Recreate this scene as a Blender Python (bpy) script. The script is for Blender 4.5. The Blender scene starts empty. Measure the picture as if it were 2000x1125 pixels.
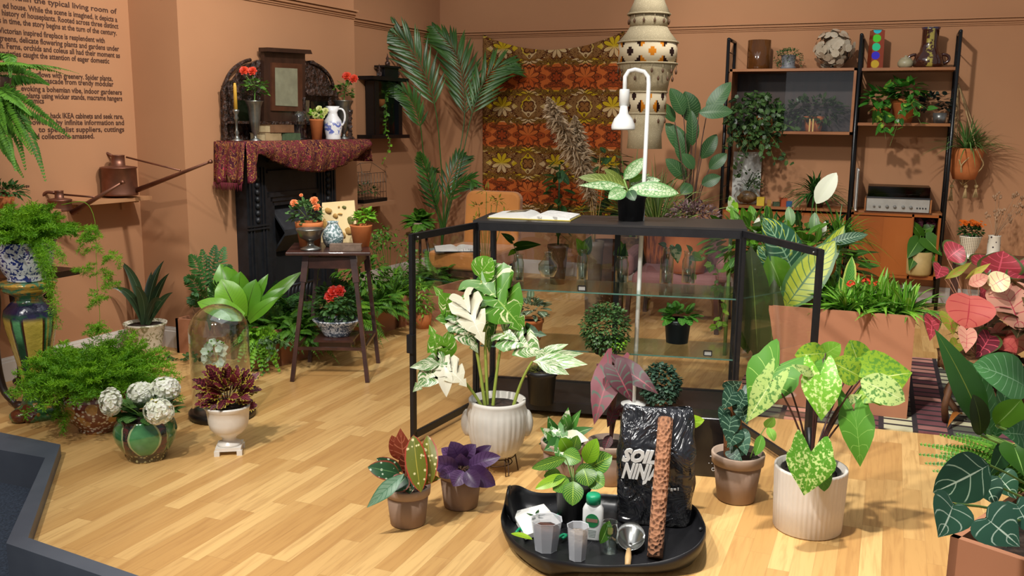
import bpy, math, random
import numpy as np
from mathutils import Vector, Matrix
C = bpy.context.scene.collection
SC = bpy.context.scene
# ---------------------------------------------------------------- camera
CAMH = 1.4; F = 1790.0; CX, CY = 1000.0, 562.5
YAW = math.radians(21.6); PITCH = math.atan((562.5-240)/F); ROLL = .0105
FW = np.array([-math.sin(YAW)*math.cos(PITCH), math.cos(YAW)*math.cos(PITCH), -math.sin(PITCH)])
_r = np.array([math.cos(YAW), math.sin(YAW), 0]); _u = np.cross(_r, FW)
RT = math.cos(ROLL)*_r+math.sin(ROLL)*_u; UP = -math.sin(ROLL)*_r+math.cos(ROLL)*_u
EYE = np.array([0, 0, CAMH])
cd = bpy.data.cameras.new('camera'); cam = bpy.data.objects.new('camera', cd); C.objects.link(cam)
cd.sensor_width = 36; cd.lens = F/2000*36; cd.clip_start = .05; cd.clip_end = 60
mw = Matrix.Identity(4)
for i in range(3):
    mw[i][0] = RT[i]; mw[i][1] = UP[i]; mw[i][2] = -FW[i]; mw[i][3] = EYE[i]
cam.matrix_world = mw
SC.camera = cam
# ---------------------------------------------------------------- world, lights, exposure
SC.view_settings.view_transform = 'Standard'; SC.view_settings.look = 'None'
SC.view_settings.gamma = 1; SC.view_settings.use_curve_mapping = False
SC.view_settings.exposure = 0.0
w = bpy.data.worlds.new('world'); SC.world = w; w.use_nodes = True
w.node_tree.nodes['Background'].inputs[0].default_value = (.95, .97, 1, 1)
w.node_tree.nodes['Background'].inputs[1].default_value = .27
def spot(loc, tgt, power, angle, rad=.07, col=(1, .96, .90), blend=.6):
    l = bpy.data.lights.new('ceiling_spot', 'SPOT'); l.energy = power; l.color = col
    l.spot_size = math.radians(angle); l.spot_blend = blend; l.shadow_soft_size = rad
    o = bpy.data.objects.new('ceiling_spot', l); C.objects.link(o); o.location = loc
    o.rotation_euler = (Vector(tgt)-Vector(loc)).to_track_quat('-Z', 'Y').to_euler()
spot((-1.9, 2.6, 3.4), (-4.2, 3.9, .9), 155, 66)
spot((-1.5, 3.4, 3.5), (-3.75, 5.2, 1.45), 350, 66)
spot((-2.3, .3, 3.4), (-1.7, 3.4, .0), 290, 78)
spot((-1.6, .8, 3.4), (-.4, 3.6, .1), 420, 78)
spot((-2.7, 4.6, 3.4), (-2.6, 8.0, 1.5), 130, 70)
spot((-.9, 4.3, 3.4), (.1, 8.0, 1.4), 330, 75)
spot((-.6, 2.4, 3.4), (.6, 4.2, .2), 450, 78)
al = bpy.data.lights.new('overhead_fill', 'AREA'); al.energy = 55; al.size = 4; al.color = (.95, .97, 1)  # unseen area light added overhead as general fill
ao = bpy.data.objects.new('overhead_fill', al); C.objects.link(ao); ao.location = (-1.6, 3.2, 4.2)

# ---------------------------------------------------------------- geometry helpers
def V3(*a): return np.array(a, float)
def ray(x, y): return (x-CX)/F*RT-(y-CY)/F*UP+FW
def onZ(x, y, z=0.): d = ray(x, y); return EYE+d*(z-CAMH)/d[2]
def onY(x, y, Y): d = ray(x, y); return EYE+d*(Y/d[1])
def dep(p): return float((np.array(p)-EYE)@FW)
def PX(x, y, p, df=0.): return EYE+ray(x, y)*(dep(p)+df)
def K(p): return dep(p)/F
WD = V3(math.sin(math.radians(4.3)), math.cos(math.radians(4.3)), 0); WN = V3(WD[1], -WD[0], 0); W0 = V3(-4.217, 4.436, 0)
def onW(x, y, off): d = ray(x, y); return EYE+d*(((W0-EYE)@WN+off)/(d@WN))
def wl(s, off, z): return W0+WD*s+WN*off+V3(0, 0, z)       # along the left wall, out of it, up
def nz(v): v = np.array(v, float); return v/(np.linalg.norm(v)+1e-9)
TOCAM = nz(V3(0, 0, 0)-V3(-math.sin(YAW)*4, math.cos(YAW)*4, 0))
RND = random.Random(7)
ORG = {}
class M:
    def __init__(s): s.v = []; s.f = []; s.uv = []; s.r = []; s.mi = []; s.sm = []
    def add(s, vs, fs, uv=None, r=.5, mi=0, sm=True):
        n = len(s.v)
        for i, p in enumerate(vs):
            s.v.append((float(p[0]), float(p[1]), float(p[2]))); s.uv.append(uv[i] if uv else (0, 0)); s.r.append(r)
        for f in fs: s.f.append(tuple(n+i for i in f)); s.mi.append(mi); s.sm.append(sm)
        return s
    def box(s, c, d, rz=0, R=None, mi=0, taper=1):
        cr, sr = math.cos(rz), math.sin(rz); vs = []
        for z in (-1, 1):
            t = taper if z > 0 else 1
            for x, y in ((-1, -1), (1, -1), (1, 1), (-1, 1)):
                q = V3(x*d[0]/2*t, y*d[1]/2*t, z*d[2]/2)
                q = np.array(R)@q if R is not None else V3(q[0]*cr-q[1]*sr, q[0]*sr+q[1]*cr, q[2])
                vs.append(q+np.array(c))
        return s.add(vs, [(3, 2, 1, 0), (4, 5, 6, 7), (0, 1, 5, 4), (1, 2, 6, 5), (2, 3, 7, 6), (3, 0, 4, 7)], mi=mi, sm=False)
    def prism(s, pts, z0, z1, mi=0):
        n = len(pts); vs = [(p[0], p[1], z0) for p in pts]+[(p[0], p[1], z1) for p in pts]
        return s.add(vs, [tuple(range(n))[::-1], tuple(range(n, 2*n))]+[(i, (i+1) % n, n+(i+1) % n, n+i) for i in range(n)], mi=mi, sm=False)
    def slab(s, pts, off, mi=0):          # 3-D polygon extruded by a vector
        n = len(pts); vs = list(pts)+[np.array(p)+np.array(off) for p in pts]
        return s.add(vs, [tuple(range(n))[::-1], tuple(range(n, 2*n))]+[(i, (i+1) % n, n+(i+1) % n, n+i) for i in range(n)], mi=mi, sm=False)
    def bar(s, a, b, w, h=None, up=(0, 0, 1), mi=0):
        a, b = np.array(a, float), np.array(b, float); h = h or w; t = nz(b-a)
        sd = np.cross(t, up); sd = nz(sd) if np.linalg.norm(sd) > 1e-3 else V3(1, 0, 0); u = np.cross(sd, t)
        vs = [e+sd*x*w/2+u*y*h/2 for e in (a, b) for x, y in ((-1, -1), (1, -1), (1, 1), (-1, 1))]
        return s.add(vs, [(3, 2, 1, 0), (4, 5, 6, 7), (0, 1, 5, 4), (1, 2, 6, 5), (2, 3, 7, 6), (3, 0, 4, 7)], mi=mi, sm=False)
    def tube(s, pts, r0, r1=None, n=8, mi=0, rr=None, r=.5, cap=True):
        pts = [np.array(p, float) for p in pts]; m = len(pts); r1 = r0 if r1 is None else r1; vs = []; fs = []
        ref = None
        for i, p in enumerate(pts):
            t = nz(pts[min(i+1, m-1)]-pts[max(i-1, 0)])
            if ref is None: ref = V3(0, 0, 1) if abs(t[2]) < .9 else V3(1, 0, 0)
            a = nz(np.cross(t, ref)); b = np.cross(a, t); ref = b
            R = rr[i] if rr else r0+(r1-r0)*i/max(1, m-1)
            for k in range(n): th = 2*math.pi*k/n; vs.append(p+a*R*math.cos(th)+b*R*math.sin(th))
        for i in range(m-1):
            for k in range(n): fs.append((i*n+k, i*n+(k+1) % n, (i+1)*n+(k+1) % n, (i+1)*n+k))
        if cap: fs += [tuple(range(n))[::-1], tuple(range((m-1)*n, m*n))]
        return s.add(vs, fs, mi=mi, r=r)
    def lathe(s, c, prof, n=32, mod=None, mi=0, uvz=True, sm=True):
        vs = []; fs = []; uv = []
        m = len(prof)
        for i, (r, z) in enumerate(prof):
            for k in range(n):
                th = 2*math.pi*k/n; R = r*(mod(th, i, z) if mod else 1)
                vs.append((c[0]+R*math.cos(th), c[1]+R*math.sin(th), c[2]+z)); uv.append((k/n, i/(m-1)))
        for i in range(m-1):
            for k in range(n): fs.append((i*n+k, i*n+(k+1) % n, (i+1)*n+(k+1) % n, (i+1)*n+k))
        if prof[0][0] > 1e-5: fs.append(tuple(range(n))[::-1])
        if prof[-1][0] > 1e-5: fs.append(tuple(range((m-1)*n, m*n)))
        return s.add(vs, fs, uv, mi=mi, sm=sm)
    def ball(s, c, r, n=10, sc=(1, 1, 1), mi=0, rn=.5, jit=0):
        vs = []; fs = []; m = max(4, n//2+1)
        for i in range(m+1):
            ph = math.pi*i/m
            for k in range(n):
                th = 2*math.pi*k/n; j = 1+(RND.uniform(-jit, jit) if jit else 0)
                vs.append((c[0]+r*sc[0]*math.sin(ph)*math.cos(th)*j, c[1]+r*sc[1]*math.sin(ph)*math.sin(th)*j, c[2]-r*sc[2]*math.cos(ph)*j))
        for i in range(m):
            for k in range(n): fs.append((i*n+k, i*n+(k+1) % n, (i+1)*n+(k+1) % n, (i+1)*n+k))
        return s.add(vs, fs, mi=mi, r=rn)
    def build(s, name, mats, parent=None, world=True, org=None):
        o0 = np.array(ORG.get(parent.name, (0, 0, 0)) if (parent and world) else (org if org is not None else (0, 0, 0)), float)
        me = bpy.data.meshes.new(name)
        v = np.array(s.v)-o0
        me.from_pydata(v.tolist(), [], s.f)
        vi = np.empty(len(me.loops), int); me.loops.foreach_get('vertex_index', vi)
        uvl = me.uv_layers.new(name='UVMap'); uvl.data.foreach_set('uv', np.array(s.uv, float)[vi].ravel())
        at = me.attributes.new('rnd', 'FLOAT', 'POINT'); at.data.foreach_set('value', np.array(s.r, float))
        me.polygons.foreach_set('use_smooth', s.sm)
        if not isinstance(mats, (list, tuple)): mats = [mats]
        for mm in mats: me.materials.append(mm)
        if len(mats) > 1: me.polygons.foreach_set('material_index', s.mi)
        me.update()
        o = bpy.data.objects.new(name, me); C.objects.link(o)
        if parent is not None: o.parent = parent; ORG[o.name] = tuple(o0)
        else: o.location = tuple(o0); ORG[o.name] = tuple(o0)
        return o
def props(o, label, cat, group=None):
    o['label'] = label; o['category'] = cat
    if group: o['group'] = group
    return o
def thing(name, label, cat, loc, group=None):
    o = bpy.data.objects.new(name, None); C.objects.link(o); o.location = tuple(float(x) for x in loc)
    o.empty_display_size = .05; ORG[o.name] = tuple(o.location); return props(o, label, cat, group)
def struct(m, name, mat): o = m.build(name, mat); o['kind'] = 'structure'; return o
def single(m, name, mat, label, cat, loc, group=None): return props(m.build(name, mat, org=loc), label, cat, group)
def clone(root, loc, label=None, rz=0, sc=1):
    r = root.copy(); C.objects.link(r); r.location = tuple(loc); r.rotation_euler = (0, 0, rz); r.scale = (sc,)*3
    if label: r['label'] = label
    for ch in list(root.children):
        c = ch.copy(); C.objects.link(c); c.parent = r
        for g in list(ch.children):
            d = g.copy(); C.objects.link(d); d.parent = c
    return r
def bez(a, b, c, n=8):
    return [np.array(a)*(1-t)**2+np.array(b)*2*t*(1-t)+np.array(c)*t*t for t in (i/n for i in range(n+1))]
def bez3(a, b, c, d, n=10):
    a, b, c, d = map(np.array, (a, b, c, d))
    return [a*(1-t)**3+b*3*t*(1-t)**2+c*3*t*t*(1-t)+d*t**3 for t in (i/n for i in range(n+1))]
# ---------------------------------------------------------------- leaves
SH = {
 'oval': [(0, 0), (.08, .42), (.25, .86), (.45, 1), (.68, .86), (.88, .48), (1, 0)],
 'lance': [(0, 0), (.12, .4), (.32, .92), (.5, 1), (.72, .66), (.9, .25), (1, 0)],
 'strap': [(0, .45), (.2, .8), (.5, 1), (.8, .72), (1, 0)],
 'heart': [(0, 0), (-.1, .2), (-.17, .5), (-.08, .85), (.1, 1), (.35, .93), (.62, .62), (.85, .25), (1, 0)],
 'arrow': [(0, 0), (-.18, .2), (-.38, .46), (-.42, .66), (-.2, .8), (.02, .85), (.2, 1), (.45, .85), (.7, .5), (.88, .2), (1, 0)],
 'round': [(0, 0), (-.05, .35), (.1, .8), (.35, 1), (.62, .9), (.87, .5), (1, 0)],
 'lobed': [(0, 0), (-.08, .4), (.02, .8), (.15, .62), (.3, 1), (.42, .6), (.6, .78), (.7, .4), (.84, .42), (1, 0)],
}
def cat(pts, n):
    P = [np.array(p, float) for p in pts]; P = [2*P[0]-P[1]]+P+[2*P[-1]-P[-2]]; out = []; m = len(P)-3
    for i in range(n+1):
        t = i/n*m; k = min(int(t), m-1); t -= k; a, b, c, d = P[k:k+4]
        out.append(.5*((2*b)+(-a+c)*t+(2*a-5*b+4*c-d)*t*t+(-a+3*b-3*c+d)*t**3))
    return out
_oc = {}
def outline(shape, n):
    if (shape, n) not in _oc:
        if shape == 'monstera':
            o = []
            base = cat(SH['heart'], n)
            for i, p in enumerate(base):
                t = i/n; y = p[1]; x = p[0]
                if .22 < t < .95 and (i % 5) in (0,): y *= .42; x += .05
                o.append(np.array((x, max(0, y))))
            _oc[(shape, n)] = o
        else: _oc[(shape, n)] = [np.array((p[0], max(0, p[1]))) for p in cat(SH[shape], n)]
    return _oc[(shape, n)]
def leaf(m, B, T, w, nrm=(0, 0, 1), shape='oval', bend=.1, fold=.12, n=9, r=None, wav=0, ns=2, mi=0):
    B, T = np.array(B, float), np.array(T, float); a = T-B; L = np.linalg.norm(a)+1e-9
    s = np.cross(a, nrm); s = nz(s) if np.linalg.norm(s) > 1e-6 else V3(1, 0, 0); nn = nz(np.cross(s, a))
    ol = outline(shape, n); vs = []; uv = []; fs = []; r = RND.random() if r is None else r
    cols = 2*ns+1; ph = RND.random()*6
    for i, (x, y) in enumerate(ol):
        xm = i/n
        for j in range(cols):
            q = (j-ns)/ns; aq = abs(q)
            X = xm*(1-aq)+x*aq; Yv = y*q*w/2
            z = bend*L*2*X*(1-X)+fold*w*aq*y*.5+(wav*w*aq*aq*y*math.sin(9*xm+ph+(q > 0)*2) if wav else 0)
            vs.append(B+a*X+s*Yv+nn*z); uv.append((xm, .5+q/2))
    for i in range(n):
        for j in range(cols-1): k = i*cols+j; fs.append((k, k+1, k+cols+1, k+cols))
    return m.add(vs, fs, uv, r, mi)
def quadleaf(m, B, T, w, nrm=(0, 0, 1), sag=.15, r=None, mi=0):       # small 6-vertex leaf
    B, T = np.array(B, float), np.array(T, float); a = T-B; L = np.linalg.norm(a)+1e-9
    s = nz(np.cross(a, nrm)+V3(1e-5, 0, 0)); nn = nz(np.cross(s, a)); r = RND.random() if r is None else r
    vs = [B, B+a*.35+s*w*.45+nn*L*.05, B+a*.7+s*w*.38, T-nn*L*sag, B+a*.7-s*w*.38, B+a*.35-s*w*.45+nn*L*.05, B+a*.5+nn*L*.09*(1 if sag > 0 else -1)]
    return m.add(vs, [(0, 1, 6), (1, 2, 6), (2, 3, 6), (3, 4, 6), (4, 5, 6), (5, 0, 6)],
                 [(0, .5), (.35, 1), (.7, 1), (1, .5), (.7, 0), (.35, 0), (.5, .5)], r, mi)
def blade(m, B, d, L, w, droop=.6, n=7, r=None, tw=0, mi=0, fold=.15):
    B = np.array(B, float); d = nz(d); r = RND.random() if r is None else r; vs = []; uv = []; fs = []; prev = B
    s = np.cross(d, (0, 0, 1)); s = nz(s) if np.linalg.norm(s) > 1e-3 else V3(1, 0, 0)
    if tw: s = nz(s*math.cos(tw)+np.cross(d, s)*math.sin(tw))
    for i in range(n+1):
        t = i/n; p = B+d*L*t+V3(0, 0, -droop*L*t*t)
        ww = w*(.55+.45*min(1, t*4))*(1-max(0, (t-.35)/.65)**1.6)
        tn = nz(d+V3(0, 0, -2*droop*t)); u = np.cross(s, tn)
        vs += [p-s*ww/2+u*ww*fold, p, p+s*ww/2+u*ww*fold]; uv += [(t, 0), (t, .5), (t, 1)]
    for i in range(n):
        k = i*3; fs += [(k, k+3, k+4, k+1), (k+1, k+4, k+5, k+2)]
    return m.add(vs, fs, uv, r, mi)
def sph(rn, e0=-1, e1=1):
    z = rn.uniform(e0, e1); th = rn.uniform(0, 2*math.pi); q = math.sqrt(max(0, 1-z*z)); return V3(q*math.cos(th), q*math.sin(th), z)
def tuft(m, c, n, L, w, e=(.25, 1.3), droop=.6, seed=1, ang=(0, 6.283), jit=.01, mi=0, var=.3, tw=0):
    rn = random.Random(seed)
    for i in range(n):
        th = rn.uniform(*ang); el = rn.uniform(*e); d = V3(math.cos(th)*math.cos(el), math.sin(th)*math.cos(el), math.sin(el))
        blade(m, np.array(c)+V3(rn.uniform(-jit, jit), rn.uniform(-jit, jit), 0), d, L*rn.uniform(1-var, 1+var*.5), w*rn.uniform(.7, 1.2), droop*rn.uniform(.6, 1.3), r=rn.random(), mi=mi, tw=rn.uniform(-tw, tw))
def bush(m, c, R, n, L, w, seed=1, zmin=-.3, shape=None, droop=.3, inner=.45, mi=0, fold=.1, nn=6, rand=.5):
    rn = random.Random(seed); c = np.array(c)
    for i in range(n):
        d = sph(rn, zmin, 1); f = rn.uniform(inner, 1)**.6; p = c+d*np.array(R)*f
        o = nz(d*np.array([1/R[0], 1/R[1], .6/R[2]])*R[0]+sph(rn)*rand+V3(0, 0, -droop)); l = L*rn.uniform(.65, 1.2)
        nr = nz(V3(0, 0, .9)+d*.7+sph(rn)*.35)
        if shape: leaf(m, p, p+o*l, w*l/L, nr, shape, .08, fold, nn, rn.random(), mi=mi)
        else: quadleaf(m, p, p+o*l, w*l/L, nr, .15, rn.random(), mi)
def frond(m, B, d, L, droop, pl, n, pw, seed=1, pdroop=.2, stem=.0022, mi=0, smi=0, start=.12, fwd=.45, shapef=None):
    rn = random.Random(seed); B = np.array(B, float); d = nz(d); pts = [B+d*L*t+V3(0, 0, -droop*L*t*t) for t in np.linspace(0, 1, 10)]
    m.tube(pts, stem, stem*.3, 4, mi=smi, r=.5, cap=False); r0 = rn.random()
    for i in range(n):
        t = start+(1-start)*i/(n-1); p = B+d*L*t+V3(0, 0, -droop*L*t*t); tg = nz(d+V3(0, 0, -2*droop*t))
        s = np.cross(tg, (0, 0, 1)); s = nz(s) if np.linalg.norm(s) > .05 else V3(1, 0, 0); u = np.cross(s, tg)
        tt = (t-start)/(1-start); ln = pl*(shapef(tt) if shapef else (.35+.65*math.sin(math.pi*min(1, tt*.75+.18)))*(1.02-tt**3))
        for sg in (-1, 1):
            o = nz(s*sg+tg*(fwd+.4*tt)+sph(rn)*.08); q = p+o*ln+V3(0, 0, -pdroop*ln)
            quadleaf(m, p, q, pw*(ln/pl)**.5, u, .12, min(1, max(0, r0*.6+rn.random()*.4)), mi)
def asparagus(m, B, d, L, droop, seed=1, n=26, bl=.055, nl=7, wl_=.0022, nd=.012):
    rn = random.Random(seed); B = np.array(B, float); d = nz(d)
    m.tube([B+d*L*t+V3(0, 0, -droop*L*t*t) for t in np.linspace(0, 1, 9)], .0014, .0006, 3, r=.4, cap=False); r0 = rn.random()
    for i in range(n):
        t = .08+.92*i/n; p = B+d*L*t+V3(0, 0, -droop*L*t*t); tg = nz(d+V3(0, 0, -2*droop*t)); s = nz(np.cross(tg, (0, 0, 1))+V3(1e-4, 0, 0))
        b = bl*(1.1-t*.75)
        for sg in (-1, 1):
            o = nz(s*sg+tg*.6+sph(rn)*.5)
            for k in range(nl):
                q = p+o*b*(k+.3)/nl; e = q+nz(o*.7+sph(rn)*.9)*nd*rn.uniform(.8, 1.6); z = nz(np.cross(e-q, sph(rn)))*wl_/2
                m.add([q-z, q+z, e+z*.7, e-z*.7], [(0, 1, 2, 3)], [(0, 0), (0, 1), (1, 1), (1, 0)], min(1, r0*.5+rn.random()*.5))
def flowerhead(m, c, r, n=5, mi=0, nrm=(0, -1, .6), seed=1, pr=.9, cup=.3):
    rn = random.Random(seed); a = nz(np.cross(nrm, (0, 0, 1))+V3(1e-4, 0, 0)); b = np.cross(a, nz(nrm)); th0 = rn.random()*6
    for k in range(n):
        th = th0+2*math.pi*k/n; d = a*math.cos(th)+b*math.sin(th)
        leaf(m, c, np.array(c)+nz(d+nz(nrm)*cup)*r, r*pr, nrm, 'round', .1, .2, 4, rn.random(), mi=mi, ns=1)
def rosehead(m, c, r, mi=0, seed=1, up=(0, -.3, 1)):
    rn = random.Random(seed); up = nz(up); a = nz(np.cross(up, (.3, 1, .2))); b = np.cross(a, up)
    for ring, (n, el, rr) in enumerate(((3, 1.35, .55), (5, .95, .8), (6, .5, 1), (7, .12, 1.05))):
        for k in range(n):
            th = 2*math.pi*(k+.5*ring+rn.random()*.3)/n; d = (a*math.cos(th)+b*math.sin(th))*math.cos(el)+up*math.sin(el)
            leaf(m, np.array(c)-up*r*.3, np.array(c)-up*r*.3+d*r*rr, r*.95, up, 'round', .25, .35, 5, rn.random(), mi=mi, ns=1)
def frondp(m, pts, pl, n, pw, seed=1, pdroop=.25, stem=.003, start=.1, fwd=.5, mi=0, smi=0, side=None, tip=.25):
    rn = random.Random(seed); pts = [np.array(p) for p in pts]; k = len(pts)-1; m.tube(pts, stem, stem*.3, 5, mi=smi, cap=False); r0 = rn.random()
    def at(t): f = min(t*k, k-1e-6); i = int(f); return pts[i]+(pts[i+1]-pts[i])*(f-i), nz(pts[i+1]-pts[i])
    for i in range(n):
        t = start+(1-start)*i/(n-1); p, tg = at(t); s = np.cross(tg, side if side is not None else (0, 0, 1)); s = nz(s) if np.linalg.norm(s) > .05 else V3(1, 0, 0); u = np.cross(s, tg)
        tt = (t-start)/(1-start); ln = pl*(.45+.55*math.sin(math.pi*min(1, tt*.8+.2)))*(1-(1-tip)*tt**2)
        for sg in (-1, 1):
            o = nz(s*sg+tg*(fwd+.5*tt)+sph(rn)*.1); q = p+o*ln+V3(0, 0, -pdroop*ln); mid = p+o*ln*.5+V3(0, 0, .02*ln)
            leaf(m, p, q, pw, u, 'lance', .12, .3, 5, min(1, max(0, r0*.5+rn.random()*.5)), ns=1, mi=mi)
def wiggle(pts, a, seed=1):
    rn = random.Random(seed); return [np.array(p)+sph(rn)*a for p in pts]
def vine(m, pts, n, L, w, seed=1, shape='lobed', mi=0, smi=1, r=.0015, fromcam=.6):
    rn = random.Random(seed); pts = [np.array(p) for p in pts]; m.tube(pts, r, r*.6, 4, mi=smi, cap=False); k = len(pts)-1
    for i in range(n):
        f = min((i+rn.random())/n*k, k-1e-6); j = int(f); p = pts[j]+(pts[j+1]-pts[j])*(f-j); o = nz(sph(rn)+V3(0, 0, -.5)); l = L*rn.uniform(.6, 1.2)
        leaf(m, p+o*l*.2, p+o*l*1.2, w*l/L, nz(TOCAM*fromcam+V3(0, 0, .6)+sph(rn)*.5), shape, .06, .1, 6, rn.random(), mi=mi, ns=1)
# ---------------------------------------------------------------- materials
class N:
    def __init__(s, name):
        s.m = bpy.data.materials.new(name); s.m.use_nodes = True; s.t = s.m.node_tree; s.b = s.t.nodes['Principled BSDF']; s.out = s.t.nodes['Material Output']
    def n(s, typ, **k):
        nd = s.t.nodes.new(typ)
        for a, b in k.items(): setattr(nd, a, b)
        return nd
    def lk(s, a, b): s.t.links.new(a, b)
    def set(s, inp, v):
        if hasattr(v, 'links') or isinstance(v, bpy.types.NodeSocket): s.lk(v, inp)
        else: inp.default_value = v
    def mt(s, op, a, b=0., c=0., clamp=False):
        nd = s.n('ShaderNodeMath', operation=op, use_clamp=clamp)
        for i, x in enumerate((a, b, c)): s.set(nd.inputs[i], x)
        return nd.outputs[0]
    def mix(s, f, a, b, typ='MIX'):
        nd = s.n('ShaderNodeMix', data_type='RGBA', blend_type=typ); s.set(nd.inputs[0], f)
        for i, x in ((6, a), (7, b)): s.set(nd.inputs[i], (*x, 1) if isinstance(x, tuple) and len(x) == 3 else x)
        return nd.outputs[2]
    def co(s, kind='Object', scale=None, rot=None):
        c = s.n('ShaderNodeTexCoord').outputs[kind]
        if scale or rot:
            mp = s.n('ShaderNodeMapping'); s.lk(c, mp.inputs[0])
            if scale: mp.inputs[3].default_value = scale
            if rot: mp.inputs[2].default_value = rot
            c = mp.outputs[0]
        return c
    def xyz(s, c): nd = s.n('ShaderNodeSeparateXYZ'); s.lk(c, nd.inputs[0]); return nd.outputs
    def noise(s, scale=5, c=None, det=3, out=0, rough=.55, dist=0):
        nd = s.n('ShaderNodeTexNoise'); nd.inputs['Scale'].default_value = scale; nd.inputs['Detail'].default_value = det; nd.inputs['Roughness'].default_value = rough; nd.inputs['Distortion'].default_value = dist
        s.lk(c if c is not None else s.co(), nd.inputs['Vector']); return nd.outputs[out]
    def vor(s, scale=5, c=None, out='Distance', feature='F1', rnd=1):
        nd = s.n('ShaderNodeTexVoronoi', feature=feature); nd.inputs['Scale'].default_value = scale; nd.inputs['Randomness'].default_value = rnd
        s.lk(c if c is not None else s.co(), nd.inputs['Vector']); return nd.outputs[out]
    def stp(s, v, lo, hi):       # smooth 0..1
        nd = s.n('ShaderNodeMapRange', clamp=True); nd.interpolation_type = 'SMOOTHSTEP'
        s.set(nd.inputs[0], v); nd.inputs[1].default_value = lo; nd.inputs[2].default_value = hi; return nd.outputs[0]
    def bump(s, h, st=.3, d=.01):
        nd = s.n('ShaderNodeBump'); nd.inputs['Strength'].default_value = st; nd.inputs['Distance'].default_value = d; s.lk(h, nd.inputs['Height']); s.lk(nd.outputs[0], s.b.inputs['Normal'])
    def fin(s, col=None, rough=.5, metal=0., spec=.5, coat=0.):
        if col is not None: s.set(s.b.inputs['Base Color'], (*col, 1) if isinstance(col, tuple) and len(col) == 3 else col)
        s.set(s.b.inputs['Roughness'], rough); s.b.inputs['Metallic'].default_value = metal; s.b.inputs['Specular IOR Level'].default_value = spec
        s.b.inputs['Coat Weight'].default_value = coat; return s.m
def S(h):                        # sRGB hex -> linear
    o = []
    for i in (0, 2, 4):
        c = int(h[i:i+2], 16)/255; o.append(c/12.92 if c <= .04045 else ((c+.055)/1.055)**2.4)
    return tuple(o)
def pm(name, col, rough=.5, col2=None, scale=12, amt=.35, bump=0., metal=0., coat=0., spec=.5, det=3, stretch=None):
    g = N(name); c1 = S(col) if isinstance(col, str) else col
    c2 = (S(col2) if isinstance(col2, str) else col2) if col2 else tuple(x*.78 for x in c1)
    nn = g.noise(scale, g.co(scale=stretch) if stretch else None, det); f = g.stp(nn, .5-amt, .5+amt)
    if bump: g.bump(nn, bump, .01)
    return g.fin(g.mix(f, c2, c1), rough, metal, spec, coat)
def glassm(name, tint=(1, 1, 1), rough=.0, ior=1.2, mixf=.9, clear=(1, 1, 1)):
    g = N(name); t = g.t; g.b.inputs['Base Color'].default_value = (*tint, 1)
    tr = g.n('ShaderNodeBsdfTransparent'); tr.inputs[0].default_value = (*clear, 1); gl = g.n('ShaderNodeBsdfGlossy'); gl.inputs['Roughness'].default_value = rough; gl.inputs[0].default_value = (*tint, 1)
    lw = g.n('ShaderNodeLayerWeight'); lw.inputs[0].default_value = .5; nv = g.noise(3)
    f = g.mt('ADD', g.mt('MULTIPLY', g.mt('POWER', lw.outputs['Facing'], 3.5), mixf*.55), g.mt('ADD', g.mt('MULTIPLY', nv, .01), .035*ior), clamp=True)
    mx = g.n('ShaderNodeMixShader'); g.lk(f, mx.inputs[0]); g.lk(tr.outputs[0], mx.inputs[1]); g.lk(gl.outputs[0], mx.inputs[2]); g.lk(mx.outputs[0], g.out.inputs[0]); return g.m
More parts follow.
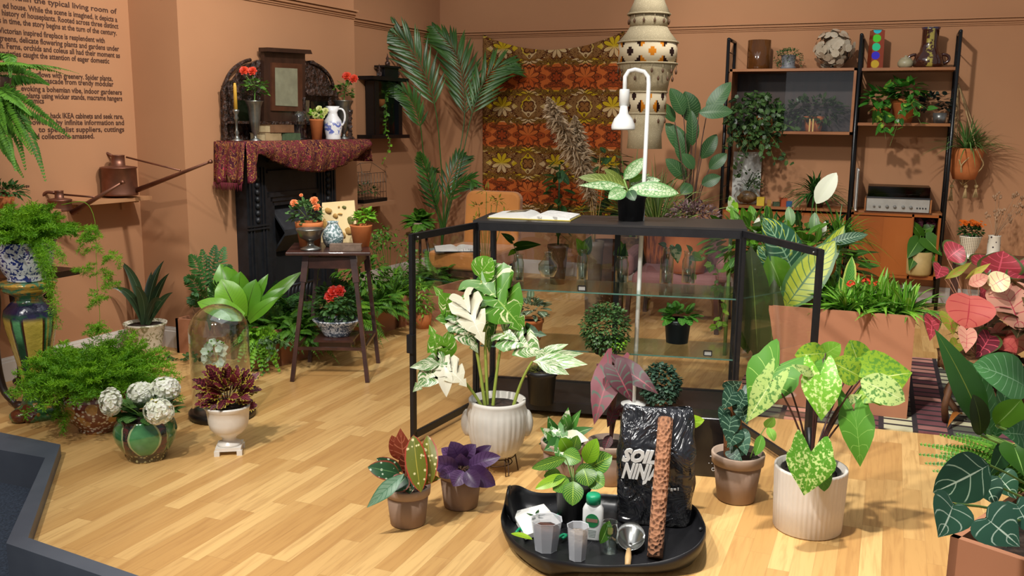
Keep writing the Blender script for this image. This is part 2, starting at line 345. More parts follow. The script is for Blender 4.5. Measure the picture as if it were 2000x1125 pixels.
def leafm(name, c1, c2=None, vein=None, nv=0, vw=.12, vf=.5, mid=.04, midc=None, var=None, vs=9, vt=(.5, .56), edge=None, ew=.86, spots=None, ss=18, rough=.42, tr=.22, net=None, center=None, back=None, vuv=False):
    g = N(name); c1 = S(c1); c2 = S(c2) if c2 else tuple(x*.55 for x in c1)
    at = g.n('ShaderNodeAttribute'); at.attribute_name = 'rnd'; rn = at.outputs['Fac']
    uv = g.n('ShaderNodeUVMap'); uv.uv_map = 'UVMap'; x = g.xyz(uv.outputs[0]); u, v = x[0], x[1]
    av = g.mt('ABSOLUTE', g.mt('SUBTRACT', g.mt('MULTIPLY', v, 2.), 1.))
    col = g.mix(g.stp(g.mt('ADD', g.mt('MULTIPLY', rn, .75), g.mt('MULTIPLY', g.noise(14), .25)), .1, .9), c2, c1)
    if center: col = g.mix(g.stp(av, .75, .2), col, S(center))
    if var:
        ph = g.mt('MULTIPLY', rn, 9.)
        src = g.co()
        if vuv: cu = g.n('ShaderNodeCombineXYZ'); g.lk(g.mt('SUBTRACT', g.mt('MULTIPLY', u, 3.), g.mt('MULTIPLY', av, 1.3)), cu.inputs[0]); g.lk(g.mt('MULTIPLY', v, .55), cu.inputs[1]); src = cu.outputs[0]
        ad = g.n('ShaderNodeVectorMath', operation='ADD'); g.lk(src, ad.inputs[0]); cb = g.n('ShaderNodeCombineXYZ'); g.lk(ph, cb.inputs[0]); g.lk(cb.outputs[0], ad.inputs[1])
        col = g.mix(g.stp(g.noise(vs, ad.outputs[0], 3, rough=.6), *vt), col, S(var))
    if nv:
        p = g.mt('FRACT', g.mt('SUBTRACT', g.mt('MULTIPLY', u, float(nv)), g.mt('MULTIPLY', av, nv*vf*.35)))
        f = g.stp(g.mt('ABSOLUTE', g.mt('SUBTRACT', p, .5)), vw, vw*.35)
        col = g.mix(g.mt('MULTIPLY', f, g.stp(av, .97, .8)), col, S(vein))
    if net: col = g.mix(g.stp(g.vor(net[0], feature='DISTANCE_TO_EDGE'), net[1], net[1]*.3), col, S(vein))
    if spots: col = g.mix(g.stp(g.vor(ss), .3, .22), col, S(spots))
    if edge: col = g.mix(g.stp(g.mt('ADD', av, g.mt('MULTIPLY', g.noise(30), .2)), ew+.05, ew+.16), col, S(edge))
    if vein or midc: col = g.mix(g.stp(av, mid, mid*.5), col, S(midc or vein))
    if back: 
        ge = g.n('ShaderNodeNewGeometry'); col = g.mix(ge.outputs['Backfacing'], col, S(back))
    m = g.fin(col, rough, 0, .45)
    if tr:
        tl = g.n('ShaderNodeBsdfTranslucent'); g.lk(col, tl.inputs[0]); mx = g.n('ShaderNodeMixShader'); mx.inputs[0].default_value = tr
        g.lk(g.b.outputs[0], mx.inputs[1]); g.lk(tl.outputs[0], mx.inputs[2]); g.lk(mx.outputs[0], g.out.inputs[0])
    return m
def text(s, loc, xdir, ydir, size, mat, parent, name='lettering', align='LEFT', extrude=.0004, bold=0., shear=0., spacing=1., width=None):
    cu = bpy.data.curves.new('t', 'FONT'); cu.body = s; cu.size = size; cu.align_x = align; cu.extrude = extrude; cu.offset = bold; cu.shear = shear; cu.space_line = spacing; cu.resolution_u = 2
    tmp = bpy.data.objects.new('t', cu); C.objects.link(tmp); dg = bpy.context.evaluated_depsgraph_get(); dg.update()
    me = bpy.data.meshes.new_from_object(tmp.evaluated_get(dg)); bpy.data.objects.remove(tmp); bpy.data.curves.remove(cu)
    x, y = nz(xdir), nz(ydir); z = np.cross(x, y); sx = 1.
    if width:
        xs = [v.co.x for v in me.vertices]; sx = width/(max(xs)-min(xs))
    org = np.array(ORG.get(parent.name, (0, 0, 0)))
    for v in me.vertices: v.co = Vector(np.array(loc)+x*v.co.x*sx+y*v.co.y+z*v.co.z-org)
    me.materials.clear(); me.materials.append(mat)
    for p in me.polygons: p.material_index = 0
    o = bpy.data.objects.new(name, me); C.objects.link(o); o.parent = parent; return o
# common materials
GREEN = leafm('leaf_green', '588a20', '2f5a14', vein='8fb860', mid=.05)
DGREEN = leafm('leaf_dark_green', '2f5a26', '173a18', vein='6f9a60', mid=.05)
LGREEN = leafm('leaf_bright_green', '7eb228', '50881a', vein='a9d070', mid=.05)
FERN = leafm('fern_green', '629628', '356619', rough=.55)
DFERN = leafm('fern_dark', '3c6e2c', '1f4a1a', rough=.55)
ASP = leafm('asparagus_green', '8cc220', '558f18', rough=.6, tr=.35)
STEM = pm('stem_green', '7a9a4a', .5, '5a7a30')
BSTEM = pm('stem_brown', '5a3a26', .6, '3a2418')
SOIL = pm('soil', '3b2a1e', .95, '1c130d', 60, .25, .8)
TERRA = pm('terracotta', 'c4743c', .8, 'a85a2a', 9, .3, .15)
GREYPOT = pm('taupe_clay', '9a8170', .75, '86705f', 6, .3, .12)
GREYRIM = pm('taupe_clay_rim', 'a8927f', .8, '968070', 8, .3, .12)
BLKPLA = pm('black_plastic', '1b1c1f', .45, '121214', 10)
BLKMET = pm('black_metal', '222226', .42, '1a1a1d', 20, metal=.3)
CREAM = pm('cream_ceramic', 'ddd5c4', .35, 'c9c0ab', 20)
WHITE = pm('white_ceramic', 'e8e4dc', .3, 'd8d2c8', 12)
DWOOD = pm('dark_wood', '3c2419', .4, '22130c', 14, .3, .2, coat=.2, stretch=(1, 1, .15))
MWOOD = pm('teak', '9c6232', .4, '7c451c', 8, .3, .1, stretch=(.25, 1, 1))
GLASS = glassm('clear_glass'); BOTG = glassm('bottle_glass', mixf=1.9, ior=2.2, clear=(.9, .94, .92))
# ================================================================ SETTING
g = N('wood_planks'); c = g.co(); x = g.xyz(c)
PWD = .068
sx = g.mt('DIVIDE', g.mt('ADD', x[0], g.mt('MULTIPLY', x[1], -.012)), PWD); ix = g.mt('FLOOR', sx); fx = g.mt('FRACT', sx)
wn = g.n('ShaderNodeTexWhiteNoise', noise_dimensions='1D'); g.lk(ix, wn.inputs['W'])
sy = g.mt('ADD', g.mt('DIVIDE', x[1], .48), g.mt('MULTIPLY', wn.outputs['Value'], 7.)); iy = g.mt('FLOOR', sy); fy = g.mt('FRACT', sy)
cb = g.n('ShaderNodeCombineXYZ'); g.lk(ix, cb.inputs[0]); g.lk(iy, cb.inputs[1]); w2 = g.n('ShaderNodeTexWhiteNoise', noise_dimensions='2D'); g.lk(cb.outputs[0], w2.inputs['Vector'])
tone = w2.outputs['Value']
gr = g.n('ShaderNodeMapping'); g.lk(c, gr.inputs[0]); gr.inputs[3].default_value = (26, 1.6, 1); ad = g.n('ShaderNodeVectorMath', operation='ADD'); g.lk(gr.outputs[0], ad.inputs[0]); g.lk(w2.outputs['Color'], ad.inputs[1])
grain = g.noise(2.2, ad.outputs[0], 5, dist=.6)
col = g.mix(g.stp(tone, .1, .95), S('c4965a'), S('dfb676'))
col = g.mix(g.mt('MULTIPLY', g.stp(grain, .42, .75), .55), col, S('a67743'))
seam = g.mt('MAXIMUM', g.stp(g.mt('ABSOLUTE', g.mt('SUBTRACT', fx, .5)), .485, .5), g.stp(g.mt('ABSOLUTE', g.mt('SUBTRACT', fy, .5)), .497, .5))
col = g.mix(g.mt('MULTIPLY', seam, .35), col, S('6b4420'))
FLOORM = g.fin(col, g.mt('ADD', g.mt('MULTIPLY', grain, .18), .3), 0, .45)
m = M()
sA, sB, sC, sD = onZ(-60, 832, .05), onZ(114, 870, .05), onZ(52, 1052, .05), onZ(420, 1176, .05)
m.prism([(-4.6, 9), (-4.6, sA[1]), (sA[0], sA[1]), (sB[0], sB[1]), (sC[0], sC[1]), (sD[0], sD[1]), (-1.2,1.0), (3.2, 1.2), (3.2, 9)], -.06, 0)
struct(m, 'floor', FLOORM)
g = N('wall_paint'); CLAY = g.fin(g.mix(g.stp(g.noise(1.2), .3, .7), S('aa7a57'), S('af7f5b')), .85, 0, .25); g.bump(g.noise(160), .04, .002)
LINT = None
WHT = pm('white_gloss_paint', 'd9d2ca', .45, 'cfc7be', 5)
m = M(); m.box((-.5, 8.15, 1.6), (9, .2, 3.6)); struct(m, 'wall_back', CLAY)
m = M(); a, b = wl(-6, 0, 0), wl(3.7, 0, 0); m.prism([a[:2], b[:2], (b-WN*.2)[:2], (a-WN*.2)[:2]], -.2, 3.4); WL = struct(m, 'wall_left', CLAY)
m = M(); m.prism([wl(-.03, -.05, 0)[:2], wl(-.005, .368, 0)[:2], wl(1.735, .368, 0)[:2], wl(1.735, -.05, 0)[:2]], -.02, 3.4); struct(m, 'wall_fireplace', CLAY)
# picture rails (moulded)
def rail(name, a, b, nrm, z):
    m = M()
    for dz, h, o in ((0, .018, .030), (.018, .012, .045), (-.016, .016, .016), (-.03, .012, .008)):
        p, q = np.array(a)+np.array(nrm)*o/2, np.array(b)+np.array(nrm)*o/2
        m.bar(V3(p[0], p[1], z+dz), V3(q[0], q[1], z+dz), o, h)
    struct(m, name, CLAY)
rail('trim_1', (-3.93, 8.05, 0), (3.2, 8.05, 0), (0, -1, 0), 2.205)
a, b = wl(1.735, 0, 0), wl(3.6, 0, 0); rail('trim_2', a, b, WN, 2.205)
a, b = wl(-.05, .368, 0), wl(1.735, .368, 0); rail('trim_3', a, b, WN, 2.185)
def skirt(name, a, b, nrm):
    m = M(); a, b, nrm = np.array(a), np.array(b), np.array(nrm)
    for z, h, t in ((.052, .104, .018), (.112, .016, .013), (.124, .01, .008)): m.bar(a+nrm*t/2+V3(0, 0, z), b+nrm*t/2+V3(0, 0, z), t, h)
    struct(m, name, WHT)
skirt('baseboard_left', wl(-5.5, 0, 0), wl(-.02, 0, 0), WN)
skirt('baseboard_fireplace', wl(-.03, .0, 0), wl(-.01, .38, 0), -WD)
skirt('baseboard_alcove', wl(1.735, 0, 0), wl(3.6, 0, 0), WN)
skirt('baseboard_back', (-3.9, 8.05, 0), (3.2, 8.05, 0), (0, -1, 0))
# stage edging and the carpet beyond it
CARP = pm('carpet_blue_grey', '3c4757', 1, '232b37', 140, .22, .6); 
m = M(); m.box((-3.0, 1.6, -.12), (5, 3.4, .05)); struct(m, 'floor_carpet', CARP)
EDGE = pm('edging_grey', '565c66', .45, '474d58', 4, .3)
eF = [onZ(-60, 832, .05), onZ(118, 868, .05), onZ(55, 1050, .05), onZ(420, 1176, .05)]
eC = [onZ(-60, 868, .05), onZ(88, 894, .05), onZ(12, 1061, .05), onZ(360, 1180, .05)]
for i in range(3):
    m = M(); m.prism([eF[i][:2], eF[i+1][:2], eC[i+1][:2], eC[i][:2]], -.12, .05); struct(m, 'trim_%d' % (4+i), EDGE)
m = M(); q = [V3(*onZ(x, y, .05)[:2], -.093) for x, y in ((-20, 1045), (12, 1061), (360, 1180))]; m.tube([q[1]+V3(-.006, -.006, 0), q[2]+V3(-.006, -.006, 0)], .004, n=6)
struct(m, 'trim_7', WHT)
# wall lettering
INK = pm('lettering_ink', '4a2a1c', .7)
LN = [(-8, 228, 27, 'set within the typical living room of'), (8, 229, 43, 'ed house. While the scene is imagined, it depicts a'), (6, 231, 56, 'history of houseplants. Rooted across three distinct'), (0, 228, 69, 's in time, the story begins at the turn of the century.'),
      (0, 205, 84, 'Victorian inspired fireplace is resplendent with'), (0, 233, 100, 'greens, delicate flowering plants and gardens under'), (2, 234, 113, 'h. Ferns, orchids and coleus all had their moment as'), (2, 214, 124, 'varieties caught the attention of eager domestic'), (6, 34, 124, 'mers.'),
      (32, 220, 158, 'area overflows with greenery. Spider plants,'), (28, 222, 169, 'and ivy can cascade from trendy modular'), (42, 238, 185, 'evoking a bohemian vibe, indoor gardeners'), (34, 239, 197, 'ger plants using wicker stands, macrame hangers'), (36, 86, 202, 'd ceramics'),
      (54, 241, 232, 't parents hack IKEA cabinets and seek rare,'), (56, 242, 244, 'powered by infinite information and'), (76, 243, 257, 'to specialist suppliers, cuttings'), (64, 184, 270, 'nd collections amassed.')]
allm = None
zz = []
for i, (x0, x1, y1, s) in enumerate(LN):
    p1 = onW(x1, y1, .002)
    p0 = onW(x0, y1, .002); z = p1[2]; L = float((p1-p0)@WD)
    text(s, V3(p0[0], p0[1], z), WD, (0, 0, 1), .042, INK, WL, 'wall_lettering', width=L, bold=.0006)
p0, p1 = onW(4, 367, .002), onW(58, 365, .002); m = M(); L_ = float((p1-p0)@WD)
for i in range(14): m.bar(p0+WD*L_*(i+.15)/14, p0+WD*L_*(i+.8)/14, .002, .009+.004*(i % 3 == 0))
m.build('wall_lettering', INK, WL)
# ================================================================ LEFT: wall shelves, pedestal, ferns
COPPER = pm('aged_copper', '8c5f4c', .42, '6d4636', 10, .3, .1, metal=.75)
TIMB = pm('pale_timber', 'b08058', .6, '986a44', 10, stretch=(1, .2, 1))
def wallshelf(x0, x1, y, dp, label, th=.022):
    p, q = onW(x0, y, dp), onW(x1, y, dp); s0, s1 = (p-W0)@WD, (q-W0)@WD; z = (p[2]+q[2])/2
    T = thing('bracket_shelf', label, 'shelf', wl((s0+s1)/2, 0, z-th)); m = M()
    m.bar(wl(s0, dp/2, z-th/2), wl(s1, dp/2, z-th/2), dp, th); m.build('board', TIMB, T)
    for s in (s0+.08, s1-.08):
        m = M(); m.bar(wl(s, .008, z-th-.06), wl(s, .008, z-th), .02, .012, up=WN); m.bar(wl(s, 0, z-th-.006), wl(s, dp*.8, z-th-.006), .02, .01); m.build('bracket', TIMB, T)
    return z
zs = wallshelf(168, 297, 388, .17, 'narrow timber shelf on the left wall carrying the larger copper watering can')
def can(px, by, off, w, h, nh, spout, brace, hand, label, sd=-.42):
    p = onW(px, by, off); k = K(p); T = thing('watering_can', label, 'watering can', p, None); r = w*k/2
    q = lambda x, y, d=0: PX(x, y, p, d)
    m = M(); m.lathe(p, [(0, 0), (r*.97, 0), (r, .004), (r*.98, .012), (r*.96, h*k-.008), (r*1.02, h*k-.004), (r*1.02, h*k), (r*.9, h*k+.004), (r*.38, h*k+.01), (r*.36, h*k+nh*k), (r*.4, h*k+nh*k+.004), (r*.33, h*k+nh*k+.004), (r*.3, h*k+.03)], 40); m.build('body', COPPER, T)
    m = M(); m.tube([q(*spout[0]), q(*spout[1], sd)], .016, .007, 12); e = q(*spout[1], sd); d = nz(e-q(*spout[0])); m.tube([e, e+d*.02], .008, .012, 12); m.build('spout', COPPER, T)
    m = M(); m.tube([q(*brace[0]), q(*brace[1], sd*.6)], .0055, .005, 8); m.build('brace', COPPER, T)
    m = M(); m.tube(cat([q(*a) for a in hand], 18), .009, .007, 8); m.build('handle', COPPER, T); return T
can(235, 381, .09, 67, 54, 22, [(266, 372), (408, 317)], [(247, 307), (352, 333)], [(222, 306), (198, 296), (180, 306), (182, 326), (202, 337)], 'copper watering can with a very long spout on the upper wall shelf')
wallshelf(-60, 120, 416, .16, 'timber shelf behind the asparagus fern on the left wall, under the smaller copper can')
can(118, 412, .09, 44, 22, 16, [(140, 416), (236, 358)], [(124, 380), (196, 386)], [(108, 377), (90, 376), (80, 388), (84, 402), (98, 406)], 'small copper watering can half hidden behind the asparagus fern on the pedestal', -.05)
zz = wallshelf(-60, 20, 512, .2, 'lowest timber shelf at the left edge, holding a terracotta saucer')
p = onW(2, 506, .1); p[2] = zz; m = M(); m.lathe(p, [(0, 0), (.04, 0), (.055, .028), (.05, .028), (.038, .006), (0, .006)], 24); single(m, 'plant_saucer', TERRA, 'small terracotta saucer on the lowest wall shelf by the left edge', 'saucer', p)
# --- hanging fern entering from the left
p = onW(-45, 150, .75); k = K(p)
T = thing('hanging_fern', 'feathery boston fern hanging into view at the upper left edge', 'fern', p); m = M()
m.lathe(p, [(0, -.16), (.09, -.15), (.14, -.06), (.15, 0), (.14, 0), (.12, -.03), (0, -.03)], 28); m.build('basket', BSTEM, T)
m = M()
for i, (mx, my, ex, ey, d) in enumerate([(30, 60, 20, 150, -.1), (40, 130, 95, 165, 0), (10, 170, 60, 225, -.15), (40, 190, 138, 268, -.1), (50, 200, 88, 352, -.05), (10, 200, 62, 300, -.2), (0, 210, 30, 332, -.1), (-10, 180, 14, 260, -.25), (20, 150, 60, 240, .05), (-20, 240, 45, 345, 0), (0, 120, 40, 200, .1), (10, 200, 75, 270, .1), (-10, 130, 20, 210, .0), (20, 180, 50, 330, -.1), (-10, 200, 10, 300, 0)]):
    frondp(m, bez(p, PX(mx, my, p, d/2), PX(ex, ey, p, d), 12), .06, 44, .014, i, .2, .0016, start=.05, fwd=.25, side=TOCAM if i % 2 else None, tip=.15)
for i in range(10): frond(m, p, V3(math.cos(i*.7+2), math.sin(i*.7+2), .5), .45, .4, .055, 36, .013, 40+i)
m.build('foliage', FERN, T)
for i in range(3):
    m = M(); a = i*2.1; m.tube([p+V3(.14*math.cos(a), .14*math.sin(a), 0), p+V3(0, 0, .5), p+V3(0, 0, 1.4)], .0015, n=4); m.build('chain', BLKMET, T)
# small dark fern on the shelf behind
p = onW(10, 408, .09); T = thing('potted_fern', 'little dark fern on the wall shelf beside the small copper can', 'fern', p); m = M(); m.lathe(p, [(0, 0), (.035, 0), (.05, .06), (.045, .06), (.04, .05), (0, .05)], 20); m.build('pot', TERRA, T)
m = M(); bush(m, p+V3(0, 0, .08), (.12, .09, .05), 220, .035, .016, 3); m.build('foliage', DFERN, T)
# --- majolica pedestal
p = onZ(76, 812); k = K(p); H_ = k
g = N('majolica_glaze'); u = g.xyz(g.n('ShaderNodeUVMap').outputs[0])
fu = g.mt('ABSOLUTE', g.mt('SUBTRACT', g.mt('FRACT', g.mt('MULTIPLY', u[0], 5.)), .5)); z = g.xyz(g.co())[2]
nz_ = g.noise(22, det=4); col = g.mix(g.stp(fu, .31, .29), S('2b4a2c'), S('cdb04c')); col = g.mix(g.stp(g.mt('ABSOLUTE', g.mt('SUBTRACT', fu, .31)), .035, .02), col, S('4a2010'))
mid_ = g.mt('MULTIPLY', g.stp(z, .16, .2), g.stp(z, .5, .47)); zig = g.mix(g.stp(nz_, .45, .52), S('241c4a'), S('1f4a34')); col = g.mix(mid_, zig, col)
leafp = g.mt('MULTIPLY', g.stp(fu, .36, .4), g.stp(z, .36, .42)); col = g.mix(g.mt('MULTIPLY', leafp, mid_), col, S('5e9a64'))
bs = g.mix(g.stp(g.vor(26), .35, .2), S('3d6a3c'), S('b8873a')); bs = g.mix(g.stp(g.vor(14, out='Color'), .6, .4), bs, S('5a2412')); col = g.mix(g.stp(z, .1, .07), col, bs)
tp = g.mix(g.stp(g.noise(30), .45, .55), S('4f8a60'), S('c2953e')); col = g.mix(g.stp(z, .555, .575), col, tp); col = g.mix(g.mt('MULTIPLY', g.stp(z, .5, .52), g.stp(z, .56, .545)), col, S('1d1838'))
g.bump(nz_, .4, .02); MAJ = g.fin(col, .16, 0, .6, .4)
T = thing('majolica_pedestal', 'tall glazed pedestal with yellow panels and dark blue ground at the left wall', 'pedestal', p)
prof = [(0, 0), (44, 0), (47, 6), (45, 14), (38, 20), (30, 26), (27, 34), (24, 48), (22, 60), (24, 76), (30, 110), (38, 150), (45, 185), (47, 203), (44, 216), (34, 228), (25, 236), (24, 242), (30, 246), (42, 252), (47, 258), (46, 262), (51, 266), (51, 270), (44, 272), (0, 272)]
m = M(); m.lathe(p, [(a*k, b*k*.985) for a, b in prof], 60, lambda th, i, z: 1+(.035*math.cos(5*th) if 60*k < z < 225*k else 0)+(.06*math.cos(6*th) if z < 22*k else 0)); m.build('column', MAJ, T)
m = M()
for i in range(40): a = i*math.pi/20; m.ball(p+V3(49*k*math.cos(a), 49*k*math.sin(a), 268*k*.985), .007, 6)
m.build('beaded_rim', pm('bead_glaze', 'c9a24a', .25), T)
for i in range(3):
    a = i*2.09-1.2-YAW; m = M(); m.ball(p+V3(42*k*math.cos(a), 42*k*math.sin(a), 12*k), 18*k, 14, (1.1, 1, .75)); m.build('foot', MAJ, T)
# --- blue and white jardiniere on it
pt = p+V3(0, 0, 272*k*.985+.002); g = N('blue_white_china'); vv = g.vor(26, g.co(scale=(1, 1, 1.3)), feature='F1'); wv = g.noise(24, det=3, dist=2.2)
mk = g.mt('MAXIMUM', g.stp(wv, .53, .56), g.stp(vv, .26, .2)); BWC = g.fin(g.mix(mk, S('dfe2e6'), S('26357e')), .15, 0, .6, .5)
T = thing('asparagus_fern', 'bright asparagus fern in a blue and white jardiniere on the tall pedestal', 'potted plant', pt); k2 = K(pt)
m = M(); m.lathe(pt, [(a*k2, b*k2) for a, b in [(0, 0), (34, 0), (36, 3), (34, 6), (42, 18), (49, 36), (52, 56), (53, 68), (57, 74), (57, 78), (52, 78), (49, 66), (0, 64)]], 44); m.build('pot', BWC, T)
m = M(); m.lathe(pt, [(49*k2, 65*k2), (0, 66*k2)], 24); m.build('soil', SOIL, T)
m = M(); rn = random.Random(5); b = pt+V3(0, 0, 70*k2)
for i in range(120):
    a = rn.uniform(0, 6.28); el = rn.uniform(.55, 1.4); asparagus(m, b+V3(math.cos(a), math.sin(a), 0)*.04, (math.cos(a)*math.cos(el), math.sin(a)*math.cos(el), math.sin(el)), rn.uniform(.18, .29), rn.uniform(.2, .45), i, 26, .055, 7, .0034)
for ex, ey, d in [(95, 560, -.2), (100, 525, -.2), (110, 600, -.18), (112, 640, -.16), (118, 500, -.15)]:
    e = PX(ex, ey, b, d); 
    q = bez(b, V3(*(b*.35+e*.65)[:2], b[2]+.09), e, 16)
    for j in range(len(q)-1): 
        if j > 4: asparagus(m, q[j], q[j+1]-q[j]+V3(0, 0, -.001), .06, .1, j+ex, 7, .035, 5, .0024, .01)
    m.tube(q, .0012, n=4, cap=False)
m.build('foliage', ASP, T)
m = M()      # long trailing stem
q = cat([PX(x, y, b, -.1) for x, y in ((120, 400), (165, 395), (185, 430), (188, 500), (190, 560), (195, 620), (188, 655))], 24); m.tube(q, .0014, n=4, cap=False)
for (cx_, cy_, w_, h_, n_) in [(176, 462, 22, 32, 24), (217, 500, 18, 5, 7), (163, 523, 14, 5, 6), (203, 533, 17, 4, 6), (212, 551, 12, 4, 5), (189, 582, 13, 10, 9), (190, 640, 22, 16, 12)]:
    for i in range(n_): 
        c_ = PX(cx_+rn.uniform(-.6, .6)*w_, cy_+rn.uniform(-.7, .7)*h_, b, -.1+rn.uniform(-.03, .03)); asparagus(m, c_, (rn.uniform(-1, 1), rn.uniform(-.4, .4), rn.uniform(-.5, .3)), .05, .2, i, 8, .026, 5, .0022, .009)
m.build('trailing_stem', ASP, T)
# --- dark strap plant in cream pot by the corner
p = onZ(287, 690); k = K(p); g = N('embossed_cream'); nn = g.noise(28, det=3, dist=1.2); CEMB = g.fin(g.mix(g.stp(nn, .5, .6), S('d5cfba'), S('8c8a66')), .35); g.bump(nn, .3)
T = thing('potted_cordyline', 'dark strappy plant in an embossed cream pot where the left wall meets the chimney', 'potted plant', p)
m = M(); m.lathe(p, [(a*k, b*k) for a, b in [(0, 0), (26, 0), (30, 20), (36, 52), (40, 58), (41, 62), (37, 62), (35, 55), (0, 54)]], 36); m.build('pot', CEMB, T)
m = M(); m.lathe(p, [(36*k, 56*k), (0, 57*k)], 20); m.build('soil', SOIL, T)
CORD = leafm('cordyline_leaf', '33482c', '16260f', vein='6a7a58', mid=.04, rough=.3)
for i, (x0, y0, mx, my, ex, ey, wd, d) in enumerate([(287, 615, 262, 560, 218, 563, 17, -.1), (288, 612, 275, 540, 232, 508, 18, .02), (292, 612, 292, 545, 321, 508, 16, .05), (295, 615, 305, 560, 331, 533, 16, -.02), (296, 618, 315, 580, 338, 571, 15, -.08), (289, 616, 285, 570, 262, 558, 20, -.12), (292, 616, 300, 570, 318, 590, 14, -.15), (286, 615, 280, 580, 240, 585, 13, .1), (292, 612, 290, 560, 296, 530, 16, .08)]):
    pts = bez(p+V3(0, 0, 57*k)+V3((x0-290)*k, 0, 0), PX(mx, my, p, d/2), PX(ex, ey, p, d), 12); m = M(); ww = wd*k; vs = []; uv = []; fs = []
    for j, q in enumerate(pts):
        t = j/12; tg = nz(pts[min(j+1, 12)]-pts[max(j-1, 0)]); s = nz(np.cross(tg, TOCAM+V3(0, 0, .5))); u_ = np.cross(s, tg); a = ww*(.35+.65*math.sin(math.pi*min(1, t*.9+.1)))*(1-t**6)/2
        vs += [q-s*a+u_*a*.3, q, q+s*a+u_*a*.3]; uv += [(t, 0), (t, .5), (t, 1)]
    for j in range(12): b_ = j*3; fs += [(b_, b_+3, b_+4, b_+1), (b_+1, b_+4, b_+5, b_+2)]
    m.add(vs, fs, uv, rn.random()); m.build('leaf', CORD, T)
# --- floral bowl with big asparagus fern
p = onZ(193, 838); k = K(p); g = N('imari_porcelain'); vc = g.vor(17, out='Color'); vd = g.vor(17); vf = g.vor(60); cx3 = g.xyz(vc)[0]
col = g.mix(g.stp(cx3, .45, .5), S('6e3a22'), S('5f7f96')); col = g.mix(g.stp(cx3, .68, .72), col, S('b88a4a')); col = g.mix(g.stp(vd, .5, .56), col, S('7a3c26')); col = g.mix(g.mt('MULTIPLY', g.stp(vd, .42, .5), g.stp(vf, .45, .36)), col, S('d8cfc0'))
zz2 = g.xyz(g.co())[2]; col = g.mix(g.mt('MULTIPLY', g.stp(zz2, .05, .03), g.stp(vf, .4, .3)), col, S('cfc6b6')); IMARI = g.fin(col, .18, 0, .6, .5)
T = thing('asparagus_fern', 'large feathery asparagus fern in a round flower-painted bowl on the floor', 'potted plant', p)
m = M(); m.lathe(p, [(a*k, b*k) for a, b in [(0, 0), (34, 0), (37, 4), (35, 7), (50, 22), (62, 42), (67, 60), (66, 76), (60, 88), (57, 90), (54, 84), (0, 82)]], 48); m.build('pot', IMARI, T)
m = M(); m.lathe(p, [(55*k, 84*k), (0, 86*k)], 20); m.build('soil', SOIL, T)
m = M(); b = p+V3(0, 0, 86*k)
for i in range(170):
    a = rn.uniform(0, 6.28); el = rn.uniform(.3, 1.35); asparagus(m, b+V3(math.cos(a), math.sin(a), 0)*rn.uniform(.02, .1), (math.cos(a)*math.cos(el), math.sin(a)*math.cos(el), math.sin(el)), rn.uniform(.22, .38), rn.uniform(.25, .5), i+200, 24, .06, 7, .0036)
for ex, ey in [(110, 800), (125, 830), (95, 770), (340, 770)]:
    e = PX(ex, ey, b, -.12); q = bez(b, V3(*(b*.4+e*.6)[:2], b[2]+.1), e, 14)
    for j in range(3, 14): asparagus(m, q[j], q[j+1]-q[j], .07, .1, j+ex, 8, .045, 6, .0026)
m.build('foliage', ASP, T)
# --- green glazed pot with white flowers
p = onZ(288, 893); k = K(p); g = N('green_glaze'); u = g.xyz(g.n('ShaderNodeUVMap').outputs[0]); fu = g.mt('ABSOLUTE', g.mt('SUBTRACT', g.mt('FRACT', g.mt('ADD', g.mt('MULTIPLY', u[0], 5.), .18)), .5)); z = g.xyz(g.co())[2]
arc = g.mt('SUBTRACT', fu, g.mt('MULTIPLY', g.mt('SQRT', g.mt('MAXIMUM', g.mt('SUBTRACT', 1., g.mt('POWER', g.mt('MULTIPLY', g.mt('SUBTRACT', z, .115), 12.5), 2.)), 0.)), .4))
col = g.mix(g.stp(g.noise(9), .35, .65), S('2f6a3c'), S('4f8e55')); drk = g.mix(g.stp(g.noise(35, dist=1), .45, .55), S('28312a'), S('5a3030')); col = g.mix(g.stp(arc, .0, .02), col, drk); col = g.mix(g.stp(g.mt('ABSOLUTE', arc), .035, .02), col, S('9fae7c'))
col = g.mix(g.stp(z, .05, .035), col, g.mix(g.stp(g.vor(70), .4, .3), S('3c3320'), S('a8a070'))); col = g.mix(g.stp(z, .183, .19), col, S('a9c0b0')); GGL = g.fin(col, .12, 0, .6, .6)
T = thing('potted_hydrangea', 'white-flowered plant in a squat green glazed pot on the floor', 'potted plant', p)
m = M(); m.lathe(p, [(a*k, b*k*.95) for a, b in [(0, 0), (36, 0), (38, 5), (36, 10), (46, 22), (56, 42), (59, 58), (55, 74), (49, 82), (50, 88), (46, 88), (44, 80), (0, 78)]], 60, lambda th, i, z: 1+.02*math.cos(5*th)); m.build('pot', GGL, T)
m = M(); m.lathe(p, [(45*k, 76*k), (0, 78*k)], 20); m.build('soil', SOIL, T)
HYL = leafm('hydrangea_leaf', '4c7a34', '2a5220', vein='7fa060', nv=7, vw=.1, mid=.05)
m = M(); b = p+V3(0, 0, 78*k)
for i in range(40):
    a = rn.uniform(0, 6.28); rr = rn.uniform(.02, .1); el = rn.uniform(-.2, .7); o = V3(math.cos(a)*math.cos(el), math.sin(a)*math.cos(el), math.sin(el)); q = b+V3(math.cos(a)*rr, math.sin(a)*rr, rn.uniform(0, .07)); leaf(m, q, q+o*rn.uniform(.06, .09), .055, (0, 0, 1), 'oval', .12, .1, 8, wav=.05)
m.build('foliage', HYL, T)
WPET = leafm('white_petal', 'fbfaf4', 'e8ecd4', rough=.6, tr=.3)
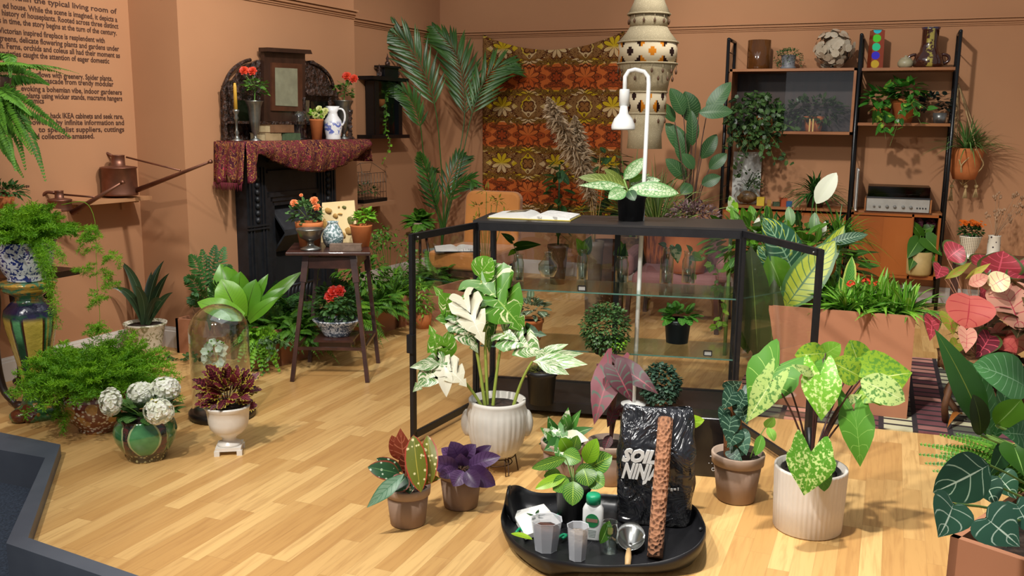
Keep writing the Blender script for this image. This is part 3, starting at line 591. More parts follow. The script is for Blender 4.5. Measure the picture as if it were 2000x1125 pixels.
for (fx_, fy_, rx_, ry_, d) in [(216, 785, 18, 25, -.1), (276, 766, 24, 18, 0), (322, 760, 27, 22, .02), (310, 804, 26, 22, -.12)]:
    c_ = PX(fx_, fy_, b, d); m = M(); m.tube(bez(b, (b+c_)/2+V3(0, 0, .03), c_, 6), .002, n=4, mi=1)
    for i in range(170):
        o = sph(rn); q = c_+RT*o[0]*rx_*k+UP*o[1]*ry_*k+FW*o[2]*rx_*k*.9; flowerhead(m, q, .0115, 4, 0, nz(q-c_+sph(rn)*.02), i, 1.15, .25)
    m.ball(c_, rx_*k*.8, 12, (1, 1, ry_/rx_)); m.build('flower_head', [WPET, STEM], T)
m = M(); c_ = PX(297, 790, b, -.12)
for i in range(14): q = c_+sph(rn)*.018; flowerhead(m, q, .008, 4, 0, nz(q-c_+TOCAM*.02), i)
m.build('flower_head', leafm('yellow_petal', 'e3d95a', 'c8b838'), T)['label'] = 'small yellow flower head'
# --- glass cloche with white bloom
p = onZ(435, 812); k = K(p); BASEB = pm('ebonised_base', '1a1210', .35, '0f0a09', 10)
T = thing('glass_cloche', 'tall glass dome on a dark round base, behind the coleus urn', 'cloche', p)
m = M(); m.lathe(p, [(0, 0), (60*k, 0), (63*k, .008), (63*k, .03), (59*k, .04), (0, .04)], 48); m.build('base', BASEB, T)
m = M(); R = 56*k; Hc = 222*k; pr = [(R, .041), (R, Hc-R*.95)]+[(R*math.cos(t), Hc-R*.95+R*.95*math.sin(t)) for t in np.linspace(.1, 1.57, 12)]; pr[-1] = (0, Hc); pr2 = [(max(0, r-.003), z-.002) for r, z in pr[::-1]]; m.lathe(p, pr+pr2[1:], 56); m.build('dome', BOTG, T)
T = thing('white_orchid', 'spray of small white blossoms standing inside the glass dome', 'flower', p+V3(0, 0, .041)); m = M(); m.lathe(p+V3(0, 0, .041), [(0, 0), (.03, 0), (.04, .05), (.036, .05), (0, .045)], 20); m.build('pot', TERRA, T)
c_ = PX(421, 692, p, -.03); m = M(); m.tube(bez(p+V3(0, 0, .08), p+V3(0, 0, .2), c_, 8), .002, n=5); m.build('stem', STEM, T)
m = M()
for i in range(30): o = sph(rn); q = c_+RT*o[0]*22*k+UP*o[1]*24*k+FW*o[2]*.04; flowerhead(m, q, .022, 5, 0, nz(TOCAM+sph(rn)*.6), i, 1.1)
m.build('flower_head', WPET, T)
m = M()
for i in range(20): o = sph(rn, .2, 1); q = c_+RT*o[0]*26*k+UP*(o[2]*28)*k+FW*o[1]*.03; m.ball(q, .005, 6)
m.build('bud', LGREEN, T)
# --- coleus in white urn
p = onZ(449, 882); k = K(p); T = thing('potted_coleus', 'burgundy coleus in a footed white urn beside the glass dome', 'potted plant', p)
m = M(); hp = 24*k; a0 = .55
m.box(p+V3(0, 0, 12*k), (48*k, 48*k, 7*k), a0)
for sx_, sy_ in ((1, 1), (1, -1), (-1, 1), (-1, -1)): m.box(p+V3((sx_*math.cos(a0)-sy_*math.sin(a0))*21*k, (sx_*math.sin(a0)+sy_*math.cos(a0))*21*k, 5*k), (10*k, 10*k, 10*k), a0)
m.lathe(p, [(a*k, b*k) for a, b in [(0, 14), (23, 15), (22, 20), (14, 24), (13, 30), (17, 34), (26, 40), (35, 50), (38, 62), (39, 74), (41, 88), (46, 94), (46, 97), (41, 97), (36, 88), (0, 86)]], 40); m.build('pot', WHITE, T)
m = M(); m.lathe(p, [(38*k, 90*k), (0, 92*k)], 20); m.build('soil', SOIL, T)
COL = leafm('coleus_leaf', '6a1f28', '3a1018', vein='8a3440', nv=6, mid=.05, edge='b8a83c', ew=.8, rough=.5)
m = M(); b = p+V3(0, 0, 92*k)
for i in range(95):
    o = sph(rn, -.25, 1); rr = rn.uniform(.5, 1); q = b+V3(0, 0, 24*k)+V3(o[0]*42*k, o[1]*42*k, o[2]*46*k)*rr*(1.0); e = q+nz(o+V3(0, 0, -.1)+sph(rn)*.4)*rn.uniform(.05, .075); leaf(m, q, e, .055, nz(V3(0, 0, .6)+TOCAM*.6+o*.4), 'lobed', .1, .05, 9, wav=.08)
for ex, ey in [(385, 770), (503, 792), (497, 740), (400, 742), (465, 718), (480, 800)]:
    e = PX(ex, ey, b, -.03); q = b*.25+e*.75; leaf(m, q, e, .06, nz(TOCAM+V3(0, 0, .5)), 'lobed', .1, .05, 9)
for i in range(7): a = i*.9; m.tube([b, b+V3(math.cos(a)*.05, math.sin(a)*.05, .1)], .003, n=5, mi=1)
m.build('foliage', [COL, BSTEM], T)
# --- carved side table leg at the left edge
p = onZ(-95, 800); T = thing('side_table', 'dark wooden table at the left edge, only a curved claw-footed leg in view', 'table', p); k = K(p)
f_ = onZ(38, 800); tz = .62
for (dx, dy) in ((0, 0), (-.36, 0), (-.36, .3), (0, .3)):
    q = f_+V3(dx, dy, 0); sg = 1 if dx == 0 else -.3; m = M(); m.tube(cat([q+V3(-.12*sg, 0, tz), q+V3(-.1*sg, 0, tz-.1), q+V3(-.13*sg, 0, .3), q+V3(-.1*sg, 0, .1), q+V3(-.02*sg, 0, .02)], 20), .026, n=10, rr=[.032-.018*(i/20) for i in range(21)])
    m.ball(q+V3(0, 0, .022), .024, 12, (1.3, 1, .9)); m.build('leg', DWOOD, T)
m = M(); m.box(f_+V3(-.18, .15, tz+.015), (.5, .42, .03)); m.build('table_top', DWOOD, T)
# --- ivy creeping along the skirting
IVY = leafm('ivy_leaf', '3f6a2c', '1f4018', vein='8aa070', mid=.05, nv=4, vw=.08)
p = onZ(350, 700); T = thing('creeping_ivy', 'thin ivy runner creeping over the baseboard corner left of the glass dome', 'ivy', p); m = M()
vine(m, cat([onZ(390, 700, .28), onZ(372, 690, .2), onZ(366, 692, .1), onZ(360, 700, .01), onZ(335, 702, .01), onZ(325, 690, .01)], 20), 60, .024, .02, 3); m.build('foliage', [IVY, BSTEM], T)
p = onZ(505, 720); T = thing('creeping_ivy', 'small ivy sprig lying on the floor to the right of the glass dome', 'ivy', p); m = M()
vine(m, cat([onZ(480, 716, .01), onZ(500, 722, .012), onZ(520, 712, .01), onZ(500, 740, .01)], 12), 22, .03, .022, 4); m.build('foliage', [IVY, BSTEM], T)
# ================================================================ FIREPLACE AND MANTEL
CHM = .368
IRON = pm('cast_iron', '1d1f24', .5, '121317', 20, .3, .2, spec=.5)
SOOT_SHADE = pm('soot_and_shade_black', '0a0a0b', .9)
sL = float((onW(452, 300, .37)-W0)@WD)+.02; sR = float((onW(655, 300, .46)-W0)@WD); MZ = 1.265
T = thing('fireplace', 'black cast-iron fireplace surround with an open grate, against the chimney breast', 'fireplace', wl((sL+sR)/2, CHM, 0))
o0, o1 = CHM, CHM+.09; Wd = sR-sL
def wb(m, s0, s1, z0, z1, a, b): m.bar(wl(s0, (a+b)/2, (z0+z1)/2), wl(s1, (a+b)/2, (z0+z1)/2), abs(b-a), z1-z0)
cw = .2
for s0 in (sL, sR-cw):
    m = M(); wb(m, s0, s0+cw, 0, 1.2, o0, o1)
    for a_ in (.02, .05): wb(m, s0+a_, s0+a_+.012, .15, 1.1, o1, o1+.01); wb(m, s0+cw-a_-.012, s0+cw-a_, .15, 1.1, o1, o1+.01)
    for z_ in (.7, .72, .12): wb(m, s0, s0+cw, z_, z_+.012, o1, o1+.016)
    for i in range(7): m.ball(wl(s0+cw/2, o1+.002, .76+i*.045), .02, 10, (1, 1, 1.1))
    m.build('pilaster', IRON, T)
m = M(); wb(m, sL+cw, sR-cw, .93, 1.2, o0, o1-.01); wb(m, sL+cw, sR-cw, 1.06, 1.075, o1-.01, o1+.01); wb(m, sL+cw, sR-cw, 1.13, 1.15, o1-.01, o1+.02); wb(m, sL-.02, sR+.02, 1.19, 1.23, o0, o1+.04); m.build('frieze', IRON, T)
m = M(); a_, b_ = sL+cw, sR-cw
for d_, o_ in ((0, .03), (.03, .02), (.06, .01)):
    wb(m, a_+d_, b_-d_, .93-d_-.03, .93-d_, o1-.03, o1-.03+o_); wb(m, a_+d_, a_+d_+.03, 0, .93-d_, o1-.03, o1-.03+o_); wb(m, b_-d_-.03, b_-d_, 0, .93-d_, o1-.03, o1-.03+o_)
m.build('inner_frame', IRON, T)
m = M(); wb(m, a_, b_, 0, .93, o0, o0+.012); m.build('firebox', SOOT_SHADE, T)
m = M(); zc = .74   # sloping hood
h = [wl(a_+.1, o0+.02, .84), wl(b_-.1, o0+.02, .84), wl(b_-.1, o0+.14, zc-.06), wl(a_+.1, o0+.14, zc-.06)]; m.slab(h, V3(0, 0, -.02))
h = [wl(a_+.1, o0+.14, zc-.08), wl(b_-.1, o0+.14, zc-.08), wl(b_-.12, o0+.03, zc-.2), wl(a_+.12, o0+.03, zc-.2)]; m.slab(h, V3(0, 0, -.02)); m.build('hood', pm('hood_iron', '34363a', .5, '222428', 15), T)
m = M()
for i in range(9): s_ = a_+.12+i*(b_-a_-.24)/8; m.tube([wl(s_, o0+.12, .15), wl(s_, o0+.15, .3)], .008, n=6)
m.tube([wl(a_+.1, o0+.15, .3), wl(b_-.1, o0+.15, .3)], .01, n=6); m.tube([wl(a_+.1, o0+.12, .16), wl(b_-.1, o0+.12, .16)], .01, n=6); m.build('grate', IRON, T)
s0m = float((onW(415, 278, .37)-W0)@WD)+.02; s1m = float((onW(716, 276, .6)-W0)@WD)
m = M(); wb(m, s0m+.02, s1m-.02, 1.23, MZ-.004, CHM, CHM+.225); m.build('mantel_shelf', IRON, T)
# shawl
g = N('paisley_shawl'); uvn = g.n('ShaderNodeUVMap').outputs[0]; mp = g.n('ShaderNodeMapping'); g.lk(uvn, mp.inputs[0]); mp.inputs[3].default_value = (17, 6, 1)
n1 = g.noise(1.6, mp.outputs[0], 3, dist=2.5); v1 = g.vor(2.2, mp.outputs[0]); v2 = g.vor(9, mp.outputs[0])
col = g.mix(g.stp(n1, .4, .55), S('6a2430'), S('431824')); col = g.mix(g.stp(g.mt('ABSOLUTE', g.mt('SUBTRACT', n1, .52)), .02, .008), col, S('b07a38')); col = g.mix(g.stp(v1, .17, .12), col, S('a83a4a')); col = g.mix(g.mt('MULTIPLY', g.stp(v2, .2, .14), .8), col, S('c09a60')); SHAWL = g.fin(col, .8, 0, .2)
T = thing('mantel_shawl', 'dark red paisley shawl draped over the mantel shelf', 'shawl', wl((s0m+s1m)/2, CHM+.1, MZ))
def hang(t):
    if t < .05: return .25
    if t < .09: return .25-(t-.05)/.04*.18
    x = (t-.09)/.91; return .07+.14*math.sin(math.pi*min(1, x*1.02))**.9 if x < .95 else .07
m = M(); nu, nv_ = 90, 26; vs = []; uv = []; fs = []
for i in range(nu+1):
    t = i/nu; s_ = s0m+(s1m-s0m)*t; hg = hang(t); fold = (.022*math.sin(t*150)+.012*math.sin(t*83)) if t < .07 else .010*math.sin(t*60)+.005*math.sin(t*131)
    for j in range(nv_+1):
        f = j/nv_
        if f < .42: off = CHM+.015+(.225)*f/.42; z_ = MZ+.004
        else: q = (f-.42)/.58; z_ = MZ+.004-hg*q; off = CHM+.24+.012*math.sin(min(1, q*3)*1.57)+fold*q+(.03*math.sin(q*3.1) if t > .09 else 0)
        vs.append(wl(s_, off, z_)); uv.append((t, f*.5))
for i in range(nu):
    for j in range(nv_): k0 = i*(nv_+1)+j; fs.append((k0, k0+nv_+1, k0+nv_+2, k0+1))
m.add(vs, fs, uv)
for side, s_, sg in (('l', s0m, -1), ('r', s1m, 1)):      # the ends folded down
    vs = []; fs = []; uv = []
    for i in range(13):
        for j in range(9): q = j/8; hgt = (.25 if sg < 0 else .16)*q*(1-(.35*max(0, 1-abs(i-5.5)/1.2) if sg < 0 else 0)); vs.append(wl(s_+sg*(.012+.03*q+.018*math.sin(i*1.5)*q), CHM+.245*(1-i/12)+.006, MZ+.004-hgt)); uv.append((t+i*.02, q*.3))
    for i in range(12):
        for j in range(8): k0 = i*9+j; fs.append((k0, k0+9, k0+10, k0+1))
    m.add(vs, fs, uv)
sh = m.build('drape', SHAWL, T); md = sh.modifiers.new('s', 'SOLIDIFY'); md.thickness = .004
m = M()
for i in range(34):
    q = wl(s0m-.045, CHM+.02+.225*i/33, MZ-.243); m.tube([q, q+V3(0, 0, -.045)+sph(rn)*.006], .0022, n=4, r=.3)
m.build('fringe', SHAWL, T)['label'] = 'thread fringe'
# carved overmantel
g = N('carved_wood'); n1 = g.noise(34, det=4, dist=1.5); v1 = g.vor(22); g.bump(g.mt('ADD', n1, v1), .9, .03); CARV = g.fin(g.mix(g.stp(n1, .35, .65), S('20120c'), S('4a2d1e')), .38, 0, .5, .2)
MIRR = pm('mirror_reflection', '9a9a80', .3, '80806a', 14, metal=.25); SMIR = pm('silvered_glass', '55594a', .12, '2e3428', 5, metal=.9)  # centre mirror's pale wall reflection is put into its base colour
def W2(x, y, off=.42): return onW(x, y, off)
base0 = W2(434, 271); T = thing('overmantel_mirror', 'carved dark wooden overmantel mirror with arched wings on the mantel shelf', 'mirror', wl(float((W2(545, 271)-W0)@WD), CHM, MZ+.004))
def wp(pts, o, th, mat, nm, par=T):
    m = M(); P = [W2(x, y, o) for x, y in pts]
    for q in P: q[2] = max(q[2], MZ+.006)
    m.slab(P, WN*th); return m.build(nm, mat, par)
for pts in ([(432, 275), (430, 178), (436, 160), (452, 156), (462, 142), (478, 126), (500, 117), (512, 117), (512, 275)], [(586, 275), (586, 120), (606, 118), (622, 130), (634, 150), (640, 165), (650, 172), (656, 190), (656, 275)]): wp(pts, CHM+.006, .025, CARV, 'wing_panel')
wp([(508, 275), (509, 100), (589, 105), (590, 275)], CHM+.03, .03, DWOOD, 'centre_panel')
wp([(505, 101), (505, 93), (590, 98), (593, 106)], CHM+.03, .075, DWOOD, 'cornice')
fr = wp([(528, 216), (528, 122), (588, 125), (588, 218)], CHM+.06, .012, MWOOD if False else pm('warm_walnut', '54301e', .4, '3c2012', 12, .3, .2), 'mirror_frame')
wp([(538, 206), (537, 132), (580, 134), (581, 208)], CHM+.072, .004, MIRR, 'mirror_glass')
for pts in ([(516, 235), (516, 195), (524, 195), (524, 235)], [(596, 236), (596, 196), (603, 196), (603, 236)]): wp(pts, CHM+.034, .006, pm('bevelled_strip', '8c8c78', .15, metal=.8), 'mirror_strip')
for pts in ([(462, 240), (462, 196), (508, 196), (508, 240)], [(606, 240), (606, 198), (640, 199), (640, 241)]): wp(pts, CHM+.033, .006, SMIR, 'side_mirror')
wp([(434, 241), (434, 236), (654, 238), (654, 244)], CHM+.03, .08, CARV, 'candle_shelf')
wp([(591, 186), (592, 174), (646, 176), (648, 188)], CHM+.03, .05, CARV, 'carved_rail')
for cx_ in (440, 452, 500, 594, 645):
    m = M(); a, b = W2(cx_, 238, CHM+.06), W2(cx_, 168 if cx_ < 480 else 190, CHM+.06); L = b[2]-a[2]
    m.lathe(a, [(.014, 0), (.016, .02), (.008, .04), (.014, L*.4), (.009, L*.6), (.015, L*.8), (.012, L-.01), (.018, L)], 14); m.build('turned_column', CARV, T)
    m = M(); L = a[2]-MZ-.01; m.lathe(V3(a[0], a[1], MZ+.006), [(.016, 0), (.016, .02), (.008, .03), (.015, L*.5), (.009, L*.8), (.016, L)], 14); m.build('turned_column', CARV, T)
for c0, r0_, a0, a1 in (((500, 178), 62, 1.75, 3.0), ((592, 180), 60, .15, 1.35)):
    m = M(); q = [W2(c0[0]+r0_*math.cos(t), c0[1]-r0_*math.sin(t), CHM+.04) for t in np.linspace(a0, a1, 12)]; m.tube(q, .012, n=8); m.build('arched_moulding', CARV, T)
# mantel objects
SILV = pm('tarnished_silver', '9a9a94', .28, '6a6860', 14, .3, .05, metal=.85); BRASS = pm('dull_pewter', '55504a', .35, metal=.8)
WAX = pm('yellow_wax', 'd2a63a', .5, 'c29432', 5)
def onM(x, off, y=272): q = onW(x, y, off); q[2] = MZ+.006; return q
p = onM(463, .5); k = K(p); T = thing('candlestick', 'pewter candlestick with a tall yellow candle at the left end of the mantel', 'candlestick', p)
m = M(); m.lathe(p, [(a*k, b*k) for a, b in [(0, 0), (11, 0), (11, 2), (5, 5), (3, 12), (5, 16), (2.5, 22), (2.5, 40), (5, 44), (3, 50), (6, 56), (7, 60), (4, 61), (0, 61)]], 20); m.build('holder', SILV, T)
m = M(); m.lathe(p+V3(0, 0, 61*k), [(0, 0), (4*k, 0), (3.4*k, 48*k), (1, 50*k)] if False else [(0, 0), (3.8*k, 0), (3.2*k, 44*k), (2*k, 50*k), (0, 50.5*k)], 14); cdl = m.build('candle', WAX, T); m = M(); m.tube([p+V3(0, 0, 111*k), p+V3(0, 0, 116*k)], .001, n=4); m.build('wick', BLKMET, cdl)
RED = leafm('red_petal', 'e8502e', 'c8341c', rough=.5, tr=.25); PEA = leafm('peach_petal', 'f2935a', 'e07840', rough=.5, tr=.3)
ROSEL = leafm('rose_leaf', '4a7438', '284c22', vein='7a9a70', mid=.05, nv=5, vw=.06)
PELL = leafm('geranium_leaf', '5f8c2e', '2e5a24', vein='90b060', nv=4, vw=.08)
def vaseflower(x, top, off, rw, leafc, lr, ln, roses, mat, label, nleaf=70, seed=1, rmat=RED, rs=9, base=272, lm=PELL, lsz=.03):
    p = onM(x, off, base); k = K(p); h = (272-top); T = thing('flower_vase', label, 'vase', p)
    m = M(); m.lathe(p, [(a*k, b*k) for a, b in [(0, 0), (rw*.7, 0), (rw*.7, 2), (rw*.2, 6), (rw*.18, 12), (rw*.45, h*.25), (rw*.6, h*.5), (rw*.75, h*.85), (rw, h*.98), (rw*1.05, h), (rw*.9, h), (rw*.7, h*.85), (0, h*.8)]], 28); m.build('vase', mat, T)
    m = M(); c_ = PX(*leafc, p); bush(m, c_, (lr*k, lr*k, lr*k*.95), nleaf, lsz, lsz*.9, seed, -.6, 'round', .1, .3); m.tube([p+V3(0, 0, h*k*.8), c_], .004, n=5); m.build('foliage', lm, T)
    for j, (rx_, ry_) in enumerate(roses):
        c_ = PX(rx_, ry_, p, -.03); m = M(); rosehead(m, c_, rs*k, 0, j, TOCAM+V3(0, 0, .6)); m.tube([c_-V3(0, 0, rs*k*.4), PX(leafc[0], leafc[1], p)], .0018, n=4, mi=1); m.build('rose_bloom', [rmat, STEM], T)
    return T
vaseflower(499, 195, .54, 17, (498, 172), 24, 20, [(476, 137), (492, 138)], SILV, 'silver trumpet vase of orange-red blooms on the left of the mantel', 80, 3, rs=10)
vaseflower(672, 198, .5, 19, (673, 178), 20, 18, [(677, 148), (690, 153)], SILV, 'silver trumpet vase of orange-red blooms on the right of the mantel', 70, 4, rs=10)
PAGES = pm('old_pages', 'c9b48c', .9, 'a8946c', 60, stretch=(1, 1, 12))
def bookat(c, dx, dy, th, rz, cover, label, name='book'):
    c = np.array(c, float); T = thing(name, label, 'book', c); m = M(); t = .003; m.box(c+V3(0, 0, t/2), (dx, dy, t), rz); m.box(c+V3(0, 0, th-t/2), (dx, dy, t), rz)
    yy = V3(-math.sin(rz), math.cos(rz), 0); m.box(c-yy*(dy/2-t/2)+V3(0, 0, th/2), (dx, t, th-2*t+.001), rz)
    for e in (-.35, -.1, .3): m.box(c-yy*(dy/2+.0006)+V3(math.cos(rz), math.sin(rz), 0)*dx*e+V3(0, 0, th/2), (.004, .002, th*.98), rz)
    m.build('cover', cover, T); m = M(); m.box(c+yy*.001+V3(0, 0, th/2), (dx-.008, dy-.008, th-2*t-.0005), rz); m.build('pages', PAGES, T); return T
BOOKG = pm('green_cloth', '46583a', .8, '33422a', 30); BOOKB = pm('brown_leather', '7a5638', .7, '5f3f26', 20, bump=.2); BOOKC = pm('cream_cloth', 'a8906a', .8, '8a7450', 20)
ang = math.pi/2-math.radians(4.3)
q = onM(519, .51); bookat(q, .15, .13, .05, ang, BOOKC, 'cream-edged old book lying at the bottom left of the mantel book pile'); q = onM(557, .52); bookat(q, .16, .12, .048, ang-.12, BOOKG, 'green cloth book lying under the brown one on the mantel')
q = onM(537, .515); q[2] += .052; bookat(q, .23, .13, .05, ang, BOOKB, 'brown leather book lying on top of the mantel book pile')
p = onM(585, .46); k = K(p); T = thing('glass_cloche', 'little glass dome with a pale dried flower head on the mantel', 'cloche', p); m = M(); m.lathe(p, [(0, 0), (15*k, 0), (16*k, .008), (14*k, .014), (0, .014)], 24); m.build('base', BASEB, T)
m = M(); m.lathe(p, [(14*k, .014), (14*k, 42*k)]+[(14*k*math.cos(t), 42*k+14*k*math.sin(t)) for t in np.linspace(.15, 1.57, 7)], 28); m.build('dome', BOTG, T)
DRY = leafm('dried_petal', 'b3a488', '8a7c60', rough=.8)
m = M(); c_ = PX(583, 224, p); m.tube([p+V3(0, 0, .014), c_], .0015, n=4); 
for i in range(60): o = sph(rn, .1, 1); quadleaf(m, c_, c_+V3(o[0]*.035, o[1]*.035, o[2]*.025), .006, o)
m.build('dried_flower', DRY, T)
p = onM(619, .54); k = K(p); T = thing('potted_primrose', 'tapered terracotta pot of yellow-white flowers between the mantel dome and the jug', 'potted plant', p); m = M(); m.lathe(p, [(a*k, b*k) for a, b in [(0, 0), (9, 0), (13, 36), (14, 37), (14, 40), (12, 40), (11, 35), (0, 34)]], 24); m.build('pot', TERRA, T)
m = M(); c_ = p+V3(0, 0, 46*k); bush(m, c_, (.05, .05, .035), 40, .03, .02, 2, 0, 'oval'); m.build('foliage', LGREEN, T)
CRM = leafm('cream_petal', 'e8e8a8', 'c8cc70', tr=.3)
for dx, dy in ((-6, -52), (4, -60), (12, -50), (-2, -46), (8, -44), (16, -56)):
    m = M(); rosehead(m, PX(619+dx, 272+dy, p, -.03), 7*k, 0, int(dx+60), TOCAM+V3(0, 0, .5)); m.build('bloom', CRM, T)
g = N('blue_transfer_china'); x = g.xyz(g.co()); nn = g.noise(22, det=3, dist=1); mk = g.mt('MULTIPLY', g.stp(nn, .48, .54), g.mt('MULTIPLY', g.stp(x[2], .03, .05), g.stp(x[2], .14, .1))); JUGM = g.fin(g.mix(mk, S('e6e4e2'), S('6470b4')), .15, 0, .6, .5)
p = onM(651, .545); k = K(p); T = thing('ceramic_jug', 'white jug with blue flower decoration on the right half of the mantel', 'jug', p); m = M(); m.lathe(p, [(a*k, b*k) for a, b in [(0, 0), (14, 0), (15, 2), (14, 5), (18, 24), (17, 36), (10, 46), (9, 52), (13, 64), (12, 64), (8, 52), (8, 46), (0, 40)]], 32, lambda th, i, z: 1+(.18*math.cos(4*th) if z > 58*k else 0)); m.build('body', JUGM, T)
m = M(); m.tube(bez3(p+RT*10*k+V3(0, 0, 58*k), p+RT*26*k+V3(0, 0, 66*k), p+RT*28*k+V3(0, 0, 34*k), p+RT*16*k+V3(0, 0, 26*k), 12), 2*k, n=8); m.build('handle', JUGM, T)
p = onM(684, .545); k = K(p); T = thing('candlestick', 'dark barley-twist wooden candlestick at the right end of the mantel', 'candlestick', p); m = M(); m.lathe(p, [(a*k, b*k) for a, b in [(0, 0), (9, 0), (9, 4), (4, 7)]+[(4+.8*math.sin(i*1.3), 7+i*1.6) for i in range(25)]+[(6, 50), (6, 56), (4, 57), (0, 57)]], 18, lambda th, i, z: 1+.15*math.cos(2*th+z*120)); m.build('holder', CARV, T)
# alcove: black wall lantern cabinet, wire terrarium on a ledge
BLKP = pm('black_lacquer', '0e1013', .3, '0a0b0d', 8)
q0 = onW(748, 266, .1); T = thing('lantern_cabinet', 'black glazed wall cabinet with turned finials in the alcove left of the palm', 'cabinet', wl(float((q0-W0)@WD), 0, q0[2]))
def wq(m, x0, x1, y0, y1, a, b):
    P = onW(x0, (y0+y1)/2, (a+b)/2); Q = onW(x1, (y0+y1)/2, (a+b)/2); s0, s1 = (P-W0)@WD, (Q-W0)@WD; h = abs(onW((x0+x1)/2, y0, (a+b)/2)[2]-onW((x0+x1)/2, y1, (a+b)/2)[2]); z = (P[2]+Q[2])/2; m.bar(wl(s0, (a+b)/2, z), wl(s1, (a+b)/2, z), abs(b-a), h)
m = M(); wq(m, 724, 776, 158, 266, .0, .02)
for a_, b_ in ((724, 731), (769, 776)): wq(m, a_, b_, 158, 266, .02, .12)
m.build('case', BLKP, T); m = M(); wq(m, 714, 784, 151, 158, 0, .15); m.build('top_plate', BLKP, T); m = M(); wq(m, 712, 786, 263, 270, 0, .15); m.build('base_plate', BLKP, T)
m = M(); wq(m, 730, 770, 160, 262, .112, .115); m.build('glass_front', glassm('dark_pane', (.5, .5, .5), .05, clear=(.8, .82, .8)), T)
m = M(); wq(m, 744, 770, 132, 151, .03, .11); wq(m, 741, 773, 129, 133, .02, .125); m.build('pediment', BLKP, T)
for fx_, fy_ in ((741, 150), (776, 150), (757, 130)):
    m = M(); a = onW(fx_, fy_, .075); kk = K(a); m.lathe(a, [(0, 0), (3*kk, 0), (5*kk, 4*kk), (5*kk, 8*kk), (2*kk, 11*kk), (3.5*kk, 15*kk), (1*kk, 20*kk), (.6*kk, 24*kk), (0, 25*kk)], 12); m.build('finial', CARV, T)
p = onW(746, 230, .07); T = thing('potted_ivy', 'small trailing plant in an orange pot hung inside the black wall cabinet', 'potted plant', p); k = K(p); m = M(); a = PX(746, 208, p); m.lathe(a, [(0, 0), (6*k, 0), (8*k, 14*k), (7*k, 14*k), (0, 12*k)], 16); m.build('pot', TERRA, T)
m = M(); vine(m, cat([PX(x, y, p, -.02) for x, y in ((752, 180), (753, 205), (754, 240), (752, 262))], 14), 40, .035, .028, 5); bush(m, PX(754, 182, p), (.04, .04, .03), 26, .03, .022, 4, shape='oval'); m.build('foliage', [GREEN, STEM], T)
p = onW(756, 285, .26); T = thing('trailing_ivy', 'yellow-green trailing sprigs hanging below the black wall cabinet', 'ivy', p); m = M(); vine(m, cat([PX(x, y, p, -.01) for x, y in ((757, 262), (762, 280), (757, 300), (748, 318))], 12), 16, .025, .02, 6, 'oval'); m.build('foliage', [LGREEN, STEM], T)
a = onW(700, 393, .12); b = onW(749, 393, .12); sA_, sB_ = float((a-W0)@WD)-.25, float((b-W0)@WD); zl = (a[2]+b[2])/2
T = thing('bracket_shelf', 'clay-painted ledge in the alcove under the wire terrarium', 'shelf', wl((sA_+sB_)/2, 0, zl-.03)); m = M(); wb(m, sA_, sB_, zl-.03, zl, 0, .24); m.build('board', CLAY, T); m = M(); wb(m, sA_+.1, sA_+.13, zl-.1, zl-.03, 0, .15); m.build('bracket', CLAY, T); m = M(); wb(m, sB_-.13, sB_-.1, zl-.1, zl-.03, 0, .15); m.build('bracket', CLAY, T)
c0 = wl((sA_+sB_)/2+.06, .12, zl); T = thing('wire_terrarium', 'small wire and glass terrarium on the alcove ledge beside the fireplace', 'terrarium', c0); h_ = .24; hs = .17
m = M(); wb(m, (sA_+sB_)/2+.06-hs, (sA_+sB_)/2+.06+hs, zl, zl+.03, .03, .21); m.build('base', BLKP, T); m = M(); WIRE = pm('old_wire', '6a6a62', .4, metal=.8)
for i in range(9):
    for o_ in (.04, .2): s_ = (sA_+sB_)/2+.06-hs+i*hs/4; m.tube([wl(s_, o_, zl+.03), wl(s_, o_, zl+h_)], .002, n=4)
for o_ in (.04, .2):
    for z_ in (.08, .16, h_): m.tube([wl((sA_+sB_)/2+.06-hs, o_, zl+z_), wl((sA_+sB_)/2+.06+hs, o_, zl+z_)], .002, n=4)
for s_ in (-hs, hs): m.tube([wl((sA_+sB_)/2+.06+s_, .04, zl+h_), wl((sA_+sB_)/2+.06+s_*.5, .12, zl+h_+.08), wl((sA_+sB_)/2+.06+s_, .2, zl+h_)], .002, n=4)
m.tube([wl((sA_+sB_)/2+.06-hs*.5, .12, zl+h_+.08), wl((sA_+sB_)/2+.06+hs*.5, .12, zl+h_+.08)], .002, n=4); m.build('cage', WIRE, T)
m = M(); bush(m, c0+V3(0, 0, .08), (.1, .1, .07), 90, .03, .014, 8); m.build('moss_plant', DFERN, T)
# ---------------- planter boxes in front of the fireplace
PLY = pm('painted_planter_board', 'ae7656', .75, 'a06a4b', 3, .4)
def planter(pts, z0, z1, label, name='planter_box', th=.018):
    c = sum(np.array(p[:2]) for p in pts)/len(pts); T = thing(name, label, 'planter', (c[0], c[1], z0)); n = len(pts)
    for i in range(n):
        a, b = np.array((*pts[i][:2], 0)), np.array((*pts[(i+1) % n][:2], 0)); inn = nz(V3(c[0], c[1], 0)-(a+b)/2); d = nz(b-a); nr = V3(-d[1], d[0], 0); nr = nr if nr@inn > 0 else -nr
        m = M(); m.bar(a+nr*th/2+V3(0, 0, (z0+z1)/2), b+nr*th/2+V3(0, 0, (z0+z1)/2), th, z1-z0); m.build('side_panel', PLY, T)
    m = M(); q = [tuple(np.array(p[:2])+(c-np.array(p[:2]))*.06) for p in pts]; m.prism(q, z0+.01, z1-.05); m.build('soil', SOIL, T); return T
A0 = onZ(546, 716); A1 = onZ(800, 634); dd = nz(A1-A0); nn_ = V3(-dd[1], dd[0], 0); nn_ = nn_ if nn_[0] < 0 else -nn_
hz = float(PX(546, 643, A0)[2])
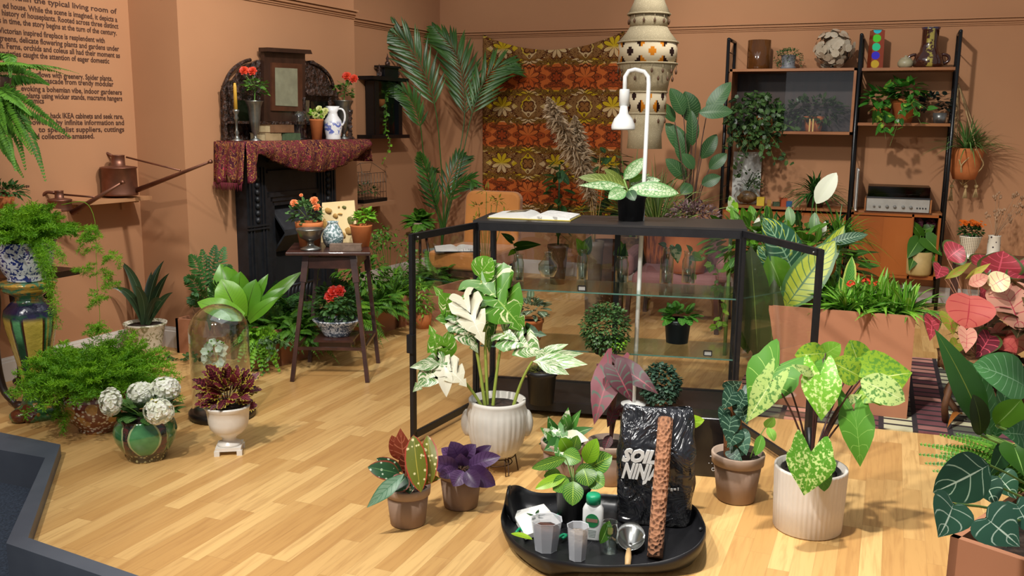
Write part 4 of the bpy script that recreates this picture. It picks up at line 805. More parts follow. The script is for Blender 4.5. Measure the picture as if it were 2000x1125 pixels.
B0 = A0+nn_*.40; planter([A0, A0+dd*1.15, A0+dd*1.15+nn_*.32, A0+nn_*.32], 0, hz, 'long clay-coloured planter box beside the side table, nearest the fireplace'); A2 = A0+dd*1.18
planter([A2, A2+dd*.95, A2+dd*.95+nn_*.32, A2+nn_*.32], 0, hz, 'second clay-coloured planter box running on towards the palm')
E0 = onZ(400, 702); E0 = V3(A0[0]-.34, A0[1]+.02, 0); planter([E0+V3(-.42, 0, 0), E0, E0+V3(0, .3, 0), E0+V3(-.42, .3, 0)], 0, hz, 'short clay-coloured planter box behind the tall glass dome') 
PC = lambda x, y, df=0: PX(x, y, A0, df)
def stand(x, y, df=.2, z=hz-.04):     # a point at soil height straight under a pixel
    q = PC(x, y, df); q[2] = z; return q
# parlour palm left
b = stand(408, 600, .1); T = thing('parlour_palm', 'feathery parlour palm rising at the left end of the fireplace planting', 'palm', b); m = M()
for i, (ex, ey, mx, my, d) in enumerate([(372, 500, 395, 510, 0), (420, 482, 412, 520, .05), (438, 485, 420, 520, .1), (362, 545, 390, 530, -.1), (380, 575, 395, 550, -.15), (395, 490, 402, 530, .1), (450, 520, 425, 530, 0), (370, 590, 390, 560, -.1), (430, 560, 420, 540, -.1)]):
    frondp(m, bez(b, PX(mx, my, b, d*.5), PX(ex, ey, b, d), 10), .07, 13, .016, i, .2, .003, start=.4, side=TOCAM, tip=.5)
m.build('foliage', DFERN, T)
def leafset(name, label, cat_, b, specs, mat, stemmat=STEM, part='leaf', shape='oval', nrm=None, sr=.003, grp=None, pot=None, join=False, n=9, wav=0, bend=.12, fold=.15, root=None):
    """specs: (stem_px or None, base_px, tip_px, width_px, depth_offset[, shape[, mat]])"""
    T = root or thing(name, label, cat_, b, grp); k = K(b); mm = M() if join else None; sm = M(); has = False
    for i, sp in enumerate(specs):
        st, bp, tp, wd, d = sp[:5]; shp = sp[5] if len(sp) > 5 and sp[5] else shape; mt_ = sp[6] if len(sp) > 6 and sp[6] else mat
        d2 = sp[7] if len(sp) > 7 else d-.03
        P = PX(*bp, b, d); Q = PX(*tp, b, d2); kk = K(P); m = mm or M()
        leaf(m, P, Q, wd*kk, nrm if nrm is not None else nz(TOCAM+V3(0, 0, .55)+sph(RND)*.25), shp, bend*RND.uniform(.5, 1.4), fold, n, wav=wav, ns=3)
        lo = m.build(part, mt_, T) if not join else None
        if st is not None:
            s0 = b if st == 0 else PX(*st, b, d*.4); md_ = (s0+P)/2+V3(0, 0, .06*np.linalg.norm(P-s0))+(P-s0)*V3(-.12, -.12, .08)
            if lo: pm_ = M(); pm_.tube(bez(s0, md_, P, 8), sr, sr*.6, 6, cap=False); pm_.build('petiole', stemmat, lo)
            else: sm.tube(bez(s0, md_, P, 8), sr, sr*.6, 6, cap=False); has = True
    if join: mm.build('foliage', mat, T)
    if has: sm.build('stems', stemmat, T)
    return T
BNF = leafm('nest_fern_leaf', '74ab2c', '467f1e', vein='5f8a2c', nv=16, vw=.05, midc='3c4a18', mid=.035, rough=.3)
b = stand(478, 640, .05)
leafset('nest_fern', 'glossy bright bird\'s nest fern in the planter behind the tall glass dome', 'fern', b, [
 (None, (470, 620), (430, 515), 58, .1), (None, (472, 620), (470, 530), 62, .05), (None, (480, 620), (500, 545), 42, -.02), (None, (475, 620), (385, 590), 42, -.15), (None, (486, 622), (524, 535), 24, .05), (None, (470, 622), (432, 545), 58, -.05), (None, (490, 625), (590, 530), 26, .1), (None, (486, 628), (545, 580), 26, -.1), (None, (465, 620), (405, 560), 36, .12), (None, (480, 615), (450, 520), 40, .15), (None, (490, 620), (560, 560), 24, .0)], BNF, shape='strap', wav=.06, bend=.2)
def fern(x, y, df, seed, L, nfr, label, mat=FERN, pl=.05, droop=.7, nm='potted_fern', catg='fern', e=(.2, 1.3), grp=None, z=None, n=26, pw=.012, bx=None):
    b = bx if bx is not None else stand(x, y, df); T = thing(nm, label, catg, b, grp); m = M(); r_ = random.Random(seed)
    for i in range(nfr):
        a = r_.uniform(0, 6.28); el = r_.uniform(*e); frond(m, b, (math.cos(a)*math.cos(el), math.sin(a)*math.cos(el), math.sin(el)), L*r_.uniform(.7, 1.15), droop*r_.uniform(.5, 1.2), pl, n, pw, i+seed*50)
    m.build('foliage', mat, T); return T
fern(548, 640, .1, 2, .34, 34, 'lush green fern with long fronds in the planter left of the side table')
T = fern(540, 560, .3, 3, .42, 14, 'fine dark palm fronds rising before the fireplace grate', DFERN, .08, .5, 'parlour_palm', 'palm', (.6, 1.4), n=16, pw=.014)
b = stand(505, 660, -.02); T = thing('staghorn_fern', 'pale green forked fern hanging over the planter front beside the glass dome', 'fern', b); m = M(); r_ = random.Random(4)
for i in range(26):
    e = PX(490+r_.uniform(-28, 62), 655+r_.uniform(-10, 85), b, -.16+r_.uniform(-.03, .03)); frondp(m, bez(b, (b+e)/2+V3(0, -.02, .07), e, 9), .035, 9, .02, i, .1, .002, start=.3, side=TOCAM, tip=.5)
m.build('foliage', LGREEN, T)
b = stand(535, 690, -.1); T = thing('creeping_ivy', 'small-leaved ivy tumbling over the planter front left of the table', 'ivy', b); m = M()
for i in range(7): e = PX(500+i*14, 700-r_.uniform(0, 30), b, -.1); vine(m, bez(b, (b+e)/2+V3(0, -.05, .06), e, 8), 14, .026, .022, i+20)
m.build('foliage', [IVY, STEM], T)
fern(520, 610, .12, 14, .3, 40, 'feathery fern filling the planter just right of the nest fern', FERN, .05)
fern(582, 665, .05, 15, .28, 36, 'fern spilling between the left legs of the side table', FERN, .045)
fern(575, 600, .35, 16, .34, 36, 'tall fern in front of the grate, left of the tabletop', GREEN, .055)
fern(690, 560, .6, 17, .34, 34, 'fine fern directly behind the red-flowered dish', FERN, .05)
fern(790, 535, 1.25, 18, .34, 34, 'fern at the back of the planting beside the plant stand', FERN, .055)
fern(612, 620, .25, 6, .34, 30, 'mid-green fern behind the left legs of the side table', GREEN)
fern(665, 600, .45, 7, .36, 34, 'broad green fern behind the side table, under its tabletop', LGREEN, .06)
fern(735, 585, .75, 8, .38, 40, 'soft bright fern right of the side table', FERN, .055)
fern(770, 560, 1.1, 9, .36, 30, 'yellowish-green fern at the far end of the planter', LGREEN, .05)
b = stand(760, 500, 1.0); T = thing('maidenhair_fern', 'tall loose maidenhair fern between the side table and the palm', 'fern', b); m = M()
for i in range(26):
    e = PX(r_.uniform(712, 815), r_.uniform(450, 560), b, r_.uniform(-.15, .15)); q = bez(b, (b+e)/2+V3(0, 0, .08), e, 9); m.tube(q, .0016, n=4, cap=False); bush(m, e, (.05, .05, .04), 26, .03, .016, i, -1)
m.build('foliage', GREEN, T)
b = stand(705, 545, .7); T = thing('leafy_shrub', 'dense dark green shrub behind the right legs of the side table', 'shrub', b); m = M(); bush(m, PX(708, 535, b), (.18, .16, .14), 260, .06, .03, 12, -.7); m.build('foliage', GREEN, T)
# ---------------- side table
tc = V3(-2.767, 4.31, 0); TZ = .705; ta = YAW
T = thing('side_table', 'dark wooden side table with four splayed legs and a lower tray', 'table', tc)
tx = V3(math.cos(ta), math.sin(ta), 0); ty = V3(-math.sin(ta), math.cos(ta), 0)
TW = pm('mahogany', '4a2a22', .38, '2c1712', 12, .3, .1, coat=.2)
P4 = [onZ(x, y, TZ) for x, y in ((557, 493), (724, 493), (716, 474), (574, 474))]
m = M(); m.slab([q-V3(0, 0, .018) for q in P4], V3(0, 0, .018)); tt = m.build('table_top', TW, T); bv = tt.modifiers.new('b', 'BEVEL'); bv.width = .004; bv.segments = 2
feet = {'fl': (onZ(571, 745), 599), 'fr': (onZ(718, 747), 690), 'br': (onZ(739, 709), 714), 'bl': (onZ(605, 707), 622)}; tops = {}
for kx, (f_, xt) in feet.items():
    q = PX(xt, 505 if kx[0] == 'f' else 492, f_ if kx[0] == 'f' else f_); q[2] = TZ-.018; tops[kx] = q; m = M(); m.bar(f_, q, .022, .022, up=ty); m.bar(f_+(q-f_)*.78, q, .034, .03, up=ty); m.build('leg', TW, T)
for a_, b_ in (('fl', 'fr'), ('fr', 'br'), ('br', 'bl'), ('bl', 'fl')):
    L_ = lambda kx, f: feet[kx][0]+(tops[kx]-feet[kx][0])*f
    m = M(); m.bar(L_(a_, .26), L_(b_, .26), .014, .016); m.build('stretcher', TW, T)
    m = M(); m.bar(L_(a_, .93), L_(b_, .93), .014, .06); m.build('apron', TW, T)
L_ = lambda kx, f: feet[kx][0]+(tops[kx]-feet[kx][0])*f
cc = sum(L_(kx, .285) for kx in feet)/4; m = M(); m.box(cc, (.22, .22, .012), ta); m.build('tray', TW, T)
for sg in (-1, 1): m = M(); m.bar(cc-tx*.09+ty*sg*.06-V3(0, 0, .035), cc+tx*.09+ty*sg*.06-V3(0, 0, .035), .014, .05); m.build('tray_rail', TW, T)
# dish and red flower on the tray
b = cc+V3(0, 0, .007); k = K(b); T = thing('potted_geranium', 'red-flowered plant in an oval blue and white dish on the table\'s lower tray', 'potted plant', b)
m = M(); m.lathe((0, 0, 0), [(a*k, z*k) for a, z in [(0, 0), (24, 0), (26, 4), (30, 10), (40, 24), (46, 30), (47, 33), (44, 33), (38, 26), (0, 20)]], 44, lambda th, i, z: 1/math.sqrt(math.cos(th)**2+(math.sin(th)/.72)**2)); vs = [b+V3(x*math.cos(ta)-y*math.sin(ta), x*math.sin(ta)+y*math.cos(ta), z) for x, y, z in m.v]; m.v = [tuple(v) for v in vs]
DISH = N('blue_grey_transfer'); nn2 = DISH.noise(45, det=3, dist=1.5); DISH = DISH.fin(DISH.mix(DISH.stp(nn2, .45, .55), S('c4c8cc'), S('4c5664')), .2); m.build('dish', DISH, T)
m = M(); c_ = PX(657, 590, b); bush(m, c_, (42*k, 38*k, 40*k), 520, .035, .025, 9, -.8, 'oval', .1); m.build('foliage', ROSEL, T)
for j, (x_, y_) in enumerate([(645, 578), (662, 568), (651, 569)]): m = M(); rosehead(m, PX(x_, y_, b, -.1), 13*k, 0, j, TOCAM+V3(0, 0, .6)); m.build('rose_bloom', leafm('scarlet_petal', 'e03a28', 'b8241a') if j == 0 else bpy.data.materials['scarlet_petal'], T)
# things on the table
def onT(x, y): return onZ(x, y, TZ+.0005)
p = onT(605, 481); k = K(p); T = thing('potted_rose', 'miniature peach rose in a terracotta pot on the side table', 'potted plant', p); m = M(); m.lathe(p, [(a*k, z*k) for a, z in [(0, 0), (19, 0), (24, 36), (26, 37), (27, 48), (24, 48), (22, 40), (0, 38)]], 32); m.build('pot', TERRA, T)
m = M(); bush(m, PX(598, 418, p), (34*k, 34*k, 26*k), 190, .032, .022, 4, -.6, 'oval', .1); m.build('foliage', ROSEL, T)
for j, (x_, y_, r_s) in enumerate([(574, 396, 8.5), (613, 391, 9), (618, 404, 8.5), (588, 381, 4)]): m = M(); c_ = PX(x_, y_, p, -.04); rosehead(m, c_, r_s*k, 0, j, TOCAM+V3(0, 0, .7)); m.tube([c_, p+V3(0, 0, 50*k)], .0016, n=4, mi=1); m.build('rose_bloom', [PEA, STEM], T)
p = onT(608, 492); p = onT(607, 488); k = K(p); T = thing('pedestal_bowl', 'tarnished silver pedestal bowl at the front of the side table', 'bowl', p); m = M(); m.lathe(p, [(a*k, z*k) for a, z in [(0, 0), (19, 0), (20, 3), (14, 6), (7, 9), (6, 16), (10, 19), (20, 24), (23, 32), (27, 39), (28, 42), (25, 42), (20, 34), (0, 26)]], 40); m.build('bowl', SILV, T)
g = N('speckled_china'); nn3 = g.noise(70, det=3, dist=1); SPK = g.fin(g.mix(g.stp(nn3, .44, .54), S('ccd4d4'), S('5c7474')), .2, 0, .5, .4)
p = onT(651, 481); k = K(p); T = thing('patterned_vase', 'bulbous blue-green patterned vase in the middle of the side table', 'vase', p); m = M(); m.lathe(p, [(a*k, z*k) for a, z in [(0, 0), (14, 0), (19, 8), (21, 20), (17, 32), (11, 42), (10, 46), (12, 49), (9, 49), (8, 44), (0, 40)]], 32); m.build('body', SPK, T)
p = onT(662, 474); k = K(p); T = thing('shell_picture', 'cream card decorated with dried leaves and shells propped on the side table', 'picture', p); PA = [PX(x, y, p) for x, y in ((627, 478), (629, 396), (692, 391), (699, 476))]; PA[0][2] = PA[3][2] = TZ+.001; m = M(); m.slab(PA, FW*.008); m.build('board', pm('cream_board', 'dfc998', .8, 'cdb482', 6), T)
OCH = pm('ochre_relief', 'b8904a', .7, '96703a', 20)
for (x_, y_, w_, h_) in ((640, 412, 9, 6), (672, 405, 5, 3), (662, 404, 2, 2), (684, 432, 8, 9), (680, 452, 9, 8), (690, 446, 5, 6), (670, 460, 6, 6), (664, 418, 6, 2), (634, 440, 5, 12), (655, 422, 6, 5)):
    m = M(); m.ball(PX(x_, y_, p, -.003), 1, 10, (w_*k, .006, h_*k), jit=.15); m.build('relief', OCH if (x_ % 3) else pm('relief_green', '6a6a32', .7), T)
p = onT(706, 481); k = K(p); T = thing('potted_basil', 'bushy bright green herb in a terracotta pot on the right of the side table', 'potted plant', p); m = M(); m.lathe(p, [(a*k, z*k) for a, z in [(0, 0), (15, 0), (21, 38), (22, 40), (22, 42), (19, 42), (17, 36), (0, 36)]], 32); m.build('pot', TERRA, T)
m = M(); bush(m, PX(712, 425, p), (20*k, 20*k, 16*k), 150, .03, .02, 3, -.5, 'round', .1); m.build('foliage', LGREEN, T)
p = onT(676, 489); bookat(p, .17, .06, .036, ta+.04, pm('worn_leather', '7c6656', .7, '5c4a3c', 30, bump=.3), 'worn leather book lying flat at the front right of the side table')
# ================================================================ TAPESTRY AND BACK WALL
YB = 8.05
g = N('tapestry_print'); c = g.xyz(g.co()); P_, Q_ = .53, .52; c = [g.mt('ADD', c[0], .21), c[1], g.mt('ADD', c[2], .30)]
def cell(ox, oz):
    a = g.mt('SUBTRACT', g.mt('FRACT', g.mt('ADD', g.mt('DIVIDE', c[0], P_), ox)), .5); b = g.mt('SUBTRACT', g.mt('FRACT', g.mt('ADD', g.mt('DIVIDE', c[2], Q_), oz)), .5)
    r = g.mt('SQRT', g.mt('ADD', g.mt('MULTIPLY', a, a), g.mt('MULTIPLY', b, b))); return a, b, r, g.mt('ARCTAN2', b, a)
def band(v, w_): return g.stp(g.mt('ABSOLUTE', v), w_, w_*.6)
zb = g.mt('FRACT', g.mt('ADD', g.mt('DIVIDE', c[2], Q_), .5)); tri = g.mt('ABSOLUTE', g.mt('SUBTRACT', zb, .5))   # 0 centre band .. .5
jz = g.mt('ADD', tri, g.mt('MULTIPLY', g.mt('SUBTRACT', g.noise(5), .5), .12))
base = g.mix(g.stp(jz, .16, .2), S('94401a'), S('80521e')); base = g.mix(g.stp(jz, .3, .36), base, S('8c6438')); base = g.mix(g.mt('MULTIPLY', g.stp(jz, .2, .24), g.stp(jz, .32, .28)), base, S('7a5a20'))
a, b, r, th = cell(0, 0); a2, b2, r2, th2 = cell(.5, 0); a3, b3, r3, th3 = cell(.5, .5); a4, b4, r4, th4 = cell(0, .5)
cr = S('c8a878'); ye = S('c0a01c'); og = S('b85220'); dk = S('4a2410')
def flower(col, r, th, n, r0, am, fill, lw=.016, ph=0.):
    rad = g.mt('ADD', r0, g.mt('MULTIPLY', g.mt('ABSOLUTE', g.mt('SINE', g.mt('ADD', g.mt('MULTIPLY', th, n/2.), ph))), am)); d = g.mt('SUBTRACT', r, rad)
    col = g.mix(g.stp(d, .0, -.01), col, fill); pet = band(g.mt('SINE', g.mt('ADD', g.mt('MULTIPLY', th, n/2.), ph)), .3); col = g.mix(g.mt('MULTIPLY', g.mt('MULTIPLY', pet, g.stp(d, .0, -.01)), g.stp(r, .025, .035)), col, dk)
    return g.mix(band(d, lw), col, dk)
yel_c = g.mix(g.stp(b, -.06, .02), cr, ye); og_y = g.mix(g.stp(b3, -.03, .03), og, S('c4642c'))
cbv = g.n('ShaderNodeCombineXYZ'); g.lk(g.mt('ABSOLUTE', a), cbv.inputs[0]); g.lk(g.mt('ABSOLUTE', b), cbv.inputs[1]); nm = g.noise(7.5, cbv.outputs[0], 1, dist=1.6)
lite = g.mix(g.stp(jz, .2, .24), S('c0602a'), g.mix(g.stp(g.noise(3), .45, .55), cr, ye)); base = g.mix(g.stp(nm, .53, .55), base, lite); base = g.mix(band(g.mt('SUBTRACT', nm, .53), .032), base, dk); base = g.mix(band(g.mt('SUBTRACT', nm, .43), .018), base, dk)
col = flower(base, r, th, 8, .08, .12, yel_c); col = flower(col, r3, th3, 8, .07, .13, og_y)
col = flower(col, r2, th2, 4, .045, .06, S('8a5a2c')); col = flower(col, r4, th4, 6, .05, .05, S('963c18'))
for ax, bx_ in (): col = g.mix(g.mt('MULTIPLY', band(g.mt('SUBTRACT', g.mt('ADD', g.mt('ABSOLUTE', ax), g.mt('ABSOLUTE', bx_)), .33), .02), .85), col, dk)
TAP = g.fin(g.mix(g.mt('MULTIPLY', g.noise(40), .25), col, dk), .9, 0, .15)
x0, x1 = float(onY(943, 200, YB-.04)[0]), float(onY(1214, 200, YB-.04)[0]); z1, z0 = 2.2, .55
T = thing('tapestry', 'orange and brown floral printed cloth hung on the back wall', 'tapestry', ((x0+x1)/2, YB-.03, z0)); m = M(); vs = []; uv = []; fs = []; nu, nv_ = 60, 30
for i in range(nu+1):
    for j in range(nv_+1): t = i/nu; f = j/nv_; vs.append((x0+(x1-x0)*t, YB-.03-.012*math.sin(t*21+f*2)*(.4+f*.6)-.006*math.sin(t*47), z0+(z1-.15*math.sin(math.pi*t)**.8*f-z0)*f)); uv.append((t, f))
for i in range(nu):
    for j in range(nv_): k0 = i*(nv_+1)+j; fs.append((k0, k0+1, k0+nv_+2, k0+nv_+1))
m.add(vs, fs, uv); o = m.build('cloth', TAP, T); md = o.modifiers.new('s', 'SOLIDIFY'); md.thickness = .003
for x_ in (x0+.015, x1-.015): m = M(); m.tube([(x_, YB, z1-.015), (x_, YB-.05, z1-.012)], .004, n=6); m.build('nail', BLKMET, T)
# ---------------- kentia palm
p = onY(862, 548, 7.25); p[2] = 0; kp = K(p); T = thing('kentia_palm', 'tall kentia palm in a grey tub in the corner by the wall cabinet', 'palm', p)
GALV = pm('zinc_grey', '8c9089', .6, '73776f', 6, .3); m = M(); h_ = float(PX(862, 487, p)[2]); m.lathe(p, [(0, 0), (.13, 0), (.15, h_*.9), (.165, h_*.92), (.165, h_), (.145, h_), (.14, h_*.93), (0, h_*.9)], 36); m.build('pot', GALV, T)
m = M(); m.lathe(p, [(.14, h_*.91), (0, h_*.92)], 20); m.build('soil', SOIL, T)
KEN = leafm('kentia_leaf', '48762a', '1f4018', vein='5c7c40', mid=.06, rough=.35); b = p+V3(0, 0, h_*.92); m = M()
for i, (pts, pl, n, pw, d) in enumerate([([(866, 440), (862, 330), (846, 190), (800, 90), (735, 45)], 100, 26, 11, -.2), ([(868, 440), (892, 330), (908, 210), (893, 110), (850, 55)], 105, 26, 11, .12), ([(870, 440), (898, 330), (925, 210), (958, 140), (1000, 122)], 95, 22, 10, .05), ([(860, 440), (830, 320), (820, 240), (800, 190), (765, 165)], 60, 18, 9, -.2), ([(868, 440), (880, 380), (915, 350), (925, 360)], 44, 14, 9, -.2), ([(864, 440), (850, 390), (832, 330), (820, 300)], 44, 14, 9, -.2), ([(866, 440), (872, 370), (892, 318), (905, 305)], 60, 14, 9, .1), ([(862, 440), (848, 400), (838, 345), (846, 330)], 55, 12, 9, .2)]):
    Pp = [b]+[PX(x, y, p, d*(j+1)/len(pts)*1.5) for j, (x, y) in enumerate(pts)]; frondp(m, cat(Pp, 20), pl*kp, n, pw*kp*.6, i+60, .3, .008, start=.58 if i < 4 else .45, fwd=1.9, side=TOCAM+V3(0, 0, .2), tip=.45)
m.build('fronds', KEN, T)
# fern on the left in front of the palm
p = onY(822, 560, 6.7); p[2] = 0; T = thing('plant_stand', 'slim dark plant stand behind the open left glass door', 'stand', p); zt = float(PX(822, 452, p)[2]); m = M(); m.lathe(p+V3(0, 0, zt-.02), [(0, 0), (.12, 0), (.12, .02), (0, .02)], 28); m.build('top', TW, T)
for i in range(3): a = i*2.1; m = M(); m.tube([p+V3(.14*math.cos(a), .14*math.sin(a), 0), p+V3(.05*math.cos(a), .05*math.sin(a), zt-.02)], .012, n=8); m.build('leg', TW, T)
b = p+V3(0, 0, zt); T = thing('potted_fern', 'bright bushy fern on the dark plant stand left of the orange chair', 'fern', b); m = M(); m.lathe(b, [(0, 0), (.07, 0), (.09, .09), (.085, .09), (0, .07)], 24); m.build('pot', GREYPOT, T); m = M(); 
for i in range(46): a = rn.uniform(0, 6.28); el = rn.uniform(.1, 1.4); frond(m, b+V3(0, 0, .08), (math.cos(a)*math.cos(el), math.sin(a)*math.cos(el), math.sin(el)), rn.uniform(.16, .25), rn.uniform(.3, .8), .05, 16, .02, i)
m.build('foliage', FERN, T)
# plants seen through the left glass door
fern(835, 600, 1.9, 21, .42, 40, 'green fern standing behind the open left glass door', GREEN, .06, bx=V3(*onZ(850, 600)[:2], .18))
q0 = onZ(850, 628); T = planter([q0+V3(-.14, 0, 0), q0+V3(.55, .04, 0), q0+V3(.55, .3, 0), q0+V3(-.14, .3, 0)], 0, .18, 'low clay-coloured planter box seen through the open left glass door')
p = onZ(826, 640); T = thing('potted_fern', 'small terracotta pot of pale ferns beside the left cabinet door', 'fern', p); kq = K(p); m = M(); m.lathe(p, [(0, 0), (.05, 0), (.065, .1), (.06, .1), (0, .08)], 24); m.build('pot', TERRA, T); m = M(); bush(m, p+V3(0, 0, .2), (.08, .08, .14), 160, .04, .016, 5, -1); m.build('foliage', LGREEN, T)
# ---------------- orange chair
ORV = pm('orange_velvet', 'c07c34', .7, 'a8682a', 5, .4); ORV.node_tree.nodes['Principled BSDF'].inputs['Sheen Weight'].default_value = .3
p = onY(958, 560, 6.75); p[2] = 0; T = thing('slipper_chair', 'orange upholstered chair with a rounded square back in front of the tapestry', 'chair', p); k = K(p)
xl, xr = float(PX(896, 400, p)[0]-p[0]), float(PX(1021, 400, p)[0]-p[0]); zt = float(PX(958, 374, p)[2]); rc = .07
cv = [(xl, .38), (xr, .38), (xr, zt-rc)]+[(xr-rc+rc*math.cos(t), zt-rc+rc*math.sin(t)) for t in np.linspace(.2, 1.57, 5)]+[(xl+rc-rc*math.sin(t), zt-rc+rc*math.cos(t)) for t in np.linspace(0, 1.57, 6)]
m = M(); m.slab([p+V3(x, .1+.12*(z-.38), z) for x, z in cv], V3(0, .09, 0)); o = m.build('backrest', ORV, T); bv = o.modifiers.new('b', 'BEVEL'); bv.width = .02; bv.segments = 3
m = M(); m.box(p+V3((xl+xr)/2, -.2, .36), (xr-xl+.03, .62, .14)); o = m.build('seat', ORV, T); bv = o.modifiers.new('b', 'BEVEL'); bv.width = .03; bv.segments = 3
for sx_ in (xl+.04, xr-.04):
    for sy_ in (-.46, .1): m = M(); m.bar(p+V3(sx_, sy_, 0), p+V3(sx_, sy_, .3), .035); m.build('leg', TW, T)
m = M(); m.bar(p+V3(xl+.02, -.47, .27), p+V3(xr-.02, -.47, .27), .03, .06); m.build('seat_rail', TW, T)
PAPER = pm('white_paper', 'e8e6e0', .7, 'd8d5cc', 3); g = N('printed_page'); x = g.xyz(g.co()); ln_ = g.stp(g.mt('ABSOLUTE', g.mt('SUBTRACT', g.mt('FRACT', g.mt('MULTIPLY', x[1], 110.)), .5)), .18, .12); PRNT = g.fin(g.mix(g.mt('MULTIPLY', ln_, g.stp(g.noise(35), .42, .5)), S('e6e4de'), S('a8a6a0')), .7)
def openbook(c, w_, d_, rz, cover, label, photo=False, s=1.):
    T = thing('open_book', label, 'book', c); c = np.array(c); X = V3(math.cos(rz), math.sin(rz), 0); Y_ = V3(-math.sin(rz), math.cos(rz), 0); m = M(); m.box(c+V3(0, 0, .002), (w_+.01, d_+.01, .004), rz); m.build('cover', cover, T)
    for sg in (-1, 1):
        m = M(); top = [];bot = []
        for i in range(13): t = i/12; h = .004+.026*s*math.sin(min(1, t*3.2)*1.57)*(1-.72*t); q = c+X*sg*w_/2*t; top.append((q, h))
        vs = []
        for q, h in top: vs += [q-Y_*d_/2+V3(0, 0, .004), q-Y_*d_/2+V3(0, 0, h), q+Y_*d_/2+V3(0, 0, h), q+Y_*d_/2+V3(0, 0, .004)]
        fs = []
        for i in range(12): k0 = i*4; fs += [(k0+1, k0+5, k0+6, k0+2), (k0, k0+4, k0+5, k0+1), (k0+2, k0+6, k0+7, k0+3)]
        fs.append((48, 49, 50, 51)); m.add(vs, fs, sm=False); m.build('page_block', PRNT if sg > 0 else PAPER, T)
    if photo:
        m = M(); vs = []; i0, i1 = 3, 10
        for i in range(i0, i1): q, h = (c-X*w_/2*i/12), .004+.026*s*math.sin(min(1, i/12*3.2)*1.57)*(1-.72*i/12)+.0012; vs += [q-Y_*d_*.0+V3(0, 0, h), q+Y_*d_*.42+V3(0, 0, h)]
        m.add(vs, [(2*i, 2*i+1, 2*i+3, 2*i+2) for i in range(i1-i0-1)], sm=False); g2 = N('page_photograph'); n4 = g2.noise(18, det=4); m.build('page_picture', g2.fin(g2.mix(g2.stp(n4, .4, .62), S('26241f'), S('b09a70')), .5), T)
    return T
openbook(p+V3(-.12, -.38, .433), .34, .26, .5, pm('blue_cover', '3a4450', .6), 'open magazine lying on the orange chair seat')
# mauve armchair behind the cabinet
MAU = pm('mauve_fabric', '8a5c58', .8, '744844', 8, .4); p = onZ(1310, 640)+V3(0, -.12, 0); T = thing('armchair', 'mauve upholstered armchair with dark wooden legs seen through the glass cabinet', 'armchair', p); k = K(p)
zs_ = .33; m = M(); m.box(p+V3(.02, .3, zs_), (.62, .6, .14), .1); o = m.build('seat', MAU, T); bv = o.modifiers.new('b', 'BEVEL'); bv.width = .05; bv.segments = 4
m = M(); m.box(p+V3(-.06, .62, .5), (.6, .14, .34), .1); o = m.build('backrest', MAU, T); bv = o.modifiers.new('b', 'BEVEL'); bv.width = .06; bv.segments = 4
for sx_ in (-.33, .33): m = M(); m.box(p+V3(sx_, .28, .44), (.1, .6, .16), .1); o = m.build('arm', MAU, T); bv = o.modifiers.new('b', 'BEVEL'); bv.width = .045; bv.segments = 4
for sx_ in (-.3, .33):
    for sy_ in (.04, .6): m = M(); m.bar(p+V3(sx_, sy_, 0), p+V3(sx_*.95, sy_, .27), .03); m.build('leg', TW, T)
# ---------------- macrame lampshade
g = N('cotton_lace'); x = g.xyz(g.co()); lc = g.vor(120, feature='DISTANCE_TO_EDGE'); g.bump(lc, .12, .002); LACE = g.fin(g.mix(g.stp(lc, .1, .02), S('a89a7c'), S('c4b594')), .95, 0, .1)
g = N('woven_motif_band'); uvx = g.xyz(g.n('ShaderNodeUVMap').outputs[0]); fu = g.mt('FRACT', g.mt('MULTIPLY', uvx[0], 8.)); q4 = g.mt('FLOOR', g.mt('MULTIPLY', fu, 12.)); zz_ = g.xyz(g.co())[2]; hv = g.mt('FLOOR', g.mt('MULTIPLY', g.mt('ABSOLUTE', g.mt('SUBTRACT', g.mt('FRACT', g.mt('MULTIPLY', zz_, 7.4)), .5)), 10.))
ax_ = g.mt('ABSOLUTE', g.mt('SUBTRACT', q4, 5.5)); dm = g.mt('ADD', ax_, hv); mot = g.mt('GREATER_THAN', dm, 6.6); ctr = g.mt('LESS_THAN', dm, 2.2); par = g.mt('GREATER_THAN', g.mt('FRACT', g.mt('MULTIPLY', uvx[0], 4.)), .5)
oc = g.mix(par, S('c8791e'), S('2c1a16')); BAND = g.fin(g.mix(g.mt('MAXIMUM', mot, ctr), S('d0c0a0'), oc), .9, 0, .1)
p = onY(1258, 300, 5.9); k = K(p); base = p.copy(); T = thing('macrame_lampshade', 'tall tiered cream macrame lampshade with orange and black motif bands, hanging at top centre', 'lampshade', V3(p[0], p[1], PX(1258, 292, p)[2]))
zy = lambda y: float(PX(1258, y, p)[2]); c0 = V3(p[0], p[1], 0)
for prof in ([(24, -60), (25, -5), (30, 12), (40, 33)], [(36, 33), (36, 58)], [(36, 58), (42, 68), (57, 86)], [(56, 127), (50, 140), (43, 160), (40, 180)], [(39, 222), (36, 245), (32, 262), (34, 290)]):
    m = M(); m.lathe(c0, [(a*k, zy(y)) for a, y in prof[::-1]], 40); del m.f[-2:]; del m.mi[-2:]; del m.sm[-2:]; o = m.build('lace_tier', LACE, T); md = o.modifiers.new('s', 'SOLIDIFY'); md.thickness = .004
for prof in ([(56, 86), (56, 127)], [(39, 180), (39, 222)]):
    m = M(); m.lathe(c0, [(a*k, zy(y)) for a, y in prof[::-1]], 64); del m.f[-2:]; del m.mi[-2:]; del m.sm[-2:]; o = m.build('motif_band', BAND, T); md = o.modifiers.new('s', 'SOLIDIFY'); md.thickness = .004
